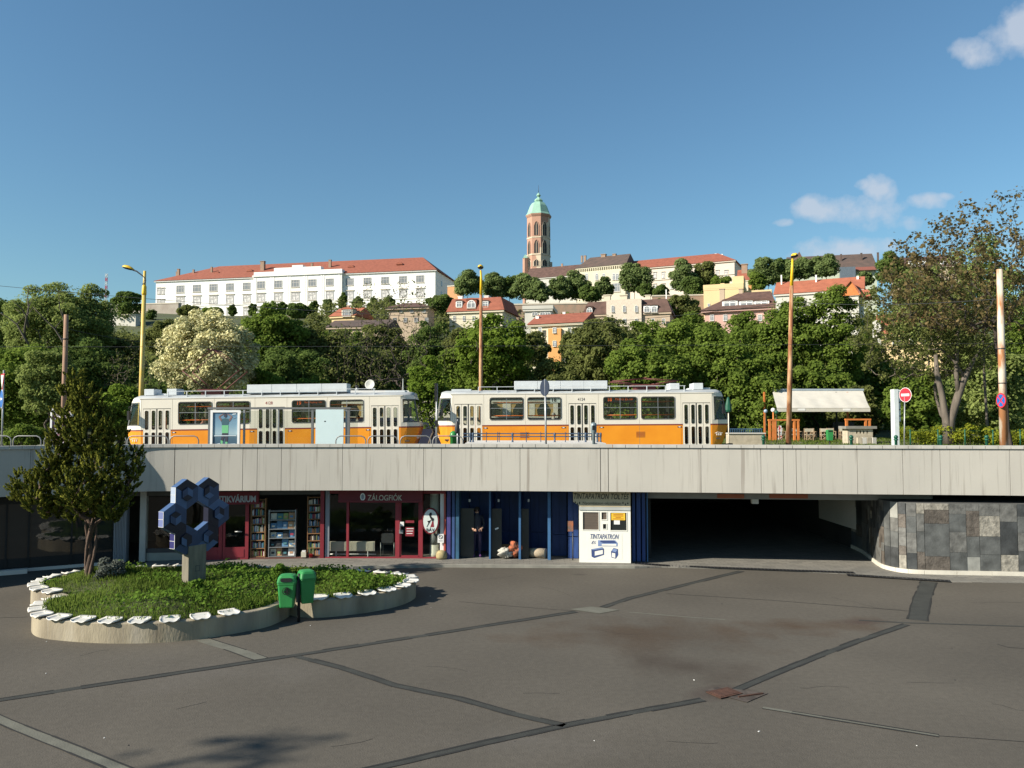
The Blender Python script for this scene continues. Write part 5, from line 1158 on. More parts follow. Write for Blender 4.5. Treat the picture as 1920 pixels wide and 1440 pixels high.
# seated passengers
SJ = dict(pelvis=(0, 0, .10, .13), chest=(0, .02, .42, (.17, .11)), neck=(0, 0, .60, .06), headb=(0, -.01, .68, .075), headt=(0, -.01, .80, .085), shl=(-.19, .02, .50, .055), ell=(-.24, -.04, .24, .045), wrl=(-.16, -.24, .18, .032), hal=(-.14, -.31, .18, .03), shr=(.19, .02, .50, .055), elr=(.24, -.04, .24, .045), wrr=(.16, -.24, .18, .032), har=(.14, -.31, .18, .03),
          hil=(-.09, -.04, .08, .09), knl=(-.11, -.42, .12, .065), anl=(-.11, -.42, -.30, .045), tol=(-.11, -.55, -.34, .035), hir=(.09, -.04, .08, .09), knr=(.11, -.42, .12, .065), anr=(.11, -.42, -.30, .045), tor=(.11, -.55, -.34, .035))
def rider(px, D, cloth, lab, hair, rotz, tram, dz=0):
    q = W(px, 790, D); base = tram.location.z + (q.x - tram.location.x) * .009; person('person', lab, SJ, cloth, 0, (q.x, D, base + 1.36 + dz), rotz, hair, .02, group='passengers in the trams')
CL = {n_: mat('cloth_' + n_, c, .9) for n_, c in dict(pink=(.62, .28, .22), white=(.62, .60, .56), dark=(.04, .04, .05), blue=(.08, .13, .28), tan=(.42, .28, .18), purple=(.09, .03, .12)).items()}
rider(381, 40.0, CL['pink'], 'passenger in pink top at the right of the first window of the left tram', HAIR_D, R(90), t1)
rider(554, 40.0, CL['tan'], 'passenger in tan shirt at the left of the third window of the left tram', HAIR_G, R(-90), t1)
rider(583, 40.2, CL['pink'], 'passenger in pink shirt behind the shelter post in the left tram', HAIR_D, R(90), t1)
rider(671, 40.0, CL['white'], 'passenger in white shirt at the last window of the left tram', HAIR_D, R(90), t1)
rider(1038, 40.0, CL['white'], 'passenger in white jacket under the route 18 plate', HAIR_G, R(90), t2)
rider(1146, 40.0, CL['tan'], 'passenger in tan top leaning at the third window of the right tram', HAIR_D, R(-90), t2)
rider(1249, 40.2, CL['dark'], 'passenger in dark clothes at the fourth window of the right tram', HAIR_D, R(90), t2)
rider(976, 41.3, CL['dark'], 'passenger in dark clothes on the far side of the right tram', HAIR_D, R(90), t2)
# person standing in the first alcove
PJ = dict(pelvis=(0, 0, .92, .14), chest=(0, .01, 1.28, (.18, .12)), neck=(0, 0, 1.47, .06), headb=(0, -.01, 1.54, .075), headt=(0, -.01, 1.66, .085), shl=(-.19, .01, 1.38, .06), ell=(-.25, .03, 1.10, .045), wrl=(-.16, -.15, .98, .032), hal=(-.10, -.20, .97, .03), shr=(.19, .01, 1.38, .06), elr=(.25, .03, 1.10, .045), wrr=(.16, -.15, .98, .032), har=(.10, -.20, .97, .03),
          hil=(-.09, 0, .86, .10), knl=(-.10, -.02, .50, .07), anl=(-.11, .02, .10, .045), tol=(-.13, -.15, .05, .04), hir=(.09, 0, .86, .10), knr=(.10, -.03, .50, .07), anr=(.10, .02, .10, .045), tor=(.12, -.15, .05, .04))
q = W(894, 1045, SD(894) + .30)
pr = person('person', 'person in dark clothes and purple shoes standing in the first blue alcove', PJ, CL['dark'], 0, (q.x, q.y, .082), R(8), HAIR_D, .03, legs_mat=mat('trousers_dark', (.03, .022, .05), .9), shoe=CL['purple'], extra=lambda t: (hand(t, (-.10, -.22, .97), (.6, -.3, -.6), SKIN), hand(t, (.10, -.22, .97), (-.6, -.3, -.6), SKIN, -1)))
# rails
rl = MB()
for y in (40.75 - .72, 40.75 + .72):
    for x in range(-40, 40, 4): rl.tube((x, y, street_z(x) - .02), (x + 4, y, street_z(x + 4) - .02), .05, k=4)
tag(rl.build('tram_rails', STEEL), kind='structure')
# ---------------------------------------------------------------- things on the street above
def at(px, D, z=None): q = W(px, 790, D); return Vector((q.x, D, street_z(q.x) if z is None else z))
def zat(py, D, px=960): return W(px, py, D).z
# bus shelter
D = 31.0; sx = lambda px: W(px, 790, D).x
b0 = at(390, D); bs = thing('tram_stop_shelter', 'long grey tram stop shelter with poster case and blank board', 'shelter', b0)
SG = mat('shelter_grey', (.15, .155, .155), .5, var=.15); zt = zat(765, D); g0 = b0.z
MB().box(sx(390), sx(657), D - .06, D + .04, zat(767.5, D), zt + .03).build('roof_beam', SG, bs, True); MB().box(sx(390), sx(657), D + .04, D + 1.5, zt - .02, zt + .02).build('roof', glass('roof_glass', (.10, .12, .12), .2), bs, True)
for a, b, m_ in ((391, 396.5, SG), (456.5, 459.5, STEEL), (521, 523.5, STEEL), (584, 588, SG), (648, 651, STEEL), (651.2, 656, SG)): MB().box(sx(a), sx(b), D - .04, D + .06, g0, zat(767.6, D)).build('post', m_, bs, True)
MB().box(sx(393), sx(397), D + .07, D + 1.35, g0, zt - .03).build('end_wall', TGLASS, bs, True)
for a, b in ((460, 520), (524, 583), (652, 666)): MB().box(sx(a), sx(b), D + .5, D + .515, g0 + .3, zt - .1).build('glass_panel', TGLASS, bs, True)
MB().box(sx(525), sx(580), D + .25, D + .6, g0 + .42, g0 + .46).build('bench', WOOD, bs, True)
# poster case
pcase = thing('poster_case', 'white framed advert of a person in a green shirt seen from behind', 'poster', at(424, D)); y = D - .12
ax, bx_, za, zb = sx(396.5), sx(451.5), zat(840, D), zat(769, D)
mb = MB(); mb.wall(ax, bx_, g0 + .1, zb, y, y + .10, [(ax + .09, bx_ - .09, za, zb - .09)]); mb.build('frame', WHITE, pcase, True)
px0, px1, pz0, pz1 = ax + .09, bx_ - .09, za, zb - .09; PWd, PH = px1 - px0, pz1 - pz0
gm = bpy.data.materials.new('poster_print'); gm.use_nodes = True; _n, _l = gm.node_tree.nodes, gm.node_tree.links; _t = _n.new('ShaderNodeTexCoord'); _s = _n.new('ShaderNodeSeparateXYZ'); _l.new(_t.outputs['Generated'], _s.inputs[0]); _r = _n.new('ShaderNodeValToRGB'); _l.new(_s.outputs[2], _r.inputs[0])
for i, (p, c) in enumerate(((0, (.05, .09, .13)), (.30, (.07, .13, .18)), (.40, (.33, .45, .50)), (.62, (.20, .33, .42)), (1, (.10, .20, .31)))):
    e = _r.color_ramp.elements[i] if i < 2 else _r.color_ramp.elements.new(p); e.position = p; e.color = (*c, 1)
_l.new(_r.outputs[0], _n['Principled BSDF'].inputs['Base Color']); _n['Principled BSDF'].inputs['Roughness'].default_value = .3
MB().box(px0, px1, y + .04, y + .06, pz0, pz1).build('print', gm, pcase, True)
def pp_(l): return [(px0 + a * PWd, pz0 + b * PH) for a, b in l]
mb = MB(); yf = y + .036
for k, l in ((0, [(.38, .82), (.33, .78), (.36, .66), (.37, .42), (.62, .42), (.63, .66), (.67, .78), (.62, .82), (.5, .84)]), (1, [(.36, .64), (.37, .42), (.62, .42), (.63, .64)]), (2, [(.24, .90), (.22, .86), (.33, .74), (.36, .80), (.28, .88), (.42, .94), (.41, .97)]), (2, [(.76, .90), (.78, .86), (.67, .74), (.64, .80), (.72, .88), (.58, .94), (.59, .97)]), (3, [(.44, .95), (.44, .88), (.5, .85), (.56, .88), (.56, .95), (.5, .98)]),
             (3, [(.38, .42), (.33, .22), (.42, .20), (.49, .36), (.50, .18), (.60, .18), (.62, .42)]), (1, [(.32, .22), (.34, .02), (.40, .02), (.41, .22)]), (1, [(.51, .18), (.52, .02), (.58, .02), (.60, .18)]), (4, [(.05, .33), (.95, .34), (.95, .36), (.05, .355)]), (4, [(.76, .93), (.95, .95), (.92, .97), (.8, .965)]), (4, [(.8, .82), (.93, .86), (.88, .84)]), (4, [(.05, .10), (.3, .12), (.3, .14)]), (4, [(.65, .08), (.95, .13), (.7, .12)])):
    mb.m(k).plate(pp_(l), yf - .002 * k, y + .0399)
mb.build('printed_figure', [mat('print_navy', (.05, .12, .15), .5), mat('print_green', (.17, .50, .24), .5), mat('print_skin', (.22, .13, .12), .5), mat('print_dark', (.05, .05, .07), .5), mat('print_white', (.6, .68, .72), .5)], pcase, True)
blank = thing('blank_board', 'pale blue blank board hung in the tram stop shelter', 'board', at(619, D)); MB().box(sx(593), sx(645), D - .10, D - .05, g0 + .35, zat(767.8, D)).build('board', mat('pale_blue_panel', (.58, .70, .70), .4, var=.04), blank, True); c = Vector((sx(610.5), D - .105, zat(790, D))); MB().box(c.x - .03, c.x + .03, c.y, c.y + .004, c.z - .02, c.z + .02).build('lock', BLACK, blank, True)
# white framed poster stand left
D2 = 33; q = at(112, D2); ps = thing('poster_stand', 'white framed poster stand with pink print behind the cypress tree', 'poster', q); x0, x1, z1 = W(94, 790, D2).x, W(134, 790, D2).x, zat(765.5, D2)
MB().wall(x0, x1, q.z, z1, D2, D2 + .12, [(x0 + .07, x1 - .07, q.z + .3, z1 - .07)]).build('frame', WHITE, ps, True); MB().box(x0 + .07, x1 - .07, D2 + .05, D2 + .07, q.z + .3, z1 - .07).build('print', mat('pink_print', (.70, .62, .68), .5, c2=(.20, .05, .10), scale=3, thr=(.45, .55)), ps, True)
# hoop barriers
def hoop(x0, x1, zh, D): r = .16; return [(x0, D, street_z(x0)), (x0, D, zh - r), (x0 + .05, D, zh - .05), (x0 + r, D, zh), (x1 - r, D, zh), (x1 - .05, D, zh - .05), (x1, D, zh - r), (x1, D, street_z(x1))]
Dh = 28.3; hx_ = lambda p: W(p, 790, Dh).x; rs = random.Random(3)
hl = ((-28, 22, 'at the left edge behind the road sign'), (26, 78, 'between the road sign and the poster stand'), (84, 128, 'in front of the pink poster stand'), (186, 238, 'right behind the cypress top'), (240, 316, 'below the first door of the left tram'), (319, 373, 'left of the green shirt poster'), (630, 686, 'in front of the blank pale blue board'), (690, 746, 'below the last door of the left tram'), (751, 808, 'between the two trams'), (812, 868, 'in front of the small green bin'))
for a, b, w_ in hl:
    zh = zat(817.5, Dh); o = MB().path(hoop(hx_(a), hx_(b), zh, Dh), .022, 8).build('hoop_barrier', mat('hoop_steel', (.25, .25, .24), .5, .3) if a == -28 else bpy.data.materials['hoop_steel']); tag(o, 'grey steel hoop barrier ' + w_, 'barrier', 'steel hoops along the parapet')
# posts and signs
def pole_sign(name, lab, px, D, ytop, lean=0, r=.03, m_=STEEL):
    b = at(px, D); t = thing(name, lab, 'sign', b); zt_ = zat(ytop, D); MB().tube((0, 0, 0), (lean, 0, zt_ - b.z), r).build('pole', m_, t); return t, b, zt_
t, b, zt_ = pole_sign('road_sign', 'pole at the left edge with red edged triangle above a blue disc', 4.5, 30, 694)
def disc(mb, c, n, rad, th_, m_=0, k=28):
    c, n = Vector(c), Vector(n).normalized(); u = n.cross(Vector((0, 0, 1))).normalized(); w = u.cross(n); mb.m(m_); b = len(mb.v)
    for o_ in (0, th_):
        for i in range(k): a = 2 * math.pi * i / k; mb.v.append(tuple(c + n * o_ + (u * math.cos(a) + w * math.sin(a)) * rad))
    for i in range(k): j = (i + 1) % k; mb.face([b + i, b + j, b + k + j, b + k + i])
    mb.face([b + i for i in range(k)][::-1]); mb.face([b + k + i for i in range(k)])
SBLUE = mat('sign_blue', (.02, .13, .42), .4); SRED = mat('sign_red', (.62, .03, .05), .4); SW = mat('sign_white', (.78, .78, .76), .4)
nn = Vector((-.75, -.66, 0)).normalized(); u = Vector((.66, -.75, 0)); zc_ = zat(748, 30) - b.z; mb = MB(); disc(mb, nn * .04 + Vector((0, 0, zc_)), nn, .36, .01, 1); disc(mb, nn * .051 + Vector((0, 0, zc_)), nn, .34, .004, 0)
mb.m(1)
for l in ([(-.18, -.03), (.08, -.03), (.08, -.10), (.22, 0), (.08, .10), (.08, .03), (-.18, .03)],): mb.poly([tuple(nn * .058 + u * a * -1 + Vector((0, 0, zc_ + c_))) for a, c_ in l])
mb.build('blue_disc', [SBLUE, SW], t); zc_ = zat(712, 30) - b.z; mb = MB()
for r_, o_, k in ((.45, .04, 0), (.34, .052, 1)):
    P = [nn * o_ + u * math.cos(R(a)) * r_ + Vector((0, 0, zc_ + math.sin(R(a)) * r_)) for a in (-90, 30, 150)]; mb.m(k).poly([tuple(p) for p in P]); mb.poly([tuple(p - nn * .008) for p in P][::-1])
mb.build('triangle', [SRED, SW], t)
t, b, zt_ = pole_sign('sign_post', 'thin pole with a narrow black panel edge on between the trams', 818.5, 28.6, 719)
MB().box(-.045, .02, -.35, .35, zat(752, 28.6) - b.z, zat(719, 28.6) - b.z).build('panel', BLACK, t); MB().box(-.03, .05, -.1, .1, zat(800, 28.6) - b.z, zat(788, 28.6) - b.z).build('sticker_box', BLACK, t)
t, b, zt_ = pole_sign('sign_post', 'pole with a dark disc seen from behind in front of the right tram', 1024, 28.4, 711, -.03, .035)
mb = MB(); nn2 = Vector((.86, .5, 0)); disc(mb, Vector((-.04, 0, zat(727, 28.4) - b.z)), -nn2, .30, .02); mb.build('disc_back', mat('disc_back_navy', (.02, .03, .055), .6), t)
t, b, zt_ = pole_sign('sign_post', 'short post with a dark narrow cover beside the small green bin', 858, 29.5, 786, 0, .03, STEEL); mb = MB(); mb.lathe((-.02, 0, zat(812, 29.5) - b.z), [(.05, 0), (.09, .05), (.09, .25), (.05, .42), (.03, .46)], 10); mb.build('cover', DARK, t)
tb_ = thing('round_bin', 'small green domed litter bin beside the hoop barrier on the street', 'litter bin', at(850.5, 31)); zt_ = zat(808, 31) - tb_.location.z
mb = MB(); mb.lathe((0, 0, 0), [(.10, .2), (.13, .22), (.14, zt_ - .25), (.16, zt_ - .24), (.16, zt_ - .15), (.12, zt_ - .05), (.05, zt_)], 18); mb.lathe((0, 0, 0), [(.03, 0), (.03, .2)], 8); mb.build('body', mat('green_enamel', (.03, .22, .05), .35), tb_); MB().box(-.09, .09, -.165, -.15, zt_ - .23, zt_ - .17).build('slot', BLACK, tb_)
mt = thing('parking_meter', 'grey rounded parking meter behind the blue fence', 'parking meter', at(1113, 31.5)); zt_ = zat(792, 31.5) - mt.location.z; mb = MB(); mb.lathe((0, 0, 0), [(.06, 0), (.06, zt_ - .45), (.12, zt_ - .38), (.125, zt_ - .1), (.09, zt_ - .02), (.03, zt_)], 16); mb.build('body', mat('meter_grey', (.22, .28, .29), .4, .3), mt); MB().box(-.07, .07, -.13, -.11, zt_ - .3, zt_ - .12).build('display', BLACK, mt)
# stair well wall with blue fence
Ds = 33.0; q0, q1 = at(872, Ds), at(1132, Ds); ztop = zat(831, 31.5)
swl = thing('stair_wall', 'low concrete stair well wall carrying the blue fence', 'wall', at(1000, Ds)); MB().box(W(872, 790, 31.5).x, W(1136, 790, 31.5).x, 31.5, 36, 2.8, ztop).build('wall', CONC, swl, True)
fn = thing('blue_fence', 'dark blue two rail fence with round headed posts before the right tram', 'fence', (W(1000, 790, 33).x, 33, ztop)); fx = lambda p: W(p, 790, 33).x; zr = lambda p: zat(p, 33)
for p_ in (882, 887, 961, 1040, 1098, 1120, 1126): MB().lathe((fx(p_), 33, ztop), [(.055, 0), (.055, .02), (.035, .03), (.035, .26), (.05, .28), (.05, .36), (.025, .40)], 10).build('post', BLUEGREY, fn, True)
mb = MB(); mb.box(fx(868), fx(1128), 32.98, 33.02, zr(814), zr(812)); mb.box(fx(868), fx(1128), 32.98, 33.02, zr(819.5), zr(817.5))
for p_ in (912, 933, 936, 987, 1014, 1060, 1085): mb.box(fx(p_) - .015, fx(p_) + .015, 32.96, 33.04, ztop, zr(810))
mb.build('rail', BLUEGREY, fn, True)
# bollards on the kerb
bp = None
for i, (p_, w_) in enumerate(((1431, 'below the beige bench wall'), (1595.5, 'before the stone counter'), (1679, 'at the foot of the tall white board'), (1763, 'below the twin trunked tree'), (1849, 'left of the rusty pole at the right'))):
    if bp is None:
        q = at(p_, 28.6); bp = thing('bollard', '', 'bollard', q); MB().lathe((0, 0, 0), [(.08, 0), (.08, .25), (.05, .3), (.05, zat(826, 28.6) - q.z), (.08, zat(825, 28.6) - q.z), (.08, zat(823.5, 28.6) - q.z), (.04, zat(822.5, 28.6) - q.z)], 12).build('shaft', DKGREEN, bp); mb = MB(); z_ = zat(819.5, 28.6) - q.z; mb.lathe((0, 0, z_), [(.02, -.075), (.06, -.05), (.08, 0), (.06, .05), (.02, .075)], 12); mb.build('ball', DKGREEN, bp); o = bp
    else: o = copy_tree(bp)
    q = at(p_, 28.6); o.location = (q.x, q.y, bp.location.z); tag(o, 'dark green ball topped bollard ' + w_, 'bollard', 'green bollards along the parapet')
# lamp posts
YEL = mat('yellow_paint', (.62, .42, .06), .5, var=.12, c2=(.55, .42, .16)); RUST = mat('rusty_steel', (.50, .30, .16), .85, c2=(.24, .095, .04), scale=3.5, stretch=(1.6, 1.6, .35), thr=(.42, .6), bump=.3); RUSTP = mat('peeling_pole', (.52, .47, .38), .8, c2=(.34, .15, .06), scale=2.2, stretch=(1.2, 1.2, .3), thr=(.45, .57), bump=.3); WOODP = mat('old_pole', (.36, .22, .14), .9, c2=(.22, .14, .10), scale=4, stretch=(2, 2, .2), thr=(.35, .65))
YEL2 = mat('bright_yellow_paint', (.78, .48, .02), .45, var=.1)
def head(t, p, d, yaw=0):
    mb = MB(); mb.sm = True; L = [(-.16, .05, 0), (-.05, .12, .01), (.15, .17, .02), (.38, .15, .01), (.52, .06, 0)]; d = Vector(d).normalized(); s = d.cross(Vector((0, 0, 1))).normalized(); n0 = len(mb.v); k = 12
    for a, r, z in L:
        for j in range(k): an = 2 * math.pi * j / k; mb.v.append(tuple(Vector(p) + d * a + s * math.cos(an) * r + Vector((0, 0, math.sin(an) * r * (.9 if math.sin(an) > 0 else .6) + z))))
    for i in range(len(L) - 1):
        for j in range(k): mb.m(0 if j < k // 2 else 1); a, b = n0 + i * k + j, n0 + i * k + (j + 1) % k; mb.face([a, b, b + k, a + k][::-1])
    mb.m(1).face([n0 + j for j in range(k)]); mb.face([n0 + (len(L) - 1) * k + j for j in range(k)][::-1]); mb.build('lamp_head', [YEL2, BLACK], t)
D = 45; b = at(263, D); t = thing('street_lamp', 'yellow street lamp with a curved arm reaching left', 'street lamp', b, group='street lamps behind the trams'); zt_ = zat(508, D) - b.z; zm = zat(545, D) - b.z
MB().path([(0, 0, 0), (.06, 0, zm)], [.15, .11], 12).build('pole', YEL, t); MB().path([(.06, 0, zm), (.07, 0, zt_)], [.085, .075], 10).build('upper_pole', YEL, t); MB().lathe((.06, 0, zm - .25), [(.12, 0), (.13, .1), (.12, .5), (.09, .55)], 12).build('collar', YEL2, t)
ax_ = lambda p, y: (W(p, y, D).x - b.x, -.05, W(p, y, D).z - b.z)
MB().path([ax_(268, 533), ax_(272, 531), ax_(274, 526), ax_(271, 520), ax_(265, 515), ax_(257, 509), ax_(248, 505.5)], [.035, .035, .035, .035, .035, .04, .05], 8).build('arm', DARK, t); head(t, ax_(247, 505), (-1, 0, .28))
D = 44; b = at(901.5, D); t = thing('street_lamp', 'rust streaked lamp pole with yellow top standing behind the right tram', 'street lamp', b, group='street lamps behind the trams'); zt_ = zat(507, D) - b.z; zy = zat(553, D) - b.z
MB().path([(0, 0, 0), (.0, 0, zy)], [.13, .085], 12).build('pole', RUST, t); MB().path([(0, 0, zy), (.01, 0, zy + .9), (-.02, 0, zt_)], [.085, .07, .05], 10).build('upper_pole', YEL2, t); head(t, (-.02, -.1, zt_ + .1), (0, -1, -.02))
D = 43; b = at(1477.5, D); b.z = lawn_z(b.x, b.y) - .03; t = thing('street_lamp', 'tall rusty lamp pole with yellow top before the cream awning', 'street lamp', b, group='street lamps behind the trams'); zt_ = zat(485, D) - b.z; zy = zat(536, D) - b.z; xt = W(1486, 485, D).x - b.x
MB().path([(0, 0, 0), (xt * .8, 0, zy)], [.15, .10], 14).build('pole', RUST, t); MB().path([(xt * .8, 0, zy), (xt * .95, 0, zy + 1), (xt, 0, zt_)], [.09, .075, .05], 10).build('upper_pole', YEL2, t); head(t, (xt, -.1, zt_ + .08), (0, -1, -.02))
D = 32.2; b = at(1881, D); t = thing('utility_pole', 'thick peeling rusty pole at the right edge', 'pole', b); xt = W(1874, 505, D).x - b.x; zt_ = zat(505, D) - b.z
MB().path([(0, 0, 0), (xt * .5, 0, zt_ * .5), (xt, 0, zt_)], [.165, .14, .115], 16).build('shaft', RUSTP, t); mb = MB(); mb.lathe((xt * .42, 0, zt_ * .40), [(.16, 0), (.16, .04)], 14); mb.lathe((xt * .55, 0, zt_ * .58), [(.15, 0), (.15, .04)], 14); mb.build('bands', DARK, t)
c = Vector((W(1871.5, 751, D).x, D - .2, zat(751, D))); t = thing('no_stopping_sign', 'round blue and red no stopping sign strapped to the thick pole', 'sign', c); mb = MB(); n3 = Vector((-.99, -.04, 0)).normalized(); disc(mb, (0, 0, 0), n3, .30, .012, 0); disc(mb, n3 * .013, n3, .245, .004, 1); u = n3.cross(Vector((0, 0, 1))).normalized()
for s in (1, -1): mb.m(0).poly([tuple(n3 * (.020 + .002 * s) + (u * a + Vector((0, 0, 1)) * c_)) for a, c_ in ((-.19, -.15 * s), (-.15, -.19 * s), (.19, .15 * s), (.15, .19 * s))])
mb.build('disc', [SRED, SBLUE], t)
D = 45.5; b = at(119, D); t = thing('wooden_pole', 'weathered brown pole rising behind the cypress tree', 'pole', b); zt_ = zat(590, D) - b.z; MB().path([(0, 0, 0), (.0, 0, zt_)], [.16, .12], 12).build('shaft', WOODP, t); mb = MB(); mb.lathe((0, 0, zat(637, D) - b.z), [(.14, 0), (.14, .07)], 12); mb.box(-.2, -.1, -.03, .03, zat(637, D) - b.z, zat(634, D) - b.z); mb.build('band', BLACK, t)
# no entry sign and white board
t, b, zt_ = pole_sign('no_entry_sign', 'round red no entry sign on a leaning grey pole', 1693.5, 33, 742, .09, .028)
n4 = Vector((-.92, -.39, 0)).normalized(); c = Vector((.10, -.04, zat(740.5, 33) - b.z)); mb = MB(); disc(mb, c, n4, .305, .012, 1); disc(mb, c + n4 * .013, n4, .285, .003, 0); u = n4.cross(Vector((0, 0, 1))).normalized(); mb.m(1).poly([tuple(c + n4 * .019 + u * a + Vector((0, 0, z_))) for a, z_ in ((-.20, -.05), (.20, -.05), (.20, .05), (-.20, .05))]); mb.build('disc', [SRED, SW], t)
D = 40; b = at(1681, D); b.z = lawn_z(b.x, b.y) - .02; t = thing('notice_board', 'tall narrow white board seen edge on beside the no entry sign', 'board', b); xx = lambda p: W(p, 790, D).x - b.x
mb = MB(); mb.box(xx(1675), xx(1683), -.15, .25, .1, zat(730, D) - b.z); mb.build('board', mat('board_white', (.62, .66, .66), .5, var=.15), t); mb = MB(); mb.box(xx(1683.2), xx(1689), .0, .5, zat(790, D) - b.z, zat(731, D) - b.z); mb.build('side_panel', WHITE, t); mb = MB(); mb.tube((xx(1684), .1, 0), (xx(1684), .1, zat(790, D) - b.z), .05); mb.build('post', RUST, t); mb = MB()
for y_ in (742, 754, 768, 780): mb.box(xx(1683), xx(1689.5), -.02, -.003, zat(y_ + .8, D) - b.z, zat(y_ - .8, D) - b.z)
mb.build('clamps', DARK, t)
# fence of thin posts in front of the hedge
t = thing('post_fence', 'row of thin dark green posts with a wire before the yellow hedge', 'fence', at(1760, 44)); zl = 3.1
for p_ in (1706, 1758, 1808.5, 1861, 1912): x = W(p_, 790, 44).x; MB().tube((x, 44, lawn_z(x, 44)), (x, 44, zat(805, 44)), .035, k=8).build('post', DKGREEN, t, True)
mb = MB(); mb.tube((W(1700, 790, 44).x, 44, zat(808, 44)), (W(1930, 790, 44).x, 44, zat(808, 44)), .008, k=4); mb.build('wire', DKGREEN, t, True)
# pavilion
D = 57.0; X = lambda p, d=0: W(p, 790, D + d).x; Z = lambda p, d=0: zat(p, D + d); pb = Vector((X(1545), D, lawn_z(X(1545), D)))
t = thing('terrace_awning', 'sloping cream canvas awning over an outdoor terrace', 'awning', pb)
aw = MB(); aw.sm = True; nu, nv = 44, 8; DF, DB = 0.0, 3.2
for j in range(nv + 1):
    for i in range(nu + 1):
        u, v = i / nu, j / nv; xl = X(1457, DF) * (1 - v) + X(1449, DB) * v; xr = X(1632, DF) * (1 - v) + X(1619, DB) * v; z0_, z1_ = Z(765, DF), Z(732, DB); x = xl + (xr - xl) * u
        aw.v.append((x, D + DF + (DB - DF) * v, z0_ + (z1_ - z0_) * v - .10 * math.sin(math.pi * v) + .022 * math.sin(u * 34 + 2 * math.sin(v * 2)) * math.sin(math.pi * min(1, v * 1.3 + .04))))
for j in range(nv):
    for i in range(nu): a = j * (nu + 1) + i; aw.face([a, a + 1, a + nu + 2, a + nu + 1])
aw.sm = False; aw.box(X(1457), X(1632), D - .03, D, Z(772), Z(765.5)); aw.build('canvas', mat('canvas', (.56, .53, .46), .85, var=.1), t, True)
MB().box(X(1449, 3.2), X(1620, 3.2), D + 3.1, D + 3.3, Z(732.5, 3.2), Z(729, 3.2)).build('ridge_rail', mat('rail_blue_grey', (.35, .42, .48), .5), t, True)
for a, b_ in ((1496, 1510), (1581, 1595)): MB().box(X(a), X(b_), D - .045, D - .031, Z(770), Z(766)).build('logo_patch', WHITE, t, True)
for p_ in (1458, 1600, 1622): MB().box(X(p_) - .06, X(p_) + .06, D + 2.9, D + 3.0, pb.z, Z(735, 3)).build('post', ORANGE_WOOD if p_ != 1600 else BLACK, t, True)
def frame(lab, ps, D, ytop, zb_, cross=True):
    x_ = lambda p: W(p, 790, D).x; t = thing('timber_pergola', lab, 'frame', (x_(ps[0]), D, zb_)); 
    for p in ps: MB().box(x_(p) - .07, x_(p) + .07, D - .07, D + .07, zb_, zat(ytop + 3, D)).build('post', ORANGE_WOOD, t, True)
    MB().box(x_(ps[0]) - .1, x_(ps[-1]) + .1, D - .08, D + .08, zat(ytop + 3, D), zat(ytop, D)).build('top_beam', ORANGE_WOOD, t, True); return t
frame('orange timber pergola frame at the left end of the terrace', (1443, 1449, 1453, 1489, 1496), 54, 786, 3.25); frame('orange timber pergola frame behind the stone counter', (1587, 1623, 1630), 55, 785, 3.25)
gl = thing('globe_lamp', 'white globe lamp on an orange post at the terrace corner', 'lamp', (W(1450, 790, 54).x, 54, 3.25)); MB().tube((0, 0, 0), (0, 0, zat(772, 54) - 3.25), .05).build('post', ORANGE_WOOD, gl)
def ball(mb, c, r, m_=0): mb.sm = True; mb.m(m_).lathe(c, [(r * math.sin(math.pi * i / 8) + .001, -r * math.cos(math.pi * i / 8)) for i in range(9)], 14); return mb
ball(MB(), (0, 0, zat(769, 54) - 3.25), .15).build('globe', WHITE, gl)
gl = thing('globe_lamp', 'blue grey globe lamp left of the white globe', 'lamp', (W(1436, 790, 56).x, 56, 3.25)); MB().tube((0, 0, 0), (0, 0, zat(773, 56) - 3.25), .03).build('post', BLACK, gl); ball(MB(), (0, 0, zat(771, 56) - 3.25), .14).build('globe', mat('globe_blue', (.30, .38, .48), .3), gl)
gl = thing('globe_lamp', 'dark green globe lamp half hidden behind the white globe', 'lamp', (W(1456, 790, 56).x, 56, 3.25)); MB().tube((0, 0, 0), (0, 0, zat(775, 56) - 3.25), .03).build('post', BLACK, gl); ball(MB(), (0, 0, zat(773, 56) - 3.25), .14).build('globe', DKGREEN, gl)
# dark parasol and blue red sign inside the terrace
o = MB().plate([(0, 0), (.30, 0), (.26, 1.1), (.05, 1.1)], 0, .05).build('banner', mat('banner_print', (.70, .72, .74), .6, c2=(.45, .05, .06), scale=5, thr=(.45, .5))); o.location = (W(1458, 790, 56).x, 56, 3.3); tag(o, 'white and red roll up banner inside the left orange frame', 'banner')
o = MB().box(0, 1.6, 0, .1, 0, 1.35).build('menu_screen', mat('screen_dark', (.04, .04, .045), .7)); o.location = (W(1562, 790, 60).x, 60, 3.3); tag(o, 'dark screen standing behind the terrace chairs', 'screen')
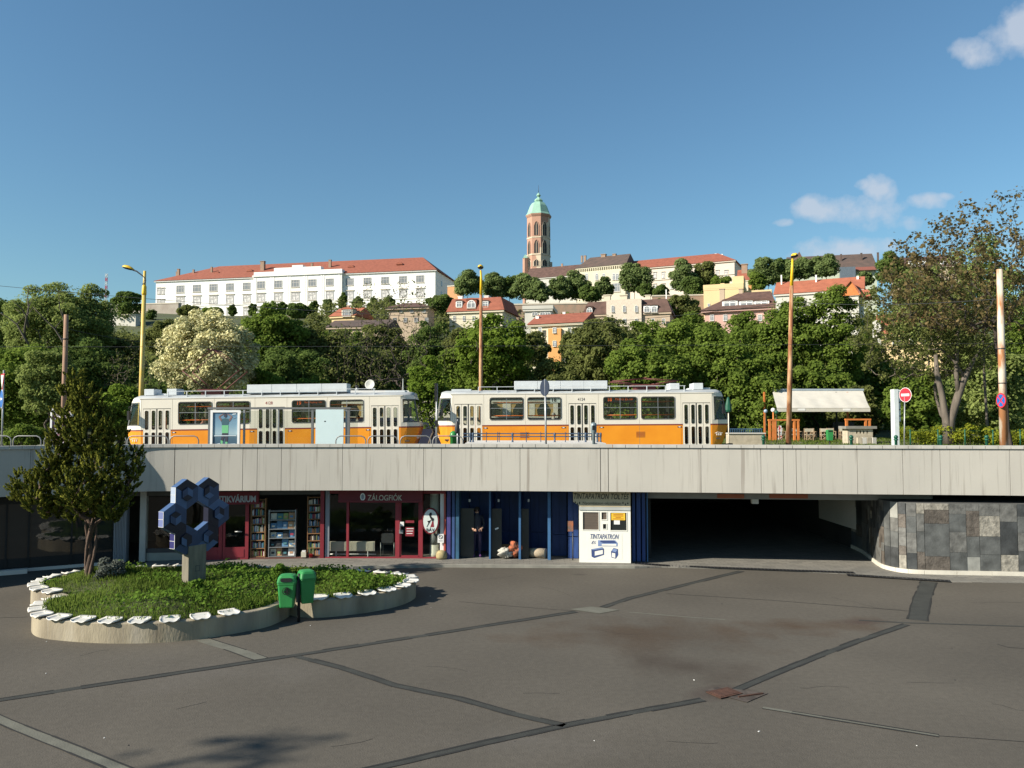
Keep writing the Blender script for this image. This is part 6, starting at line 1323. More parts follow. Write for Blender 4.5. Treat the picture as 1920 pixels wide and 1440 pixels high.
# stacked chairs under the awning
WCH = mat('chair_wood', (.42, .30, .19), .7, var=.2); CAN = mat('chair_canvas', (.48, .44, .34), .8)
ch = thing('folding_chair', '', 'chair', (0, 0, 0))
for x in (-.24, .24):
    MB().box(x - .02, x + .02, -.22, -.18, 0, .62).build('leg', WCH, ch); MB().box(x - .02, x + .02, .18, .22, 0, .88).build('leg', WCH, ch); MB().box(x - .025, x + .025, -.24, .22, .62, .65).build('armrest', WCH, ch)
MB().box(-.24, .24, -.2, .18, .42, .45).build('seat', CAN, ch); MB().box(-.24, .24, .185, .205, .64, .86).build('backrest', CAN, ch); mb = MB(); mb.tube((-.22, -.2, .05), (.22, -.2, .40), .015, k=5); mb.tube((.22, -.2, .05), (-.22, -.2, .40), .015, k=5); mb.build('cross_brace', WCH, ch)
for i, p_ in enumerate((1464, 1493, 1505, 1516, 1524, 1532, 1545, 1553, 1569, 1581)):
    o = ch if i == 0 else copy_tree(ch); x = W(p_, 790, 56.2).x; o.location = (x, 56.2 + (i % 3) * .5, lawn_z(x, 56)); o.rotation_euler[2] = (.1, -.15, .2, 0, -.1)[i % 5]
    tag(o, ('left of the lamp pole', 'first right of the rusty lamp pole', 'second right of the rusty lamp pole', 'third right of the rusty lamp pole', 'fourth right of the rusty lamp pole', 'fifth right of the rusty lamp pole', 'second left of the slim green bin', 'just left of the slim green bin', 'just right of the slim green bin', 'beside the stone counter')[i] and 'wood and canvas folding chair ' + ('left of the lamp pole', 'first right of the rusty lamp pole', 'second right of the rusty lamp pole', 'third right of the rusty lamp pole', 'fourth right of the rusty lamp pole', 'fifth right of the rusty lamp pole', 'second left of the slim green bin', 'just left of the slim green bin', 'just right of the slim green bin', 'beside the stone counter')[i], 'chair', 'folding chairs on the terrace')
# stone counter
D = 50; x_ = lambda p: W(p, 790, D).x; zb_ = lawn_z(x_(1610), D); t = thing('stone_counter', 'beige stone counter with slot openings and a slab top', 'counter', (x_(1610), D, zb_)); zt_ = zat(804, D)
hs = [(x_(a), x_(a + 2.6), zat(813, D), zat(807.5, D)) for a in (1605, 1611.5, 1618, 1624.5)]
BST = mat('beige_stone', (.50, .44, .33), .9, var=.3, scale=3, bump=.5); mb = MB(); mb.wall(x_(1590), x_(1636), zb_ - .1, zt_, D, D + .06, hs); mb.box(x_(1590), x_(1590) + .05, D + .06, D + .9, zb_ - .1, zt_); mb.box(x_(1636) - .05, x_(1636), D + .06, D + .9, zb_ - .1, zt_); mb.build('base', BST, t, True)
MB().box(x_(1584), x_(1642), D - .15, D + 1.0, zt_, zat(799, D)).build('slab_top', mat('grey_slab', (.24, .23, .20), .9, var=.3), t, True)
mb = MB()
for i in range(4): mb.m(i % 2).obox((x_(1607 + i * 9), D - .25, zb_ + .22), (.26, .2, .42), rotz=.05 * i)
tag(mb.build('stone_blocks', [BST, CONC]), 'stack of rough beige blocks leaning on the stone counter', 'stone blocks')
t = thing('slim_bin', 'slim green litter bin with dark slot standing on the lawn', 'litter bin', (W(1555, 790, 40).x, 40, lawn_z(15, 40))); z_ = t.location.z; a0, a1 = zat(826, 40) - z_, zat(806, 40) - z_
mb = MB(); mb.plate([(-.12, a0 + .03), (-.10, a0), (.10, a0), (.12, a0 + .03), (.15, a1 - .04), (.12, a1), (-.12, a1), (-.15, a1 - .04)], -.13, .13); mb.build('body', GREEN, t, bevel=.01); MB().box(-.10, .10, -.14, -.131, a1 - .09, a1 - .03).build('slot', BLACK, t); MB().tube((0, 0, 0), (0, 0, a0), .03).build('post', BLACK, t)
# low beige wall, blue fence behind, parasol
D = 46; x_ = lambda p: W(p, 790, D).x; t = thing('bench_wall', 'low beige masonry bench wall right of the right tram', 'wall', (x_(1405), D, 3.1)); MB().box(x_(1366), x_(1434), D, D + .6, 2.9, zat(813.5, D)).build('wall', BST, t, True); MB().box(x_(1364), x_(1435), D - .06, D + .66, zat(813.4, D), zat(811.5, D)).build('cap', CONC, t, True)
t = thing('blue_railing', 'blue slatted railing behind the low beige bench wall', 'railing', (x_(1400), 48, 3.2)); mb = MB(); x0, x1 = W(1366, 790, 48).x, W(1429, 790, 48).x; mb.box(x0, x1, 47.98, 48.02, zat(805, 48), zat(803.5, 48)); mb.box(x0, x1, 47.98, 48.02, zat(813, 48), zat(812, 48))
x = x0
while x < x1: mb.box(x, x + .03, 47.985, 48.015, 3.1, zat(804, 48)); x += .11
mb.build('slats', mat('railing_blue', (.06, .13, .22), .5), t, True)
D = 44; q = at(1366, D); t = thing('closed_parasol', 'folded dark green parasol at the right end of the right tram', 'parasol', q); mb = MB(); zt_ = zat(744, D) - q.z; zb2 = zat(772, D) - q.z; mb.lathe((0, 0, 0), [(.17, zb2), (.20, zb2 + .1), (.16, zb2 + .4), (.08, zt_ - .1), (.02, zt_)], 9, flat=True); mb.build('canopy', DKGREEN, t); MB().tube((0, 0, 0), (0, 0, zb2), .03).build('pole', CREAM, t)
# cream kiosk pavilion behind the trams
D = 47; X = lambda p: W(p, 790, D).x; gz_ = 2.9; t = thing('cafe_pavilion', 'cream cafe pavilion with dark blue counter seen between the trams', 'building', (X(850), D, gz_)); zr_ = zat(738, D)
wins = [(X(p) - .55, X(p) + .55, zat(781, D), zat(757, D)) for p in (660, 705, 765, 870, 925, 975, 1020)]
MB().wall(X(640), X(1065), zat(783, D), zr_, D, D + .1, wins).build('wall', CREAM, t, True); MB().box(X(640), X(1065), D - .05, D + .1, gz_, zat(783, D) - .003).build('counter', mat('navy_panel', (.022, .028, .06), .6, var=.2), t, True); MB().box(X(636), X(1068), D - .3, D + 4, zr_, zr_ + .18).build('roof', WHITE, t, True)
for h in wins: MB().box(h[0], h[1], D + .04, D + .06, h[2], h[3]).build('window', GLASS_DARK, t, True); mb = MB(); mb.plate([(h[0], h[3]), (h[0] + .35, h[3]), (h[0] + .12, (h[2] + h[3]) / 2), (h[0] + .2, h[2]), (h[0], h[2])], D + .02, D + .03); mb.plate([(h[1], h[3]), (h[1] - .35, h[3]), (h[1] - .12, (h[2] + h[3]) / 2), (h[1] - .2, h[2]), (h[1], h[2])][::-1], D + .02, D + .03); mb.build('curtain', mat('curtain_gold', (.50, .33, .12), .9) if h is wins[0] else bpy.data.materials['curtain_gold'], t, True)
mb = MB(); c = Vector((X(690.5), D + .5, zat(720.5, D))); nd = Vector((-.1, -1, .25)).normalized(); mb.sm = True; u = nd.cross(Vector((0, 0, 1))).normalized(); w_ = u.cross(nd); k = 24
for r_, o_ in ((0.001, .0), (.15, -.02), (.25, -.05), (.30, -.07), (.30, -.05), (.15, .02), (.001, .03)):
    for i in range(k): a = 2 * math.pi * i / k; mb.v.append(tuple(-nd * o_ + (u * math.cos(a) + w_ * math.sin(a)) * r_))
for j in range(6):
    for i in range(k): a, b_ = j * k + i, j * k + (i + 1) % k; mb.face([a, b_, b_ + k, a + k])
t = thing('satellite_dish', 'round pale satellite dish above the roof of the left tram', 'satellite dish', c); mb.build('dish', mat('dish_grey', (.55, .55, .50), .6), t); MB().path([(.1, .05, 0), (.1, .12, -.2), (.1, .1, zr_ + .18 - c.z)], .03).build('mount', STEEL, t)
t = thing('flue_pipe', 'short metal flue pipe left of the satellite dish', 'pipe', (X(665), D + .6, zr_ + .18)); mb = MB(); mb.lathe((0, 0, 0), [(.08, 0), (.08, zat(726, D) - zr_ - .18)], 12); mb.build('pipe', STEEL, t); MB().lathe((0, 0, zat(726, D) - zr_ - .18), [(.06, 0), (.11, .03), (.11, .12), (.04, .15)], 12).build('cap', BLACK, t)
o = MB().path([(0, 0, 0), (0, 0, zat(735, D) - zr_ - .1), (0, 0, zat(709, D) - zr_ - .18)], [.07, .05, .02], 8).build('antenna', mat('antenna_grey', (.40, .42, .38), .6)); o.location = (X(753), D + .5, zr_ + .18); tag(o, 'slim grey antenna near the right end of the left tram roof', 'antenna')
# overhead wires
def wire(lab, a, b, sag, r=.012):
    A, B = W(*a), W(*b); pts = [A.lerp(B, i / 24) - Vector((0, 0, sag * 4 * (i / 24) * (1 - i / 24))) for i in range(25)]; o = MB().path(pts, r, 4).build('overhead_wire', DARK); tag(o, lab, 'wire', 'overhead wires')
wire('overhead wire crossing the sky left of the white building', (-300, 505, 47), (902, 600, 44), .3); wire('long thin wire sagging across the middle trees', (902, 615, 44), (1484, 566, 43), .25); wire('thin wire between the rusty lamp pole and the right pole', (1484, 566, 43), (1876, 560, 32.2), .2)
wire('lower thin wire over the left trees', (119, 615, 45.5), (300, 645, 50), .1)
wire('tram contact wire above the trams', (-500, 650, 40.7), (2400, 640, 40.7), .1, .008)
# ---------------------------------------------------------------- buildings on the hill
PWHITE = mat('palace_white', (.84, .83, .79), .85, var=.06, scale=.15); FRAMEG = mat('window_grey', (.42, .41, .39), .7); PANE = glass('far_pane', (.20, .21, .22), .2); SILL = mat('stone_trim', (.58, .52, .42), .85)
PANEW = mat('curtained_pane', (.62, .60, .57), .5, c2=(.30, .30, .30), scale=1.2, thr=(.4, .6))
CREAMW = mat('cream_wall', (.60, .545, .41), .85, var=.10, scale=.3); PINKW = mat('pale_pink_wall', (.64, .55, .46), .85, var=.08, scale=.3); YELW = mat('yellow_wall', (.66, .50, .27), .85, var=.06, scale=.3); TANW = mat('tan_wall', (.46, .36, .26), .9, var=.15, scale=.4); GREYW = mat('grey_white_wall', (.54, .52, .46), .9, var=.1, scale=.3)
PINK2 = mat('pink_wall', (.52, .33, .28), .9, var=.1); ORW = mat('orange_wall', (.58, .29, .10), .9, var=.1); BRICK = mat('castle_brick', (.34, .22, .155), .95, c2=(.24, .19, .14), scale=.8, bump=.4); TILE_DK = mat('dark_tile', (.075, .058, .05), .85, c2=(.12, .08, .065), scale=.5)
WIN_CACHE = {}
def window_meshes(w, h, style, wallm):
    key = (round(w, 2), round(h, 2), style)
    if key in WIN_CACHE: return WIN_CACHE[key]
    f = MB(); e = min(w, h) * .10
    if style == 'arch':
        out = [(-w / 2 - e, -h / 2), (w / 2 + e, -h / 2)] + [((w / 2 + e) * math.cos(R(a)), h / 2 - w / 2 + (w / 2 + e) * math.sin(R(a))) for a in range(0, 181, 20)]
        inn_ = [(-w / 2, -h / 2 + e * .5), (w / 2, -h / 2 + e * .5)] + [(w / 2 * math.cos(R(a)), h / 2 - w / 2 + w / 2 * math.sin(R(a))) for a in range(0, 181, 20)]
    else: out = [(-w / 2 - e, -h / 2 - e), (w / 2 + e, -h / 2 - e), (w / 2 + e, h / 2 + e), (-w / 2 - e, h / 2 + e)]; inn_ = [(-w / 2, -h / 2), (w / 2, -h / 2), (w / 2, h / 2), (-w / 2, h / 2)]
    f.m(0 if style != 'grey' else 0).ring(out, inn_, -.10, .02)
    b = w * .035; f.m(1)
    if style == 'grey': 
        for k in (-1, 1): f.box(k * w / 4 - b, k * w / 4 + b, -.07, .0, -h / 2, h / 2)
        f.box(-w / 2, w / 2, -.065, .0, h * .12, h * .12 + b * 2)
    else: f.box(-b, b, -.07, 0, -h / 2, h / 2 * .98); f.box(-w / 2, w / 2, -.065, .0, h * .15, h * .15 + b * 2)
    f.m(2).box(-w / 2 - e * 1.5, w / 2 + e * 1.5, -.25, .0, -h / 2 - e * 1.6, -h / 2 - e)
    if style == 'hood': f.box(-w / 2 - e * 2, w / 2 + e * 2, -.35, .0, h / 2 + e * 1.6, h / 2 + e * 2.6)
    fo = f.build('window', [FRAMEG if style in ('grey', 'hood') else WHITE, FRAMEG if style in ('grey', 'hood') else WHITE, SILL]); p = MB()
    p.plate(inn_[::1], -.03, -.01); po = p.build('pane', PANEW if style in ('hood',) else PANE)
    m = (fo.data, po.data); bpy.data.objects.remove(fo); bpy.data.objects.remove(po); WIN_CACHE[key] = m; return m
class House:
    def __init__(s, name, lab, cat, pa, Da, pb, Db, zb, yeave, depth, wallm, group=None):
        f = s.f = Face(pa, Da, pb, Db); s.ze = f.z((pa + pb) / 2, yeave); s.zb = zb; s.depth = depth; s.L = f.L; s.wallm = wallm
        s.t = thing(name, lab, cat, (f.a.x, f.a.y, 0), f.ang, group); s.H = s.ze
        MB().box(0, s.L, 0, depth, zb, s.ze).build('wall', wallm, s.t)
    def xz(s, px, py): return s.f.m(px, py)
    def roof(s, kind, yr, m_, inset=None, over=.5, name='roof', ridge=None, xr=None, wall_gable=True):
        x0, x1, y0, y1, z0 = -over, s.L + over, -over, s.depth + over, s.ze + .02; zr_ = s.f.z((s.f.a.x, 0)[1] or 960, yr) if False else CAMZ + (s.ze - CAMZ) * 1.0
        # ridge height from the pixel row, measured at mid depth
        pm = (s.f.a + s.f.b) / 2 + Vector((-s.f.d.y, s.f.d.x)) * s.depth / 2; pxm = 960 + pm.x / pm.y * F; zr_ = W(pxm, yr, pm.y).z; s.zr = zr_
        ym = (y0 + y1) / 2; mb = MB(); ins_ = (x1 - x0) * .0 if inset is None else inset; il, ir = ins_ if hasattr(ins_, '__len__') else (ins_, ins_)
        A, B, C, D_ = (x0, y0, z0), (x1, y0, z0), (x1, y1, z0), (x0, y1, z0)
        if kind in ('gable', 'hip'):
            P, Q = (x0 + il, ym, zr_), (x1 - ir, ym, zr_); mb.poly([A, B, Q, P]); mb.poly([C, D_, P, Q]); mb.poly([D_, A, P]); mb.poly([B, C, Q]); mb.poly([A, D_, C, B])
            b = len(mb.v)
        elif kind == 'mansard':
            zi = z0 + (zr_ - z0) * .78; k = 1.3; a = [(x0 + k * 1., y0 + k, zi), (x1 - k, y0 + k, zi), (x1 - k, y1 - k, zi), (x0 + k, y1 - k, zi)]; o_ = [A, B, C, D_]
            for i in range(4): j = (i + 1) % 4; mb.poly([o_[i], o_[j], a[j], a[i]])
            P, Q = (x0 + k * 3, ym, zr_), (x1 - k * 3, ym, zr_); mb.poly([a[0], a[1], Q, P]); mb.poly([a[2], a[3], P, Q]); mb.poly([a[3], a[0], P]); mb.poly([a[1], a[2], Q]); mb.poly(o_[::-1])
        elif kind == 'flat': mb.box(x0, x1, y0, y1, z0, zr_)
        r = mb.build(name, m_, s.t); s.r = r
        MB().box(-over * .7, s.L + over * .7, -over * .7, .3, s.ze - .45, s.ze).build('cornice', s.wallm if s.wallm is not PWHITE else WHITE, s.t); return r
    def win(s, pxs, py, wpx, hpx, style='plain', y=0, label=None):
        for p in pxs:
            x, z = s.xz(p, py); sc_ = (s.xz(p + 1, py)[0] - x); w, h = abs(sc_) * wpx, abs(s.xz(p, py + hpx)[1] - z)
            w = round(w * 5) / 5 or .6; h = round(h * 5) / 5 or .8; a, b = window_meshes(w, h, style, None)
            o = bpy.data.objects.new('window', a); col.objects.link(o); o.parent = s.t; o.location = (x, -.03 + y, z); q = bpy.data.objects.new('pane', b); col.objects.link(q); q.parent = o
    def chimney(s, px, ytop, ybot, wpx, m_=None, d=.5):
        y = s.depth * d; x, z1 = s.f.m(px, ytop, y); z0 = s.f.m(px, ybot, y)[1]; w = abs(s.f.x(px + wpx, y) - s.f.x(px, y)); mb = MB(); mb.box(x - w / 2, x + w / 2, y - w * .4, y + w * .4, z0 - 1.5, z1); mb.box(x - w * .6, x + w * .6, y - w * .5, y + w * .5, z1, z1 + w * .15); mb.build('chimney', m_ or BRICK, s.r)
    def dormer(s, px, py, w, h, m_, style='plain', y=-.2, rm=None):
        x, z = s.xz(px, py); mb = MB(); mb.box(x - w / 2, x + w / 2, y, y + 2.2, z - h / 2, z + h / 2); o = mb.build('dormer', m_, s.t); mb = MB()
        mb.plate([(x + (w / 2 + .15) * math.cos(R(a)), z + h / 2 + .02 + w * .16 * math.sin(R(a))) for a in range(0, 181, 20)], y - .2, y + 2.4); mb.build('dormer_roof', rm or TILE_BROWN, o)
        a, b = window_meshes(round(w * .7, 1), round(h * .75, 1), style, None); q = bpy.data.objects.new('dormer_window', a); col.objects.link(q); q.parent = o; q.location = (x, y - .03, z); q2 = bpy.data.objects.new('pane', b); col.objects.link(q2); q2.parent = q if False else o; q2.location = (x, y - .03, z)

# white palace
P_ = House('palace', 'long white palace with red hipped roof on the hill at the left', 'building', 287, 357, 815, 330, 44, 517, 34, PWHITE)
f = P_.f; P_.roof('hip', 492, TILE_RED, inset=(22, 12), over=.9)
for pxs, py in (((298, 306), 546), ((298, 306), 567.5)): P_.win(pxs, py, 5.5, 11, 'hood')
P_.win((298, 306), 590, 5, 9, 'hood')
W1 = (338, 369, 400, 431, 462.5); W3 = (655.5, 688.7, 721.9, 755.5, 787.5); W2 = (493, 525, 557, 588.5, 621)
def fy(px, y0, y1): return y0 + (y1 - y0) * (px - 338) / (787 - 338)
for p in W1 + W2 + W3:
    P_.win((p,), fy(p, 542, 523), 12.5, 11.5, 'grey'); P_.win((p,), fy(p, 564.5, 549.5), 12.5, 13, 'hood'); P_.win((p,), fy(p, 586, 579), 11, 12, 'hood')
mb = MB(); x0, x1 = f.x(475), f.x(641); mb.box(x0, x1, -1.6, .0, 44, P_.ze - .2); mb.box(x0 - .4, x1 + .4, -2.2, .0, P_.ze - .2, P_.ze + .35); mb.box(x0, x1, -1.5, 1.5, P_.ze + .35, P_.ze + 1.9); mb.box(f.x(513), f.x(601), -1.55, 1.6, P_.ze + 1.9, P_.ze + 3.4); mb.box(f.x(547), f.x(567), -1.6, 1.6, P_.ze + 3.4, P_.ze + 4.3)
for p in (479, 508, 512, 539.5, 543.5, 571, 575, 603, 607, 636): x = f.x(p); mb.box(x - .4, x + .4, -1.72, -1.6, 52.5, P_.ze - .3)
mb.build('centre_block', PWHITE, P_.t)
for p in W2:
    for nm in (0,): 
        for st_, yy0, yy1, h in (('grey', 542, 523, 11.5), ('hood', 564.5, 549.5, 13), ('hood', 586, 579, 12)):
            x, z = P_.xz(p, fy(p, yy0, yy1)); w = round(abs(P_.xz(p + 1, 540)[0] - P_.xz(p, 540)[0]) * 12.5 * 5) / 5; hh = round(abs(P_.xz(p, 550)[1] - P_.xz(p, 551)[1]) * h * 5) / 5; a, b = window_meshes(w, hh, st_, None); o = bpy.data.objects.new('window', a); col.objects.link(o); o.parent = P_.t; o.location = (x, -1.63, z); q = bpy.data.objects.new('pane', b); col.objects.link(q); q.parent = o
mb = MB(); mb.box(-.15, x0 - .01, -.25, 0, f.z(400, 573), f.z(400, 571.5)); mb.box(x1 + .01, P_.L + .15, -.25, 0, f.z(720, 562), f.z(720, 560.5)); mb.build('string_course', WHITE, P_.t)
for p, yt, yb, w in ((332, 510, 520, 3), (335, 505, 515, 4), (363, 506, 518, 3), (397, 501, 513, 3), (493, 491, 505, 7), (585, 494, 503, 3.5), (619, 488, 500, 4.5)): P_.chimney(p, yt, yb, w, d=.25)
for p, y_ in ((409, 514), (471, 510), (660, 502), (751, 497)):
    x, z = f.m(p, y_, 8); mb = MB(); mb.plate([(x - 1.6, z), (x + 1.6, z), (x + .8, z + .9), (x - .8, z + .9)], 6.5, 9.5); mb.build('eyebrow_dormer', TILE_RED, P_.r)
for d_ in (9, 24):
    for z_ in (f.z(815, 525), f.z(815, 546)):
        o = MB().box(P_.L + .02, P_.L + .08, d_ - .9, d_ + .9, z_ - 1.2, z_ + 1.2).build('side_window', PANE, P_.t)

# church tower
Dt = 375; tc_ = W(1010.5, 790, Dt); k = Dt / F; tw = thing('church_tower', 'tall octagonal brick and stone church tower with green copper dome', 'tower', (tc_.x, tc_.y, 0)); zf = lambda py: zat(py, Dt, 1010)
r8 = 21.0 * k / math.cos(R(22.5)) * .98; ph = R(22.5) + R(-14)
tbr = mat('tower_brick', (.42, .25, .18), .9, c2=(.36, .21, .15), scale=.5); tst = mat('tower_stone', (.58, .49, .36), .9, c2=(.48, .38, .28), scale=.4)
tm = mat('tower_wall', (.60, .50, .37), .9, c2=(.42, .245, .175), scale=.11, detail=3, thr=(.52, .54))
_n, _l = tm.node_tree.nodes, tm.node_tree.links; _cr = [x for x in _n if x.type == 'VALTORGB'][0]; _nz = [x for x in _n if x.type == 'TEX_NOISE'][0]; _t = [x for x in _n if x.type == 'TEX_COORD'][0]; _s = _n.new('ShaderNodeSeparateXYZ'); _l.new(_t.outputs['Object'], _s.inputs[0])
_a = _n.new('ShaderNodeMath'); _a.operation = 'MULTIPLY_ADD'; _l.new(_s.outputs[0], _a.inputs[0]); _a.inputs[1].default_value = .055; _l.new(_nz.outputs[0], _a.inputs[2]); _b = _n.new('ShaderNodeMath'); _b.operation = 'MULTIPLY_ADD'; _l.new(_s.outputs[2], _b.inputs[0]); _b.inputs[1].default_value = -.016; _l.new(_a.outputs[0], _b.inputs[2]); _c = _n.new('ShaderNodeMath'); _c.operation = 'ADD'; _l.new(_b.outputs[0], _c.inputs[0]); _c.inputs[1].default_value = .016 * zf(455); _l.new(_c.outputs[0], _cr.inputs[0])
mb = MB(); mb.lathe((0, 0, 0), [(r8, 40), (r8, zf(409))], 8, True, ph); mb.build('shaft', tm, tw)
mb = MB(); mb.lathe((0, 0, 0), [(r8 * 1.03, zf(450)), (r8 * 1.03, zf(447.5))], 8, True, ph); mb.lathe((0, 0, 0), [(r8 * 1.04, zf(482)), (r8 * 1.04, zf(479))], 8, True, ph); mb.build('string_course', tst, tw)
MB().lathe((0, 0, 0), [(r8 * 1.02, zf(410)), (r8 * 1.10, zf(407)), (r8 * 1.12, zf(405.2))], 8, True, ph).build('cornice', tbr, tw)
COP = mat('copper_green', (.27, .46, .36), .7, var=.15, scale=.4); mb = MB(); mb.lathe((0, 0, 0), [(r8 * 1.12, zf(405)), (r8 * .98, zf(401)), (r8 * .86, zf(394)), (r8 * .74, zf(387)), (r8 * .56, zf(381.5)), (r8 * .34, zf(379.5))], 8, True, ph); mb.lathe((0, 0, 0), [(r8 * .30, zf(379.6)), (r8 * .38, zf(376.5)), (r8 * .30, zf(374)), (r8 * .12, zf(371)), (r8 * .08, zf(369.5)), (r8 * .20, zf(367)), (r8 * .14, zf(364.5)), (r8 * .03, zf(361.5))], 8, True, ph); d = mb.build('dome', COP, tw); MB().tube((0, 0, zf(362)), (0, 0, zf(347)), .13, .05, 6).build('spire', DARK, d)
rin8 = r8 * math.cos(R(22.5))
for i in range(8):
    a = ph + R(22.5) + i * R(45); nx, ny = math.cos(a), math.sin(a)
    if ny > .35: continue
    for y0_, y1_, w_ in ((421, 447, 1.15), (455, 480, 1.15), (491, 503, 1.3)):
        zc2, h = (zf(y0_) + zf(y1_)) / 2, zf(y0_) - zf(y1_); out = [(-w_ * 1.25, -h / 2), (w_ * 1.25, -h / 2), (w_ * 1.25, h * .25), (w_ * .7, h * .48), (0, h * .60), (-w_ * .7, h * .48), (-w_ * 1.25, h * .25)]; inn_ = [(p * .72, q * .92) for p, q in out]
        o = MB().ring(out, inn_, -.20, .05).build('window', tst if (nx > .1 or y0_ > 480) else tbr, tw); o.location = (nx * rin8, ny * rin8, zc2); o.rotation_euler[2] = a + R(90); p = MB().plate(inn_, -.05, .0).build('pane', BLACK, o); mb = MB(); mb.box(-.08, .08, -.12, -.06, -h * .45, h * .45); mb.build('mullion', tst, o)
q = W(985, 790, Dt); mb = MB(); mb.lathe((q.x - tc_.x, -3, 0), [(1.35, 40), (1.35, zf(487))], 6, True, .3); mb.build('stair_turret', tbr, tw); MB().lathe((q.x - tc_.x, -3, zf(487) + .02), [(1.65, 0), (.05, 2.0)], 4, True, .8).build('turret_roof', COP, tw)
mb = MB(); mb.box(r8 * .86, r8 * 1.15, -1, 1, 40, zf(492)); mb.box(-r8 * .95, -r8 * .75, -r8 * .55, -r8 * .3, 40, zf(480)); mb.build('buttress', tst, tw)
# far and near castle houses
h = House('church_nave', 'long brown roofed church nave below the tower', 'building', 986, 362, 1086, 352, 44, 519.5, 14, GREYW); h.roof('gable', 499.5, TILE_BROWN, over=.6); h.chimney(1054, 495, 502, 3, d=.5); h.win((1012,), 536, 3, 6)
h = House('cream_building', 'cream building with dark brown roof and arched windows', 'building', 1083, 346, 1174, 336, 40, 499.5, 16, CREAMW); h.roof('hip', 480, TILE_DK, inset=(4, 1), over=.8)
for p, w in ((1119, 'a'), (1132, 'a'), (1151, 'a'), (1157.5, 'a'), (1100, 'a')): h.win((p,), 519, 5, 12, 'arch')
h.win((1155,), 539, 13, 14, 'grey'); h.win((1098,), 541, 6, 8, 'arch')
mb = MB(); x = 0.4
while x < h.L: mb.box(x, x + .4, -.5, 0, h.ze - 1.3, h.ze - .46); x += 1.0
mb.build('frieze', CREAMW, h.t)
for p, a, w in ((1091, 480, 3), (1097, 480, 4), (1132, 478, 8), (1152, 477, 6)): h.chimney(p, a, a + 6, w, d=.5)
h = House('pink_building', 'long pale pink building with orange red hipped roof', 'building', 1174, 338, 1381, 318, 36, 497, 18, PINKW); h.roof('hip', 481, TILE_RED, inset=(0, 9), over=.8)
for p in (1184, 1200, 1214, 1228, 1243.5, 1258.5, 1275, 1292, 1310, 1330, 1345, 1361.5): h.win((p,), 516 - (p - 1243) * .030, 5.5, 10.5, 'hood')
for p in (1244, 1259, 1228, 1276, 1300, 1330, 1361): h.win((p,), 537.5 - (p - 1243) * .03, 5.5, 10, 'hood')
mb = MB(); mb.box(0, h.L, -.3, 0, h.f.z(1280, 522), h.f.z(1280, 521)); mb.build('string_course', SILL, h.t)
for p, a in ((1342, 476), (1354, 477), (1310, 480)): h.chimney(p, a, a + 6, 3, WHITE, .5)
h = House('red_roofed_house', 'small dark red roofed house with two chimneys right of the pink building', 'building', 1386, 300, 1428, 297, 36, 525, 10, CREAMW); h.roof('gable', 505, TILE_RED, over=.3); h.chimney(1396, 497, 512, 11, d=.4); h.chimney(1420, 496, 512, 6, d=.4)
h = House('yellow_block', 'plain flat topped yellow block house above the pink dormered house', 'building', 1322, 232, 1397, 228, 26, 540, 12, YELW); h.roof('flat', 538.5, YELW, over=.1); mb = MB(); mb.box(h.f.x(1376), h.f.x(1397.5), 1, 8, h.ze, h.f.z(1386, 517.5, 1)); mb.box(h.f.x(1353), h.f.x(1361), 1, 4, h.ze + .05, h.f.z(1357, 531, 1)); mb.box(h.f.x(1398), h.f.x(1450), 2, 9, 26, h.f.z(1420, 544, 2)); mb.build('upper_block', YELW, h.t); h.win((1329,), 572, 4, 5, 'plain'); h.chimney(1406, 536, 545, 6, ORW, .2)
h = House('dormered_house', 'pink house with dark brown roof and three eyebrow dormers', 'building', 1324, 196, 1452, 190, 22, 580, 13, PINK2); h.roof('hip', 549, TILE_BROWN, inset=(9, 2), over=1.2)
for p in (1368, 1399.5, 1427): h.dormer(p, 569, 3.7, 1.5, WHITE, 'plain', .5)
for p in (1335, 1360, 1400, 1425): h.win((p,), 596, 6, 10, 'plain')
h.chimney(1354, 543, 560, 9, TANW, .3); h.chimney(1389, 543, 552, 7, TANW, .5)
h = House('dark_roofed_hall', 'large dark roofed hall on the hilltop behind the chestnut trees', 'building', 1488, 305, 1650, 298, 36, 508, 20, mat('hall_wall', (.50, .54, .42), .9)); h.roof('gable', 479, TILE_DK, over=.5)
mb = MB(); x0, x1, xm = h.f.x(1483), h.f.x(1524), h.f.x(1503); zg = h.f.z(1503, 473); mb.plate([(x0, h.ze), (x1, h.ze), (xm, zg)], -1.5, 8); mb.build('gable_wing', mat('gable_brown', (.16, .10, .08), .9), h.t)
mb = MB(); x0, x1 = h.f.x(1580), h.f.x(1648); mb.poly([(x0, -2, h.f.z(1600, 509)), (x1, -2, h.f.z(1600, 509)), (x1 - .5, 6, h.f.z(1600, 487)), (x0, 6, h.f.z(1600, 491))]); mb.build('lower_roof', mat('brown_red_tile', (.24, .085, .06), .85, var=.2), h.t); mb = MB(); mb.box(h.f.x(1578), h.f.x(1607), -3, -1.5, h.f.z(1590, 524), h.f.z(1590, 503)); mb.build('glazed_bay', mat('bay_grey', (.12, .15, .18), .4), h.t)
for p, a, w in ((1577, 477, 3), (1615, 475, 3.5), (1646, 474, 3.5)): h.chimney(p, a, a + 9, w, TILE_DK, .3)
h = House('mansard_house', 'dark mansard roofed building behind the reddish tree crown', 'building', 1690, 262, 1812, 258, 34, 500, 8, TANW); h.roof('mansard', 481, TILE_BROWN, over=.6)
for p in (1710, 1728, 1770, 1790): h.dormer(p, 495, 2.4, 2.0, WHITE, 'arch', -.3)
h = House('orange_roofed_house', 'tall white house with orange red roof and wooden gable', 'building', 1458, 186, 1622, 178, 16, 547, 13, GREYW); h.roof('gable', 524, TILE_ORANGE, over=.5)
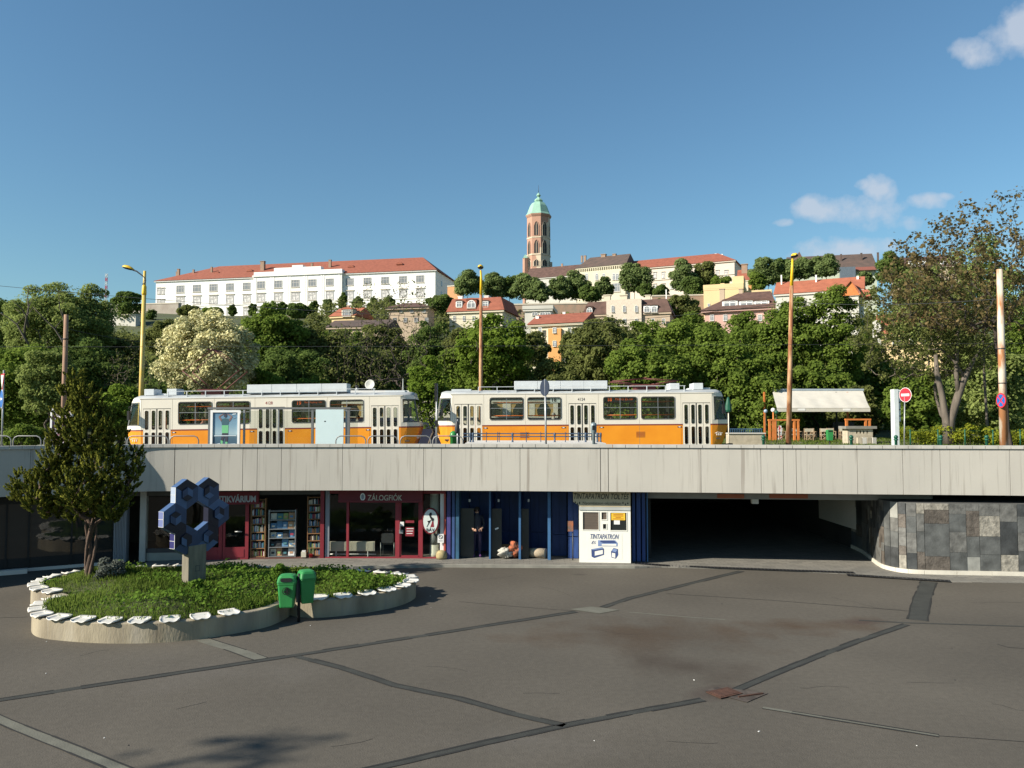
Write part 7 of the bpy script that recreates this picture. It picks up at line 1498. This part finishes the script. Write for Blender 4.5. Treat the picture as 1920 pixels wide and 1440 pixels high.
mb = MB(); x0, x1, xm = h.f.x(1576), h.f.x(1618), h.f.x(1601); mb.box(x0 + .3, x1 - .3, -1.6, 0, 16, h.ze - .5); mb.build('wing', GREYW, h.t); mb = MB(); mb.plate([(x0, h.f.z(1600, 556)), (x1, h.f.z(1600, 556)), (xm, h.f.z(1601, 528))], -1.9, 3); mb.build('gable', ORANGE_WOOD, h.t); mb = MB()
for s_a, s_b in (((x0 - .5, h.f.z(1600, 557)), (xm, h.f.z(1601, 526))), ((xm, h.f.z(1601, 526)), (x1 + .5, h.f.z(1600, 557)))): mb.poly([(s_a[0], -2.3, s_a[1]), (s_b[0], -2.3, s_b[1]), (s_b[0], 4, s_b[1]), (s_a[0], 4, s_a[1])]); mb.poly([(s_a[0], -2.3, s_a[1] - .45), (s_b[0], -2.3, s_b[1] - .45), (s_b[0], -2.3, s_b[1]), (s_a[0], -2.3, s_a[1])])
mb.build('gable_roof', TILE_ORANGE, h.t); h.win((1598, 1608), 551, 7, 9, 'plain', -1.62); h.win((1480, 1500, 1530, 1590), 590, 5, 9, 'plain'); MB().box(h.f.x(1618), h.f.x(1640), -.5, 6, h.f.z(1628, 556), h.f.z(1628, 543)).build('roof_terrace', mat('terrace_red', (.50, .16, .10), .9), h.t)
for p, w in ((1465, 2.5), (1530, 3), (1608, 4)): h.chimney(p, 516 if p != 1608 else 518, 530, w, WHITE, .4)
h = House('low_roofed_house', 'yellow walled house with red roof at the right between the trees', 'building', 1655, 140, 1772, 136, 8, 626, 10, YELW); h.roof('gable', 588, TILE_ORANGE, over=.6); h.win((1677, 1687, 1710, 1735), 640, 6, 12, 'plain'); MB().box(h.f.x(1640), h.f.x(1656), 0, 3, 8, h.f.z(1650, 600)).build('side_wall', GREYW, h.t)
h = House('red_mansard_house', 'house with bright red mansard roof and three white dormers', 'building', 842, 205, 942, 201, 22, 583.5, 13, CREAMW); h.roof('mansard', 558, TILE_RED, over=.7)
for p in (861.5, 910.5): h.dormer(p, 571, 1.9, 1.7, WHITE, 'plain', -.2)
h.dormer(885, 571, 2.8, 2.4, TILE_RED, 'arch', -.5, TILE_RED); h.chimney(864, 557, 566, 8, WHITE, .4); h.chimney(913, 556, 565, 8, WHITE, .4); h.win((852, 870, 888, 905, 930), 597, 4.5, 9, 'plain')
h = House('small_house', 'small cream house with orange roof and wide dormer window at the left', 'building', 620, 196, 662, 194, 22, 593, 9, YELW); h.roof('gable', 578, TILE_ORANGE, over=.6, ); h.dormer(652, 587.5, 3.0, 1.9, CREAMW, 'grey', -.4, TILE_ORANGE); h.chimney(653, 574, 582, 4, d=.5)
h = House('yellow_villa', 'yellow villa with red gabled roofs behind the bare branches', 'building', 728, 200, 800, 198, 24, 577, 6, TANW); h.roof('hip', 568, TILE_BROWN, inset=(4, 4), over=1.0); h.win((752, 772, 795), 582, 6, 7, 'grey'); h.win((740, 760, 780, 800), 600, 6, 8, 'grey')
h = House('long_roofed_house', 'long low house with dark brown roof below the white palace', 'building', 614, 172, 722, 170, 18, 613, 10, TANW); h.roof('gable', 600, TILE_DK, over=.6)
h = House('villa', 'flat roofed grey villa with glazed arcade below the castle wall', 'building', 984, 182, 1034, 181, 20, 580, 9, GREYW); h.roof('flat', 578.3, GREYW, over=.5); h.win((1003, 1018, 1027), 588, 9, 7, 'arch')
h = House('terracotta_house', 'red roofed house with orange and white walls behind the lamp pole', 'building', 996, 156, 1090, 152, 14, 607, 11, CREAMW); h.roof('gable', 588, TILE_RED, over=.7); MB().box(h.f.x(1030), h.f.x(1054), -.6, 0, 12, h.ze - 1).build('orange_bay', ORW, h.t); h.win((1015, 1042, 1070), 620, 6, 9, 'plain', -.62); h.win((1008, 1042, 1066), 645, 6, 10, 'plain', -.62); h.chimney(1058, 586, 592, 5, WHITE, .5); h.chimney(1008, 594, 602, 6, WHITE, .3)
h = House('terrace_house', 'tan town house with brown roofs, flat pale gable and arched dormers', 'building', 1096, 196, 1258, 190, 20, 588, 13, TANW); h.roof('mansard', 563, TILE_BROWN, over=.5)
mb = MB(); mb.box(h.f.x(1139), h.f.x(1205), -.7, 9, 22, h.f.z(1170, 562)); mb.build('centre_wall', mat('pale_tan_wall', (.60, .52, .42), .9, var=.15), h.t); h.win((1150, 1171.5, 1194), 580, 5, 12, 'arch', -.72)
for p in (1213.5, 1227): h.dormer(p, 580.5, 1.7, 1.9, WHITE, 'arch', -.4)
h.dormer(1106, 583, 1.7, 1.9, TILE_BROWN, 'arch', -.4); h.win((1120, 1150, 1172, 1194, 1225, 1245), 603, 5, 9, 'plain', -.72); 
for p, w in ((1139, 12), (1170, 13), (1215, 10)): h.chimney(p, 555, 565, w, CREAMW, .5)
h.chimney(1249, 543, 566, 2, WHITE, .4)
# walls of the castle
def rwall(lab, pa, Da, pb, Db, yt, h_, m_): f = Face(pa, Da, pb, Db); z = f.z((pa + pb) / 2, yt); t = thing('castle_wall', lab, 'wall', (f.a.x, f.a.y, 0), f.ang); MB().box(0, f.L, 0, 2, z - h_, z).build('masonry', m_, t); MB().box(-.1, f.L + .1, -.15, 2.1, z, z + .4).build('coping', SILL, t)
rwall('brown brick castle wall running below the hilltop chestnut trees', 940, 235, 1110, 232, 571, 9, BRICK); rwall('rough brick retaining wall left of the yellow block', 1225, 236, 1322, 234, 555, 6, BRICK)
rwall('orange arched wall right of the white palace', 838, 300, 862, 298, 537, 12, mat('orange_brick', (.60, .30, .12), .9, c2=(.45, .25, .14), scale=1.5)); rwall('old stone terrace wall left of the white palace', 195, 305, 330, 300, 571, 14, mat('old_wall', (.30, .25, .21), .95, c2=(.42, .38, .32), scale=.3))
rwall('pale wall strip between the trees left of the lamp', 196, 240, 250, 238, 592, 6, GREYW); rwall('long terrace wall along the foot of the white palace', 286, 348, 830, 322, 592, 10, BRICK)
q = W(193, 790, 330); mst = thing('lattice_mast', 'thin red and white striped mast above the left trees', 'mast', (q.x, q.y, 40)); mb = MB()
for i in range(16):
    z0 = 0 + i * 1.9; mb.m(i % 2)
    for a in (0, 2.1, 4.2): mb.tube((.45 * math.cos(a), .45 * math.sin(a), z0), (.45 * math.cos(a), .45 * math.sin(a), z0 + 1.9), .10, k=4); mb.tube((.45 * math.cos(a), .45 * math.sin(a), z0), (.45 * math.cos(a + 2.1), .45 * math.sin(a + 2.1), z0 + 1.9), .06, k=3)
for v_i in range(len(mb.v)): x, y, z = mb.v[v_i]; mb.v[v_i] = (x, y, z * (zat(513, 330) - 40) / 30.4)
mb.build('lattice', [SRED, SW], mst)

# ---------------------------------------------------------------- trees
def btree(name, lab, px, yt, yb, wpx, D, kind, seed, n=6000, leaf=.24, clumps=26, cr=.36, bark=None, trunk=.022, dpx=0, flat=.75, group=None, dead=0, depth=None, base=None):
    k = D / F; n = int(n * 2.1); clumps = int(clumps * (1.7 if D < 150 else .8)); cr *= .78 if D < 150 else 1.0; mid_ = (yt + yb) / 2; yt = mid_ + (yt - mid_) * 1.07; wpx *= 1.06; zt, zb_ = zat(yt, D), zat(yb, D); x = W(px, 790, D).x; b = Vector((W(px + dpx, 790, D).x, D, base if base is not None else (hz(x, D) - .2 if D > 58 else 2.85))); rx = wpx * k / 2
    return tree(name, lab, b, (x, D, (zt + zb_) / 2), (rx, depth or rx * .8, (zt - zb_) / 2), kind, n, leaf, clumps, cr, seed, trunk, bark, group=group, flat=flat, dead=dead)
TG = 'trees between the street and the houses'
btree('tree', 'broad pale green tree with dead bare limbs behind the brown pole', 108, 526, 690, 205, 78, 'pale', 21, 13000, .20, 46, .24, BARK_GREY, .04, dead=5, group=TG)
btree('tree', 'pale green tree at the left of the group by the brown pole', 52, 533, 700, 105, 80, 'pale', 311, 6000, .20, 26, .30, BARK_GREY, group=TG); btree('tree', 'pale green tree at the right of the group by the brown pole', 166, 534, 700, 95, 80, 'pale', 312, 6000, .20, 26, .30, BARK_GREY, group=TG)
btree('tree', 'dark green tree cut by the left edge below the sky', -10, 545, 760, 110, 84, 'dark', 22, 6000, .26, group=TG)
btree('tree', 'dense green tree at the far left above the round road sign', 30, 640, 835, 175, 64, 'mid', 23, 9000, .22, 34, group=TG); btree('tree', 'dark tree right of the brown pole, below the pale tree', 165, 632, 840, 150, 66, 'dark', 24, 8000, .22, 30, group=TG)
btree('tree', 'pale leafed young tree low behind the top of the cypress', 88, 650, 800, 110, 60, 'pale', 25, 5000, .18, 24, group=TG)
btree('shrub', 'bright bush directly left of the left tram', 232, 716, 845, 112, 48, 'bright', 26, 9000, .13, 26, .32, group='street shrubs'); btree('shrub', 'round bush on the street behind the left hoop barriers', 50, 792, 850, 88, 46, 'mid', 27, 4000, .11, 16, .36, group='street shrubs')
btree('tree', 'dark pine on the skyline left of the white palace', 232, 548, 610, 66, 240, 'dark', 28, 2500, .7, 14, .34, group='trees on the castle hill'); btree('tree', 'small dark pine touching the left corner of the white palace', 279, 576, 606, 24, 250, 'dark', 29, 900, .6, 8, .4, group='trees on the castle hill')
btree('tree', 'olive green tree behind the yellow street lamp', 222, 600, 760, 95, 84, 'olive', 30, 4500, .24, 22, group=TG)
rng = np.random.default_rng(40)
def tips_in(c, r, n, zmin=-1): out = []; 
def bare_tree(name, lab, px, yt, yb, wpx, D, ntips, seed, kind, per, leaf, bark, r_tip=.012, dpx=0, group=TG, base=None, fork=.2, depth=.7, top_bias=.0, extra_tips=()):
    rng = np.random.default_rng(seed); k = D / F; zt, zb_ = zat(yt, D), zat(yb, D); x = W(px, 790, D).x; b = Vector((W(px + dpx, 790, D).x, D, base if base is not None else (hz(x, D) - .2 if D > 58 else 2.85))); rx, rz = wpx * k / 2, (zt - zb_) / 2; c = np.array([x, D, (zt + zb_) / 2]); tips = []
    while len(tips) < ntips:
        d = rng.normal(size=3); d /= np.linalg.norm(d); q = d * rng.random() ** .3
        if q[2] < -.75: continue
        tips.append(tuple(c + q * np.array([rx, rx * depth, rz])))
    tips += [tuple(W(a, b_, D + e)) for a, b_, e in extra_tips]
    return tree(name, lab, b, c, (rx, rx * depth, rz), kind, 0, leaf, 6, .3, seed, r_tip, bark, fork, group, tips=tips, per_tip=per)
bare_tree('bare_shrub', 'leafless brown shrub behind the foot of the yellow lamp', 246, 640, 800, 115, 62, 220, 41, 'olive', 3, .12, BARK, .010)
bare_tree('bare_tree', 'large half bare dark tree with open twigs before the white palace', 742, 520, 760, 230, 60, 420, 42, 'olive', 3, .13, BARK_DARK, .011, fork=.05)
bare_tree('bare_tree', 'thin half bare tree left of the large open twigged tree', 660, 610, 790, 130, 64, 160, 43, 'olive', 6, .16, BARK_DARK, .010)
btree('flowering_tree', 'round tree covered in cream white blossom above the left tram', 387, 578, 768, 204, 56, 'flower', 44, 12000, .17, 70, .21, flat=.9, group=TG)
btree('tree', 'fresh green tree right of the blossoming tree', 505, 566, 720, 140, 70, 'mid', 45, 8000, .23, 28, group=TG); btree('tree', 'olive tree right of the fresh green tree', 598, 585, 790, 130, 72, 'olive', 46, 7000, .22, 28, group=TG)
btree('tree', 'dark undergrowth tree between the blossom and the dish', 540, 640, 800, 150, 66, 'dark', 47, 6000, .22, 24, group=TG); btree('tree', 'bright low tree above the long roof box of the left tram', 500, 690, 800, 100, 58, 'bright', 48, 4500, .18, 18, group=TG); btree('tree', 'bright small tree left of the metal flue pipe', 590, 700, 800, 90, 59, 'bright', 49, 4000, .18, 16, group=TG)
btree('tree', 'dark olive tree in the shade behind the satellite dish', 690, 640, 810, 160, 76, 'olive', 50, 6000, .24, 24, group=TG); btree('tree', 'bright leafed young tree between the two trams', 808, 668, 830, 95, 44.5, 'bright', 51, 4800, .13, 24, .3, group=TG, depth=1.2)
btree('tree', 'bright spring green tree beside the middle lamp pole', 925, 578, 745, 165, 66, 'bright', 52, 8500, .22, 34, .26, BARK_GREY, group=TG); btree('tree', 'mid green tree left of the middle lamp pole', 862, 640, 800, 120, 72, 'mid', 53, 6000, .22, 24, group=TG)
btree('tree', 'green tree low behind the middle lamp pole', 950, 665, 810, 150, 70, 'mid', 54, 6000, .22, 24, group=TG); btree('tree', 'olive tree in front of the orange walled house', 1040, 660, 810, 120, 66, 'olive', 55, 5500, .2, 24, group=TG)
btree('tree', 'loose olive tree right of the orange walled house', 1120, 592, 790, 150, 66, 'olive', 56, 7500, .2, 44, .20, group=TG); btree('tree', 'thin olive tree just left of the red roofed terracotta house', 990, 610, 700, 80, 74, 'olive', 57, 2500, .2, 16, .24, group=TG)
for i, (p, yt, yb, w, D, kd, lab) in enumerate(((1215, 622, 840, 165, 62, 'mid', 'dense rounded green tree above the roof boxes of the right tram'), (1290, 580, 800, 150, 68, 'mid', 'dense green tree below the tan town house'), (1362, 598, 840, 170, 64, 'mid', 'large dense green tree below the pink dormered house'), (1425, 590, 790, 110, 72, 'mid', 'green tree left of the tall rusty lamp pole'),
                                              (1140, 584, 720, 120, 80, 'olive', 'olive tree before the flat pale gable of the tan house'), (1225, 592, 720, 120, 80, 'mid', 'green tree before the right end of the tan house'), (640, 610, 740, 120, 84, 'mid', 'green tree before the long low brown roofed house'), (712, 602, 740, 110, 86, 'olive', 'olive tree among the bare branches before the yellow villa'), (805, 598, 760, 120, 86, 'dark', 'dark tree left of the red mansard house'), (1330, 592, 760, 120, 80, 'mid', 'green tree before the left corner of the pink dormered house'), (1280, 553, 610, 80, 224, 'olive', 'bushy brown green tree before the rough brick wall'), (1240, 560, 605, 50, 222, 'dark', 'dark bush at the left foot of the rough brick wall'), (1078, 608, 700, 64, 90, 'olive', 'small olive tree covering the right of the terracotta house'), (1006, 616, 700, 50, 90, 'olive', 'small olive tree covering the left of the terracotta house'), (315, 594, 680, 110, 98, 'olive', 'olive tree behind the left of the blossoming tree'), (1172, 596, 780, 130, 70, 'olive', 'olive tree below the arched dormers of the tan house'), (1395, 584, 760, 130, 75, 'mid', 'green tree touching the pink dormered house wall'), (1085, 655, 800, 110, 72, 'mid', 'green tree low between the two middle olive trees'), (880, 596, 760, 110, 76, 'olive', 'olive tree in front of the red mansard house'),
                                              (1478, 548, 760, 130, 70, 'mid', 'tall green tree standing behind the tall rusty lamp pole'), (1560, 530, 760, 140, 70, 'mid', 'tall green tree before the orange roofed house'), (1440, 690, 850, 150, 62, 'mid', 'low green tree left of the cream awning'), (1530, 680, 800, 170, 66, 'mid', 'wide green tree right above the cream awning'),
                                              (1635, 628, 790, 90, 74, 'bright', 'bright tree before the white side wall'), (1600, 715, 850, 110, 63, 'olive', 'olive bush behind the right end of the terrace'), (1715, 690, 850, 130, 60, 'mid', 'green tree behind the no entry sign'), (1845, 600, 860, 170, 62, 'pale', 'light green tree behind the thick pole'), (1925, 520, 860, 120, 66, 'mid', 'green tree at the right edge'), (1745, 495, 700, 160, 80, 'pale', 'light green tree under the reddish crown'))):
    btree('tree', lab, p, yt, yb, w, D, kd, 60 + i, int(5500 + w * 22) if D < 100 else 3500, .22 if D < 100 else .6, 34, .26, group=TG)
# reddish young-leaved trees at the right
ET = [(1693, 455, 0), (1685, 462, .4), (1700, 462, 0), (1712, 500, 0), (1745, 418, 0), (1760, 425, 0), (1755, 430, .3), (1768, 405, 0), (1780, 410, 0), (1805, 388, 0), (1812, 382, 0), (1825, 385, .2), (1832, 395, 0), (1820, 400, 0), (1850, 392, 0), (1868, 366, 0), (1880, 372, 0), (1895, 370, 0), (1910, 365, 0), (1925, 370, 0), (1700, 500, .5), (1690, 520, .5), (1680, 545, 1), (1665, 570, 1), (1720, 525, -.5), (1705, 545, 0), (1735, 500, -1), (1750, 485, .5), (1670, 600, 1), (1660, 590, 0), (1940, 360, 0), (1860, 385, .4), (1720, 480, 0), (1735, 470, .3), (1750, 455, 0), (1765, 450, .5), (1672, 458, 0), (1790, 425, .5), (1900, 390, .6), (1880, 395, 0)]
bare_tree('reddish_tree', 'tall open tree with reddish brown young leaves at the right edge', 1835, 400, 650, 335, 44, 440, 81, 'red', 14, .17, BARK_DARK, .011, dpx=62, fork=.0, extra_tips=ET, group='reddish trees at the right')
bare_tree('reddish_tree', 'spreading olive brown tree with grey branches left of the thick pole', 1745, 490, 740, 280, 50, 460, 82, 'olive', 24, .17, BARK_GREY, .011, dpx=40, fork=-.3, group='reddish trees at the right')
btk = thing('twin_trunked_tree', 'forked grey trunk rising out of the yellow green hedge', 'tree', at(1775, 47.5)); bz = btk.location; mb = MB(); w3 = lambda a, b_: tuple(W(a, b_, 47.5) - bz)
mb.path([w3(1778, 832), w3(1774, 790), w3(1767, 745), w3(1757, 700), w3(1754, 665)], [.30, .22, .18, .15, .10], 10); mb.path([w3(1778, 832), w3(1783, 785), w3(1797, 740), w3(1808, 710), w3(1822, 682), w3(1838, 655)], [.30, .24, .22, .18, .12, .06], 10); mb.path([w3(1797, 740), w3(1793, 700), w3(1794, 650), w3(1796, 610)], [.16, .13, .11, .08], 8); mb.path([w3(1808, 710), w3(1790, 678), w3(1765, 655), w3(1740, 655)], [.12, .09, .06, .03], 6); mb.path([w3(1815, 695), w3(1835, 660), w3(1870, 640)], [.09, .06, .03], 6); mb.build('trunk', BARK_GREY, btk)
rng = np.random.default_rng(83); C = np.array([w3(rng.uniform(1720, 1860), rng.uniform(600, 690)) for _ in range(70)]); C[:, 1] += rng.uniform(-1, 2, 70); CC = np.repeat(C, 14, 0); d = rng.normal(size=(len(CC), 3)) * .22; o = bpy.data.objects.new('crown', fast_mesh('crown', leaf_verts(rng, CC + d, d + [0, 0, .1], .12 + .1 * rng.random(len(CC))), 4, tone=rng.random(len(CC)), mats=[LEAF['olive']])); col.objects.link(o); o.parent = btk
btree('tree', 'bright yellow green tree top glowing inside the reddish crown', 1852, 440, 660, 150, 53, 'pale', 401, 4200, .17, 26, .30, BARK_GREY, group='reddish trees at the right', base=3.1)
# hedge
hd_ = at(1800, 49); t = thing('hedge', 'long yellow green hedge along the lawn at the right', 'hedge', hd_); cl = []; rng = np.random.default_rng(84)
for i in range(70): p = rng.uniform(1688, 1945); cl.append((np.array(W(p, 790, 48 + rng.uniform(-.8, 1.2)) - hd_) * [1, 1, 0] + [0, 0, rng.uniform(.2, zat(796 + 8 * abs(math.sin(p * .05)) - (6 if 1740 < p < 1860 else 0), 48) - hd_.z - .35)], .45))
mb = MB(); 
for c_, r in cl[::3]: mb.tube((c_[0], c_[1], 0), tuple(c_), .02, .008, 4)
mb.build('stems', BARK, t); pos, nrm, s, tone = clump_leaves(rng, cl, 11000, .11); o = bpy.data.objects.new('foliage', fast_mesh('foliage', leaf_verts(rng, pos, nrm, s), 4, tone=tone, mats=[LEAF['yellow']])); col.objects.link(o); o.parent = t
# castle hill trees
HG = 'trees on the castle hill'
for i, (p, yt, yb, w, D, kd, lab) in enumerate(((876, 504, 562, 46, 280, 'chestnut', 'rounded dark chestnut tree just right of the palace corner'), (925, 513, 566, 44, 290, 'chestnut', 'first tree right of the middle lamp head on the ridge'), (955, 514, 566, 34, 292, 'dark', 'darker ridge tree left of the tower turret'), (985, 513, 570, 50, 280, 'chestnut', 'green chestnut tree right below the tower turret'), (1012, 526, 572, 38, 275, 'chestnut', 'lower chestnut before the white nave wall'),
        (1050, 517, 570, 38, 285, 'chestnut', 'blossoming chestnut at the right end of the nave'), (1082, 510, 572, 44, 290, 'chestnut', 'dark tree left before the cream building'), (1108, 535, 572, 34, 280, 'dark', 'low dark tree at the foot of the cream building'), (1134, 518, 560, 24, 288, 'chestnut', 'slim tree before the cream building windows'), (1192, 493, 556, 52, 285, 'chestnut', 'big chestnut tree at the junction of cream and pink buildings'), (1216, 530, 560, 30, 280, 'dark', 'small dark tree right of the big chestnut'),
        (1240, 535, 565, 26, 275, 'dark', 'small conifer below the pink building windows'), (1286, 489, 556, 38, 282, 'chestnut', 'tall chestnut before the middle of the pink building'), (1325, 486, 556, 40, 284, 'olive', 'pale blossoming chestnut before the pink building'), (1355, 515, 556, 30, 262, 'mid', 'small fresh tree beside the yellow block'), (1306, 520, 570, 40, 270, 'dark', 'dark tree between the two tall chestnuts'),
        (1444, 482, 545, 46, 270, 'chestnut', 'chestnut tree left of the rusty lamp head'), (1470, 485, 540, 34, 280, 'dark', 'dark tree behind the rusty lamp head'), (1503, 487, 530, 46, 268, 'chestnut', 'chestnut tree right of the rusty lamp head'), (1554, 480, 525, 50, 266, 'chestnut', 'wide chestnut before the dark roofed hall'), (1425, 510, 550, 30, 262, 'mid', 'fresh green tree behind the dormered house'), (1676, 474, 540, 44, 255, 'dark', 'dark green tree right of the dark roofed hall'), (1625, 512, 540, 30, 262, 'chestnut', 'small tree below the white hall wall'),
        (432, 571, 596, 13, 310, 'dark', 'small dark conifer left before the palace'), (471, 568, 596, 14, 310, 'dark', 'second small conifer before the palace'), (500, 566, 600, 22, 305, 'chestnut', 'bushy tree at the left of the palace centre'), (526, 566, 598, 16, 306, 'dark', 'dark tree at the palace centre portal'), (556, 566, 606, 34, 300, 'dark', 'wide dark tree before the palace portal'), (585, 563, 600, 18, 305, 'dark', 'tall dark tree right of the palace portal'), (611, 561, 585, 18, 308, 'chestnut', 'tree before the right end of the palace centre'),
        (641, 549, 580, 14, 308, 'dark', 'slim conifer beside the palace drainpipe'), (669, 556, 582, 18, 306, 'chestnut', 'round tree below the right wing of the palace'), (700, 560, 586, 20, 300, 'dark', 'dark shrub tree below the palace right wing'), (727, 552, 590, 20, 300, 'dark', 'dark tree behind the yellow villa roof'), (825, 550, 600, 44, 255, 'dark', 'dark shade tree under the palace corner'), (395, 578, 600, 36, 290, 'mid', 'pale sprouting bush left on the palace terrace'), (350, 572, 600, 40, 290, 'olive', 'thin brown bush at the left end of the palace'))):
    w *= 1.0 if w < 20 else 1.22
    btree('tree', lab, p, yt, yb, w, D, kd, 100 + i, int(800 + w * 52), .0024 * D, 24, .42, group=HG, trunk=.04, base=zat(yb, D) - 2)
def mass(name, boxes, n, leaf, kind, seed, r):
    rng = np.random.default_rng(seed); cl = []
    for (p0, p1, D0_, D1_, hmax, cnt) in boxes:
        for _ in range(cnt): D = rng.uniform(D0_, D1_); p = rng.uniform(p0, p1); x = W(p, 790, D).x; cl.append((np.array([x, D, hz(x, D) + rng.uniform(min(-.5, hmax - .5), hmax)]), r * rng.uniform(.7, 1.3)))
    pos, nrm, s, tone = clump_leaves(rng, cl, n, leaf); o = bpy.data.objects.new(name, fast_mesh(name, leaf_verts(rng, pos, nrm, s), 4, tone=tone, mats=[LEAF[kind]])); col.objects.link(o); tag(o, kind='stuff')
mass('undergrowth', [(-150, 2050, 74, 92, 5.0, 330), (-150, 700, 70, 90, 6.5, 120), (1150, 2050, 72, 90, 6, 160)], 100000, .34, 'dark', 201, 1.7)
mass('hillside_bushes', [(-200, 2100, 105, 150, 4, 260), (560, 1900, 150, 185, 3, 120), (-200, 620, 150, 215, 1.5, 420), (600, 1750, 205, 270, 5, 420), (150, 860, 222, 285, -2.2, 200), (840, 1330, 268, 285, 1.5, 130), (1215, 1330, 236, 250, 2, 50)], 125000, .85, 'olive', 202, 3.0)
# tree off the left of the frame whose top shades the foreground asphalt
tree('street_tree', 'tree beside the square outside the left of the view', (-26.5, .9, 0), (-26.1, .9, 13.8), (1.5, 1.3, .55), 'mid', 130, .2, 8, .4, 300, .03, BARK)
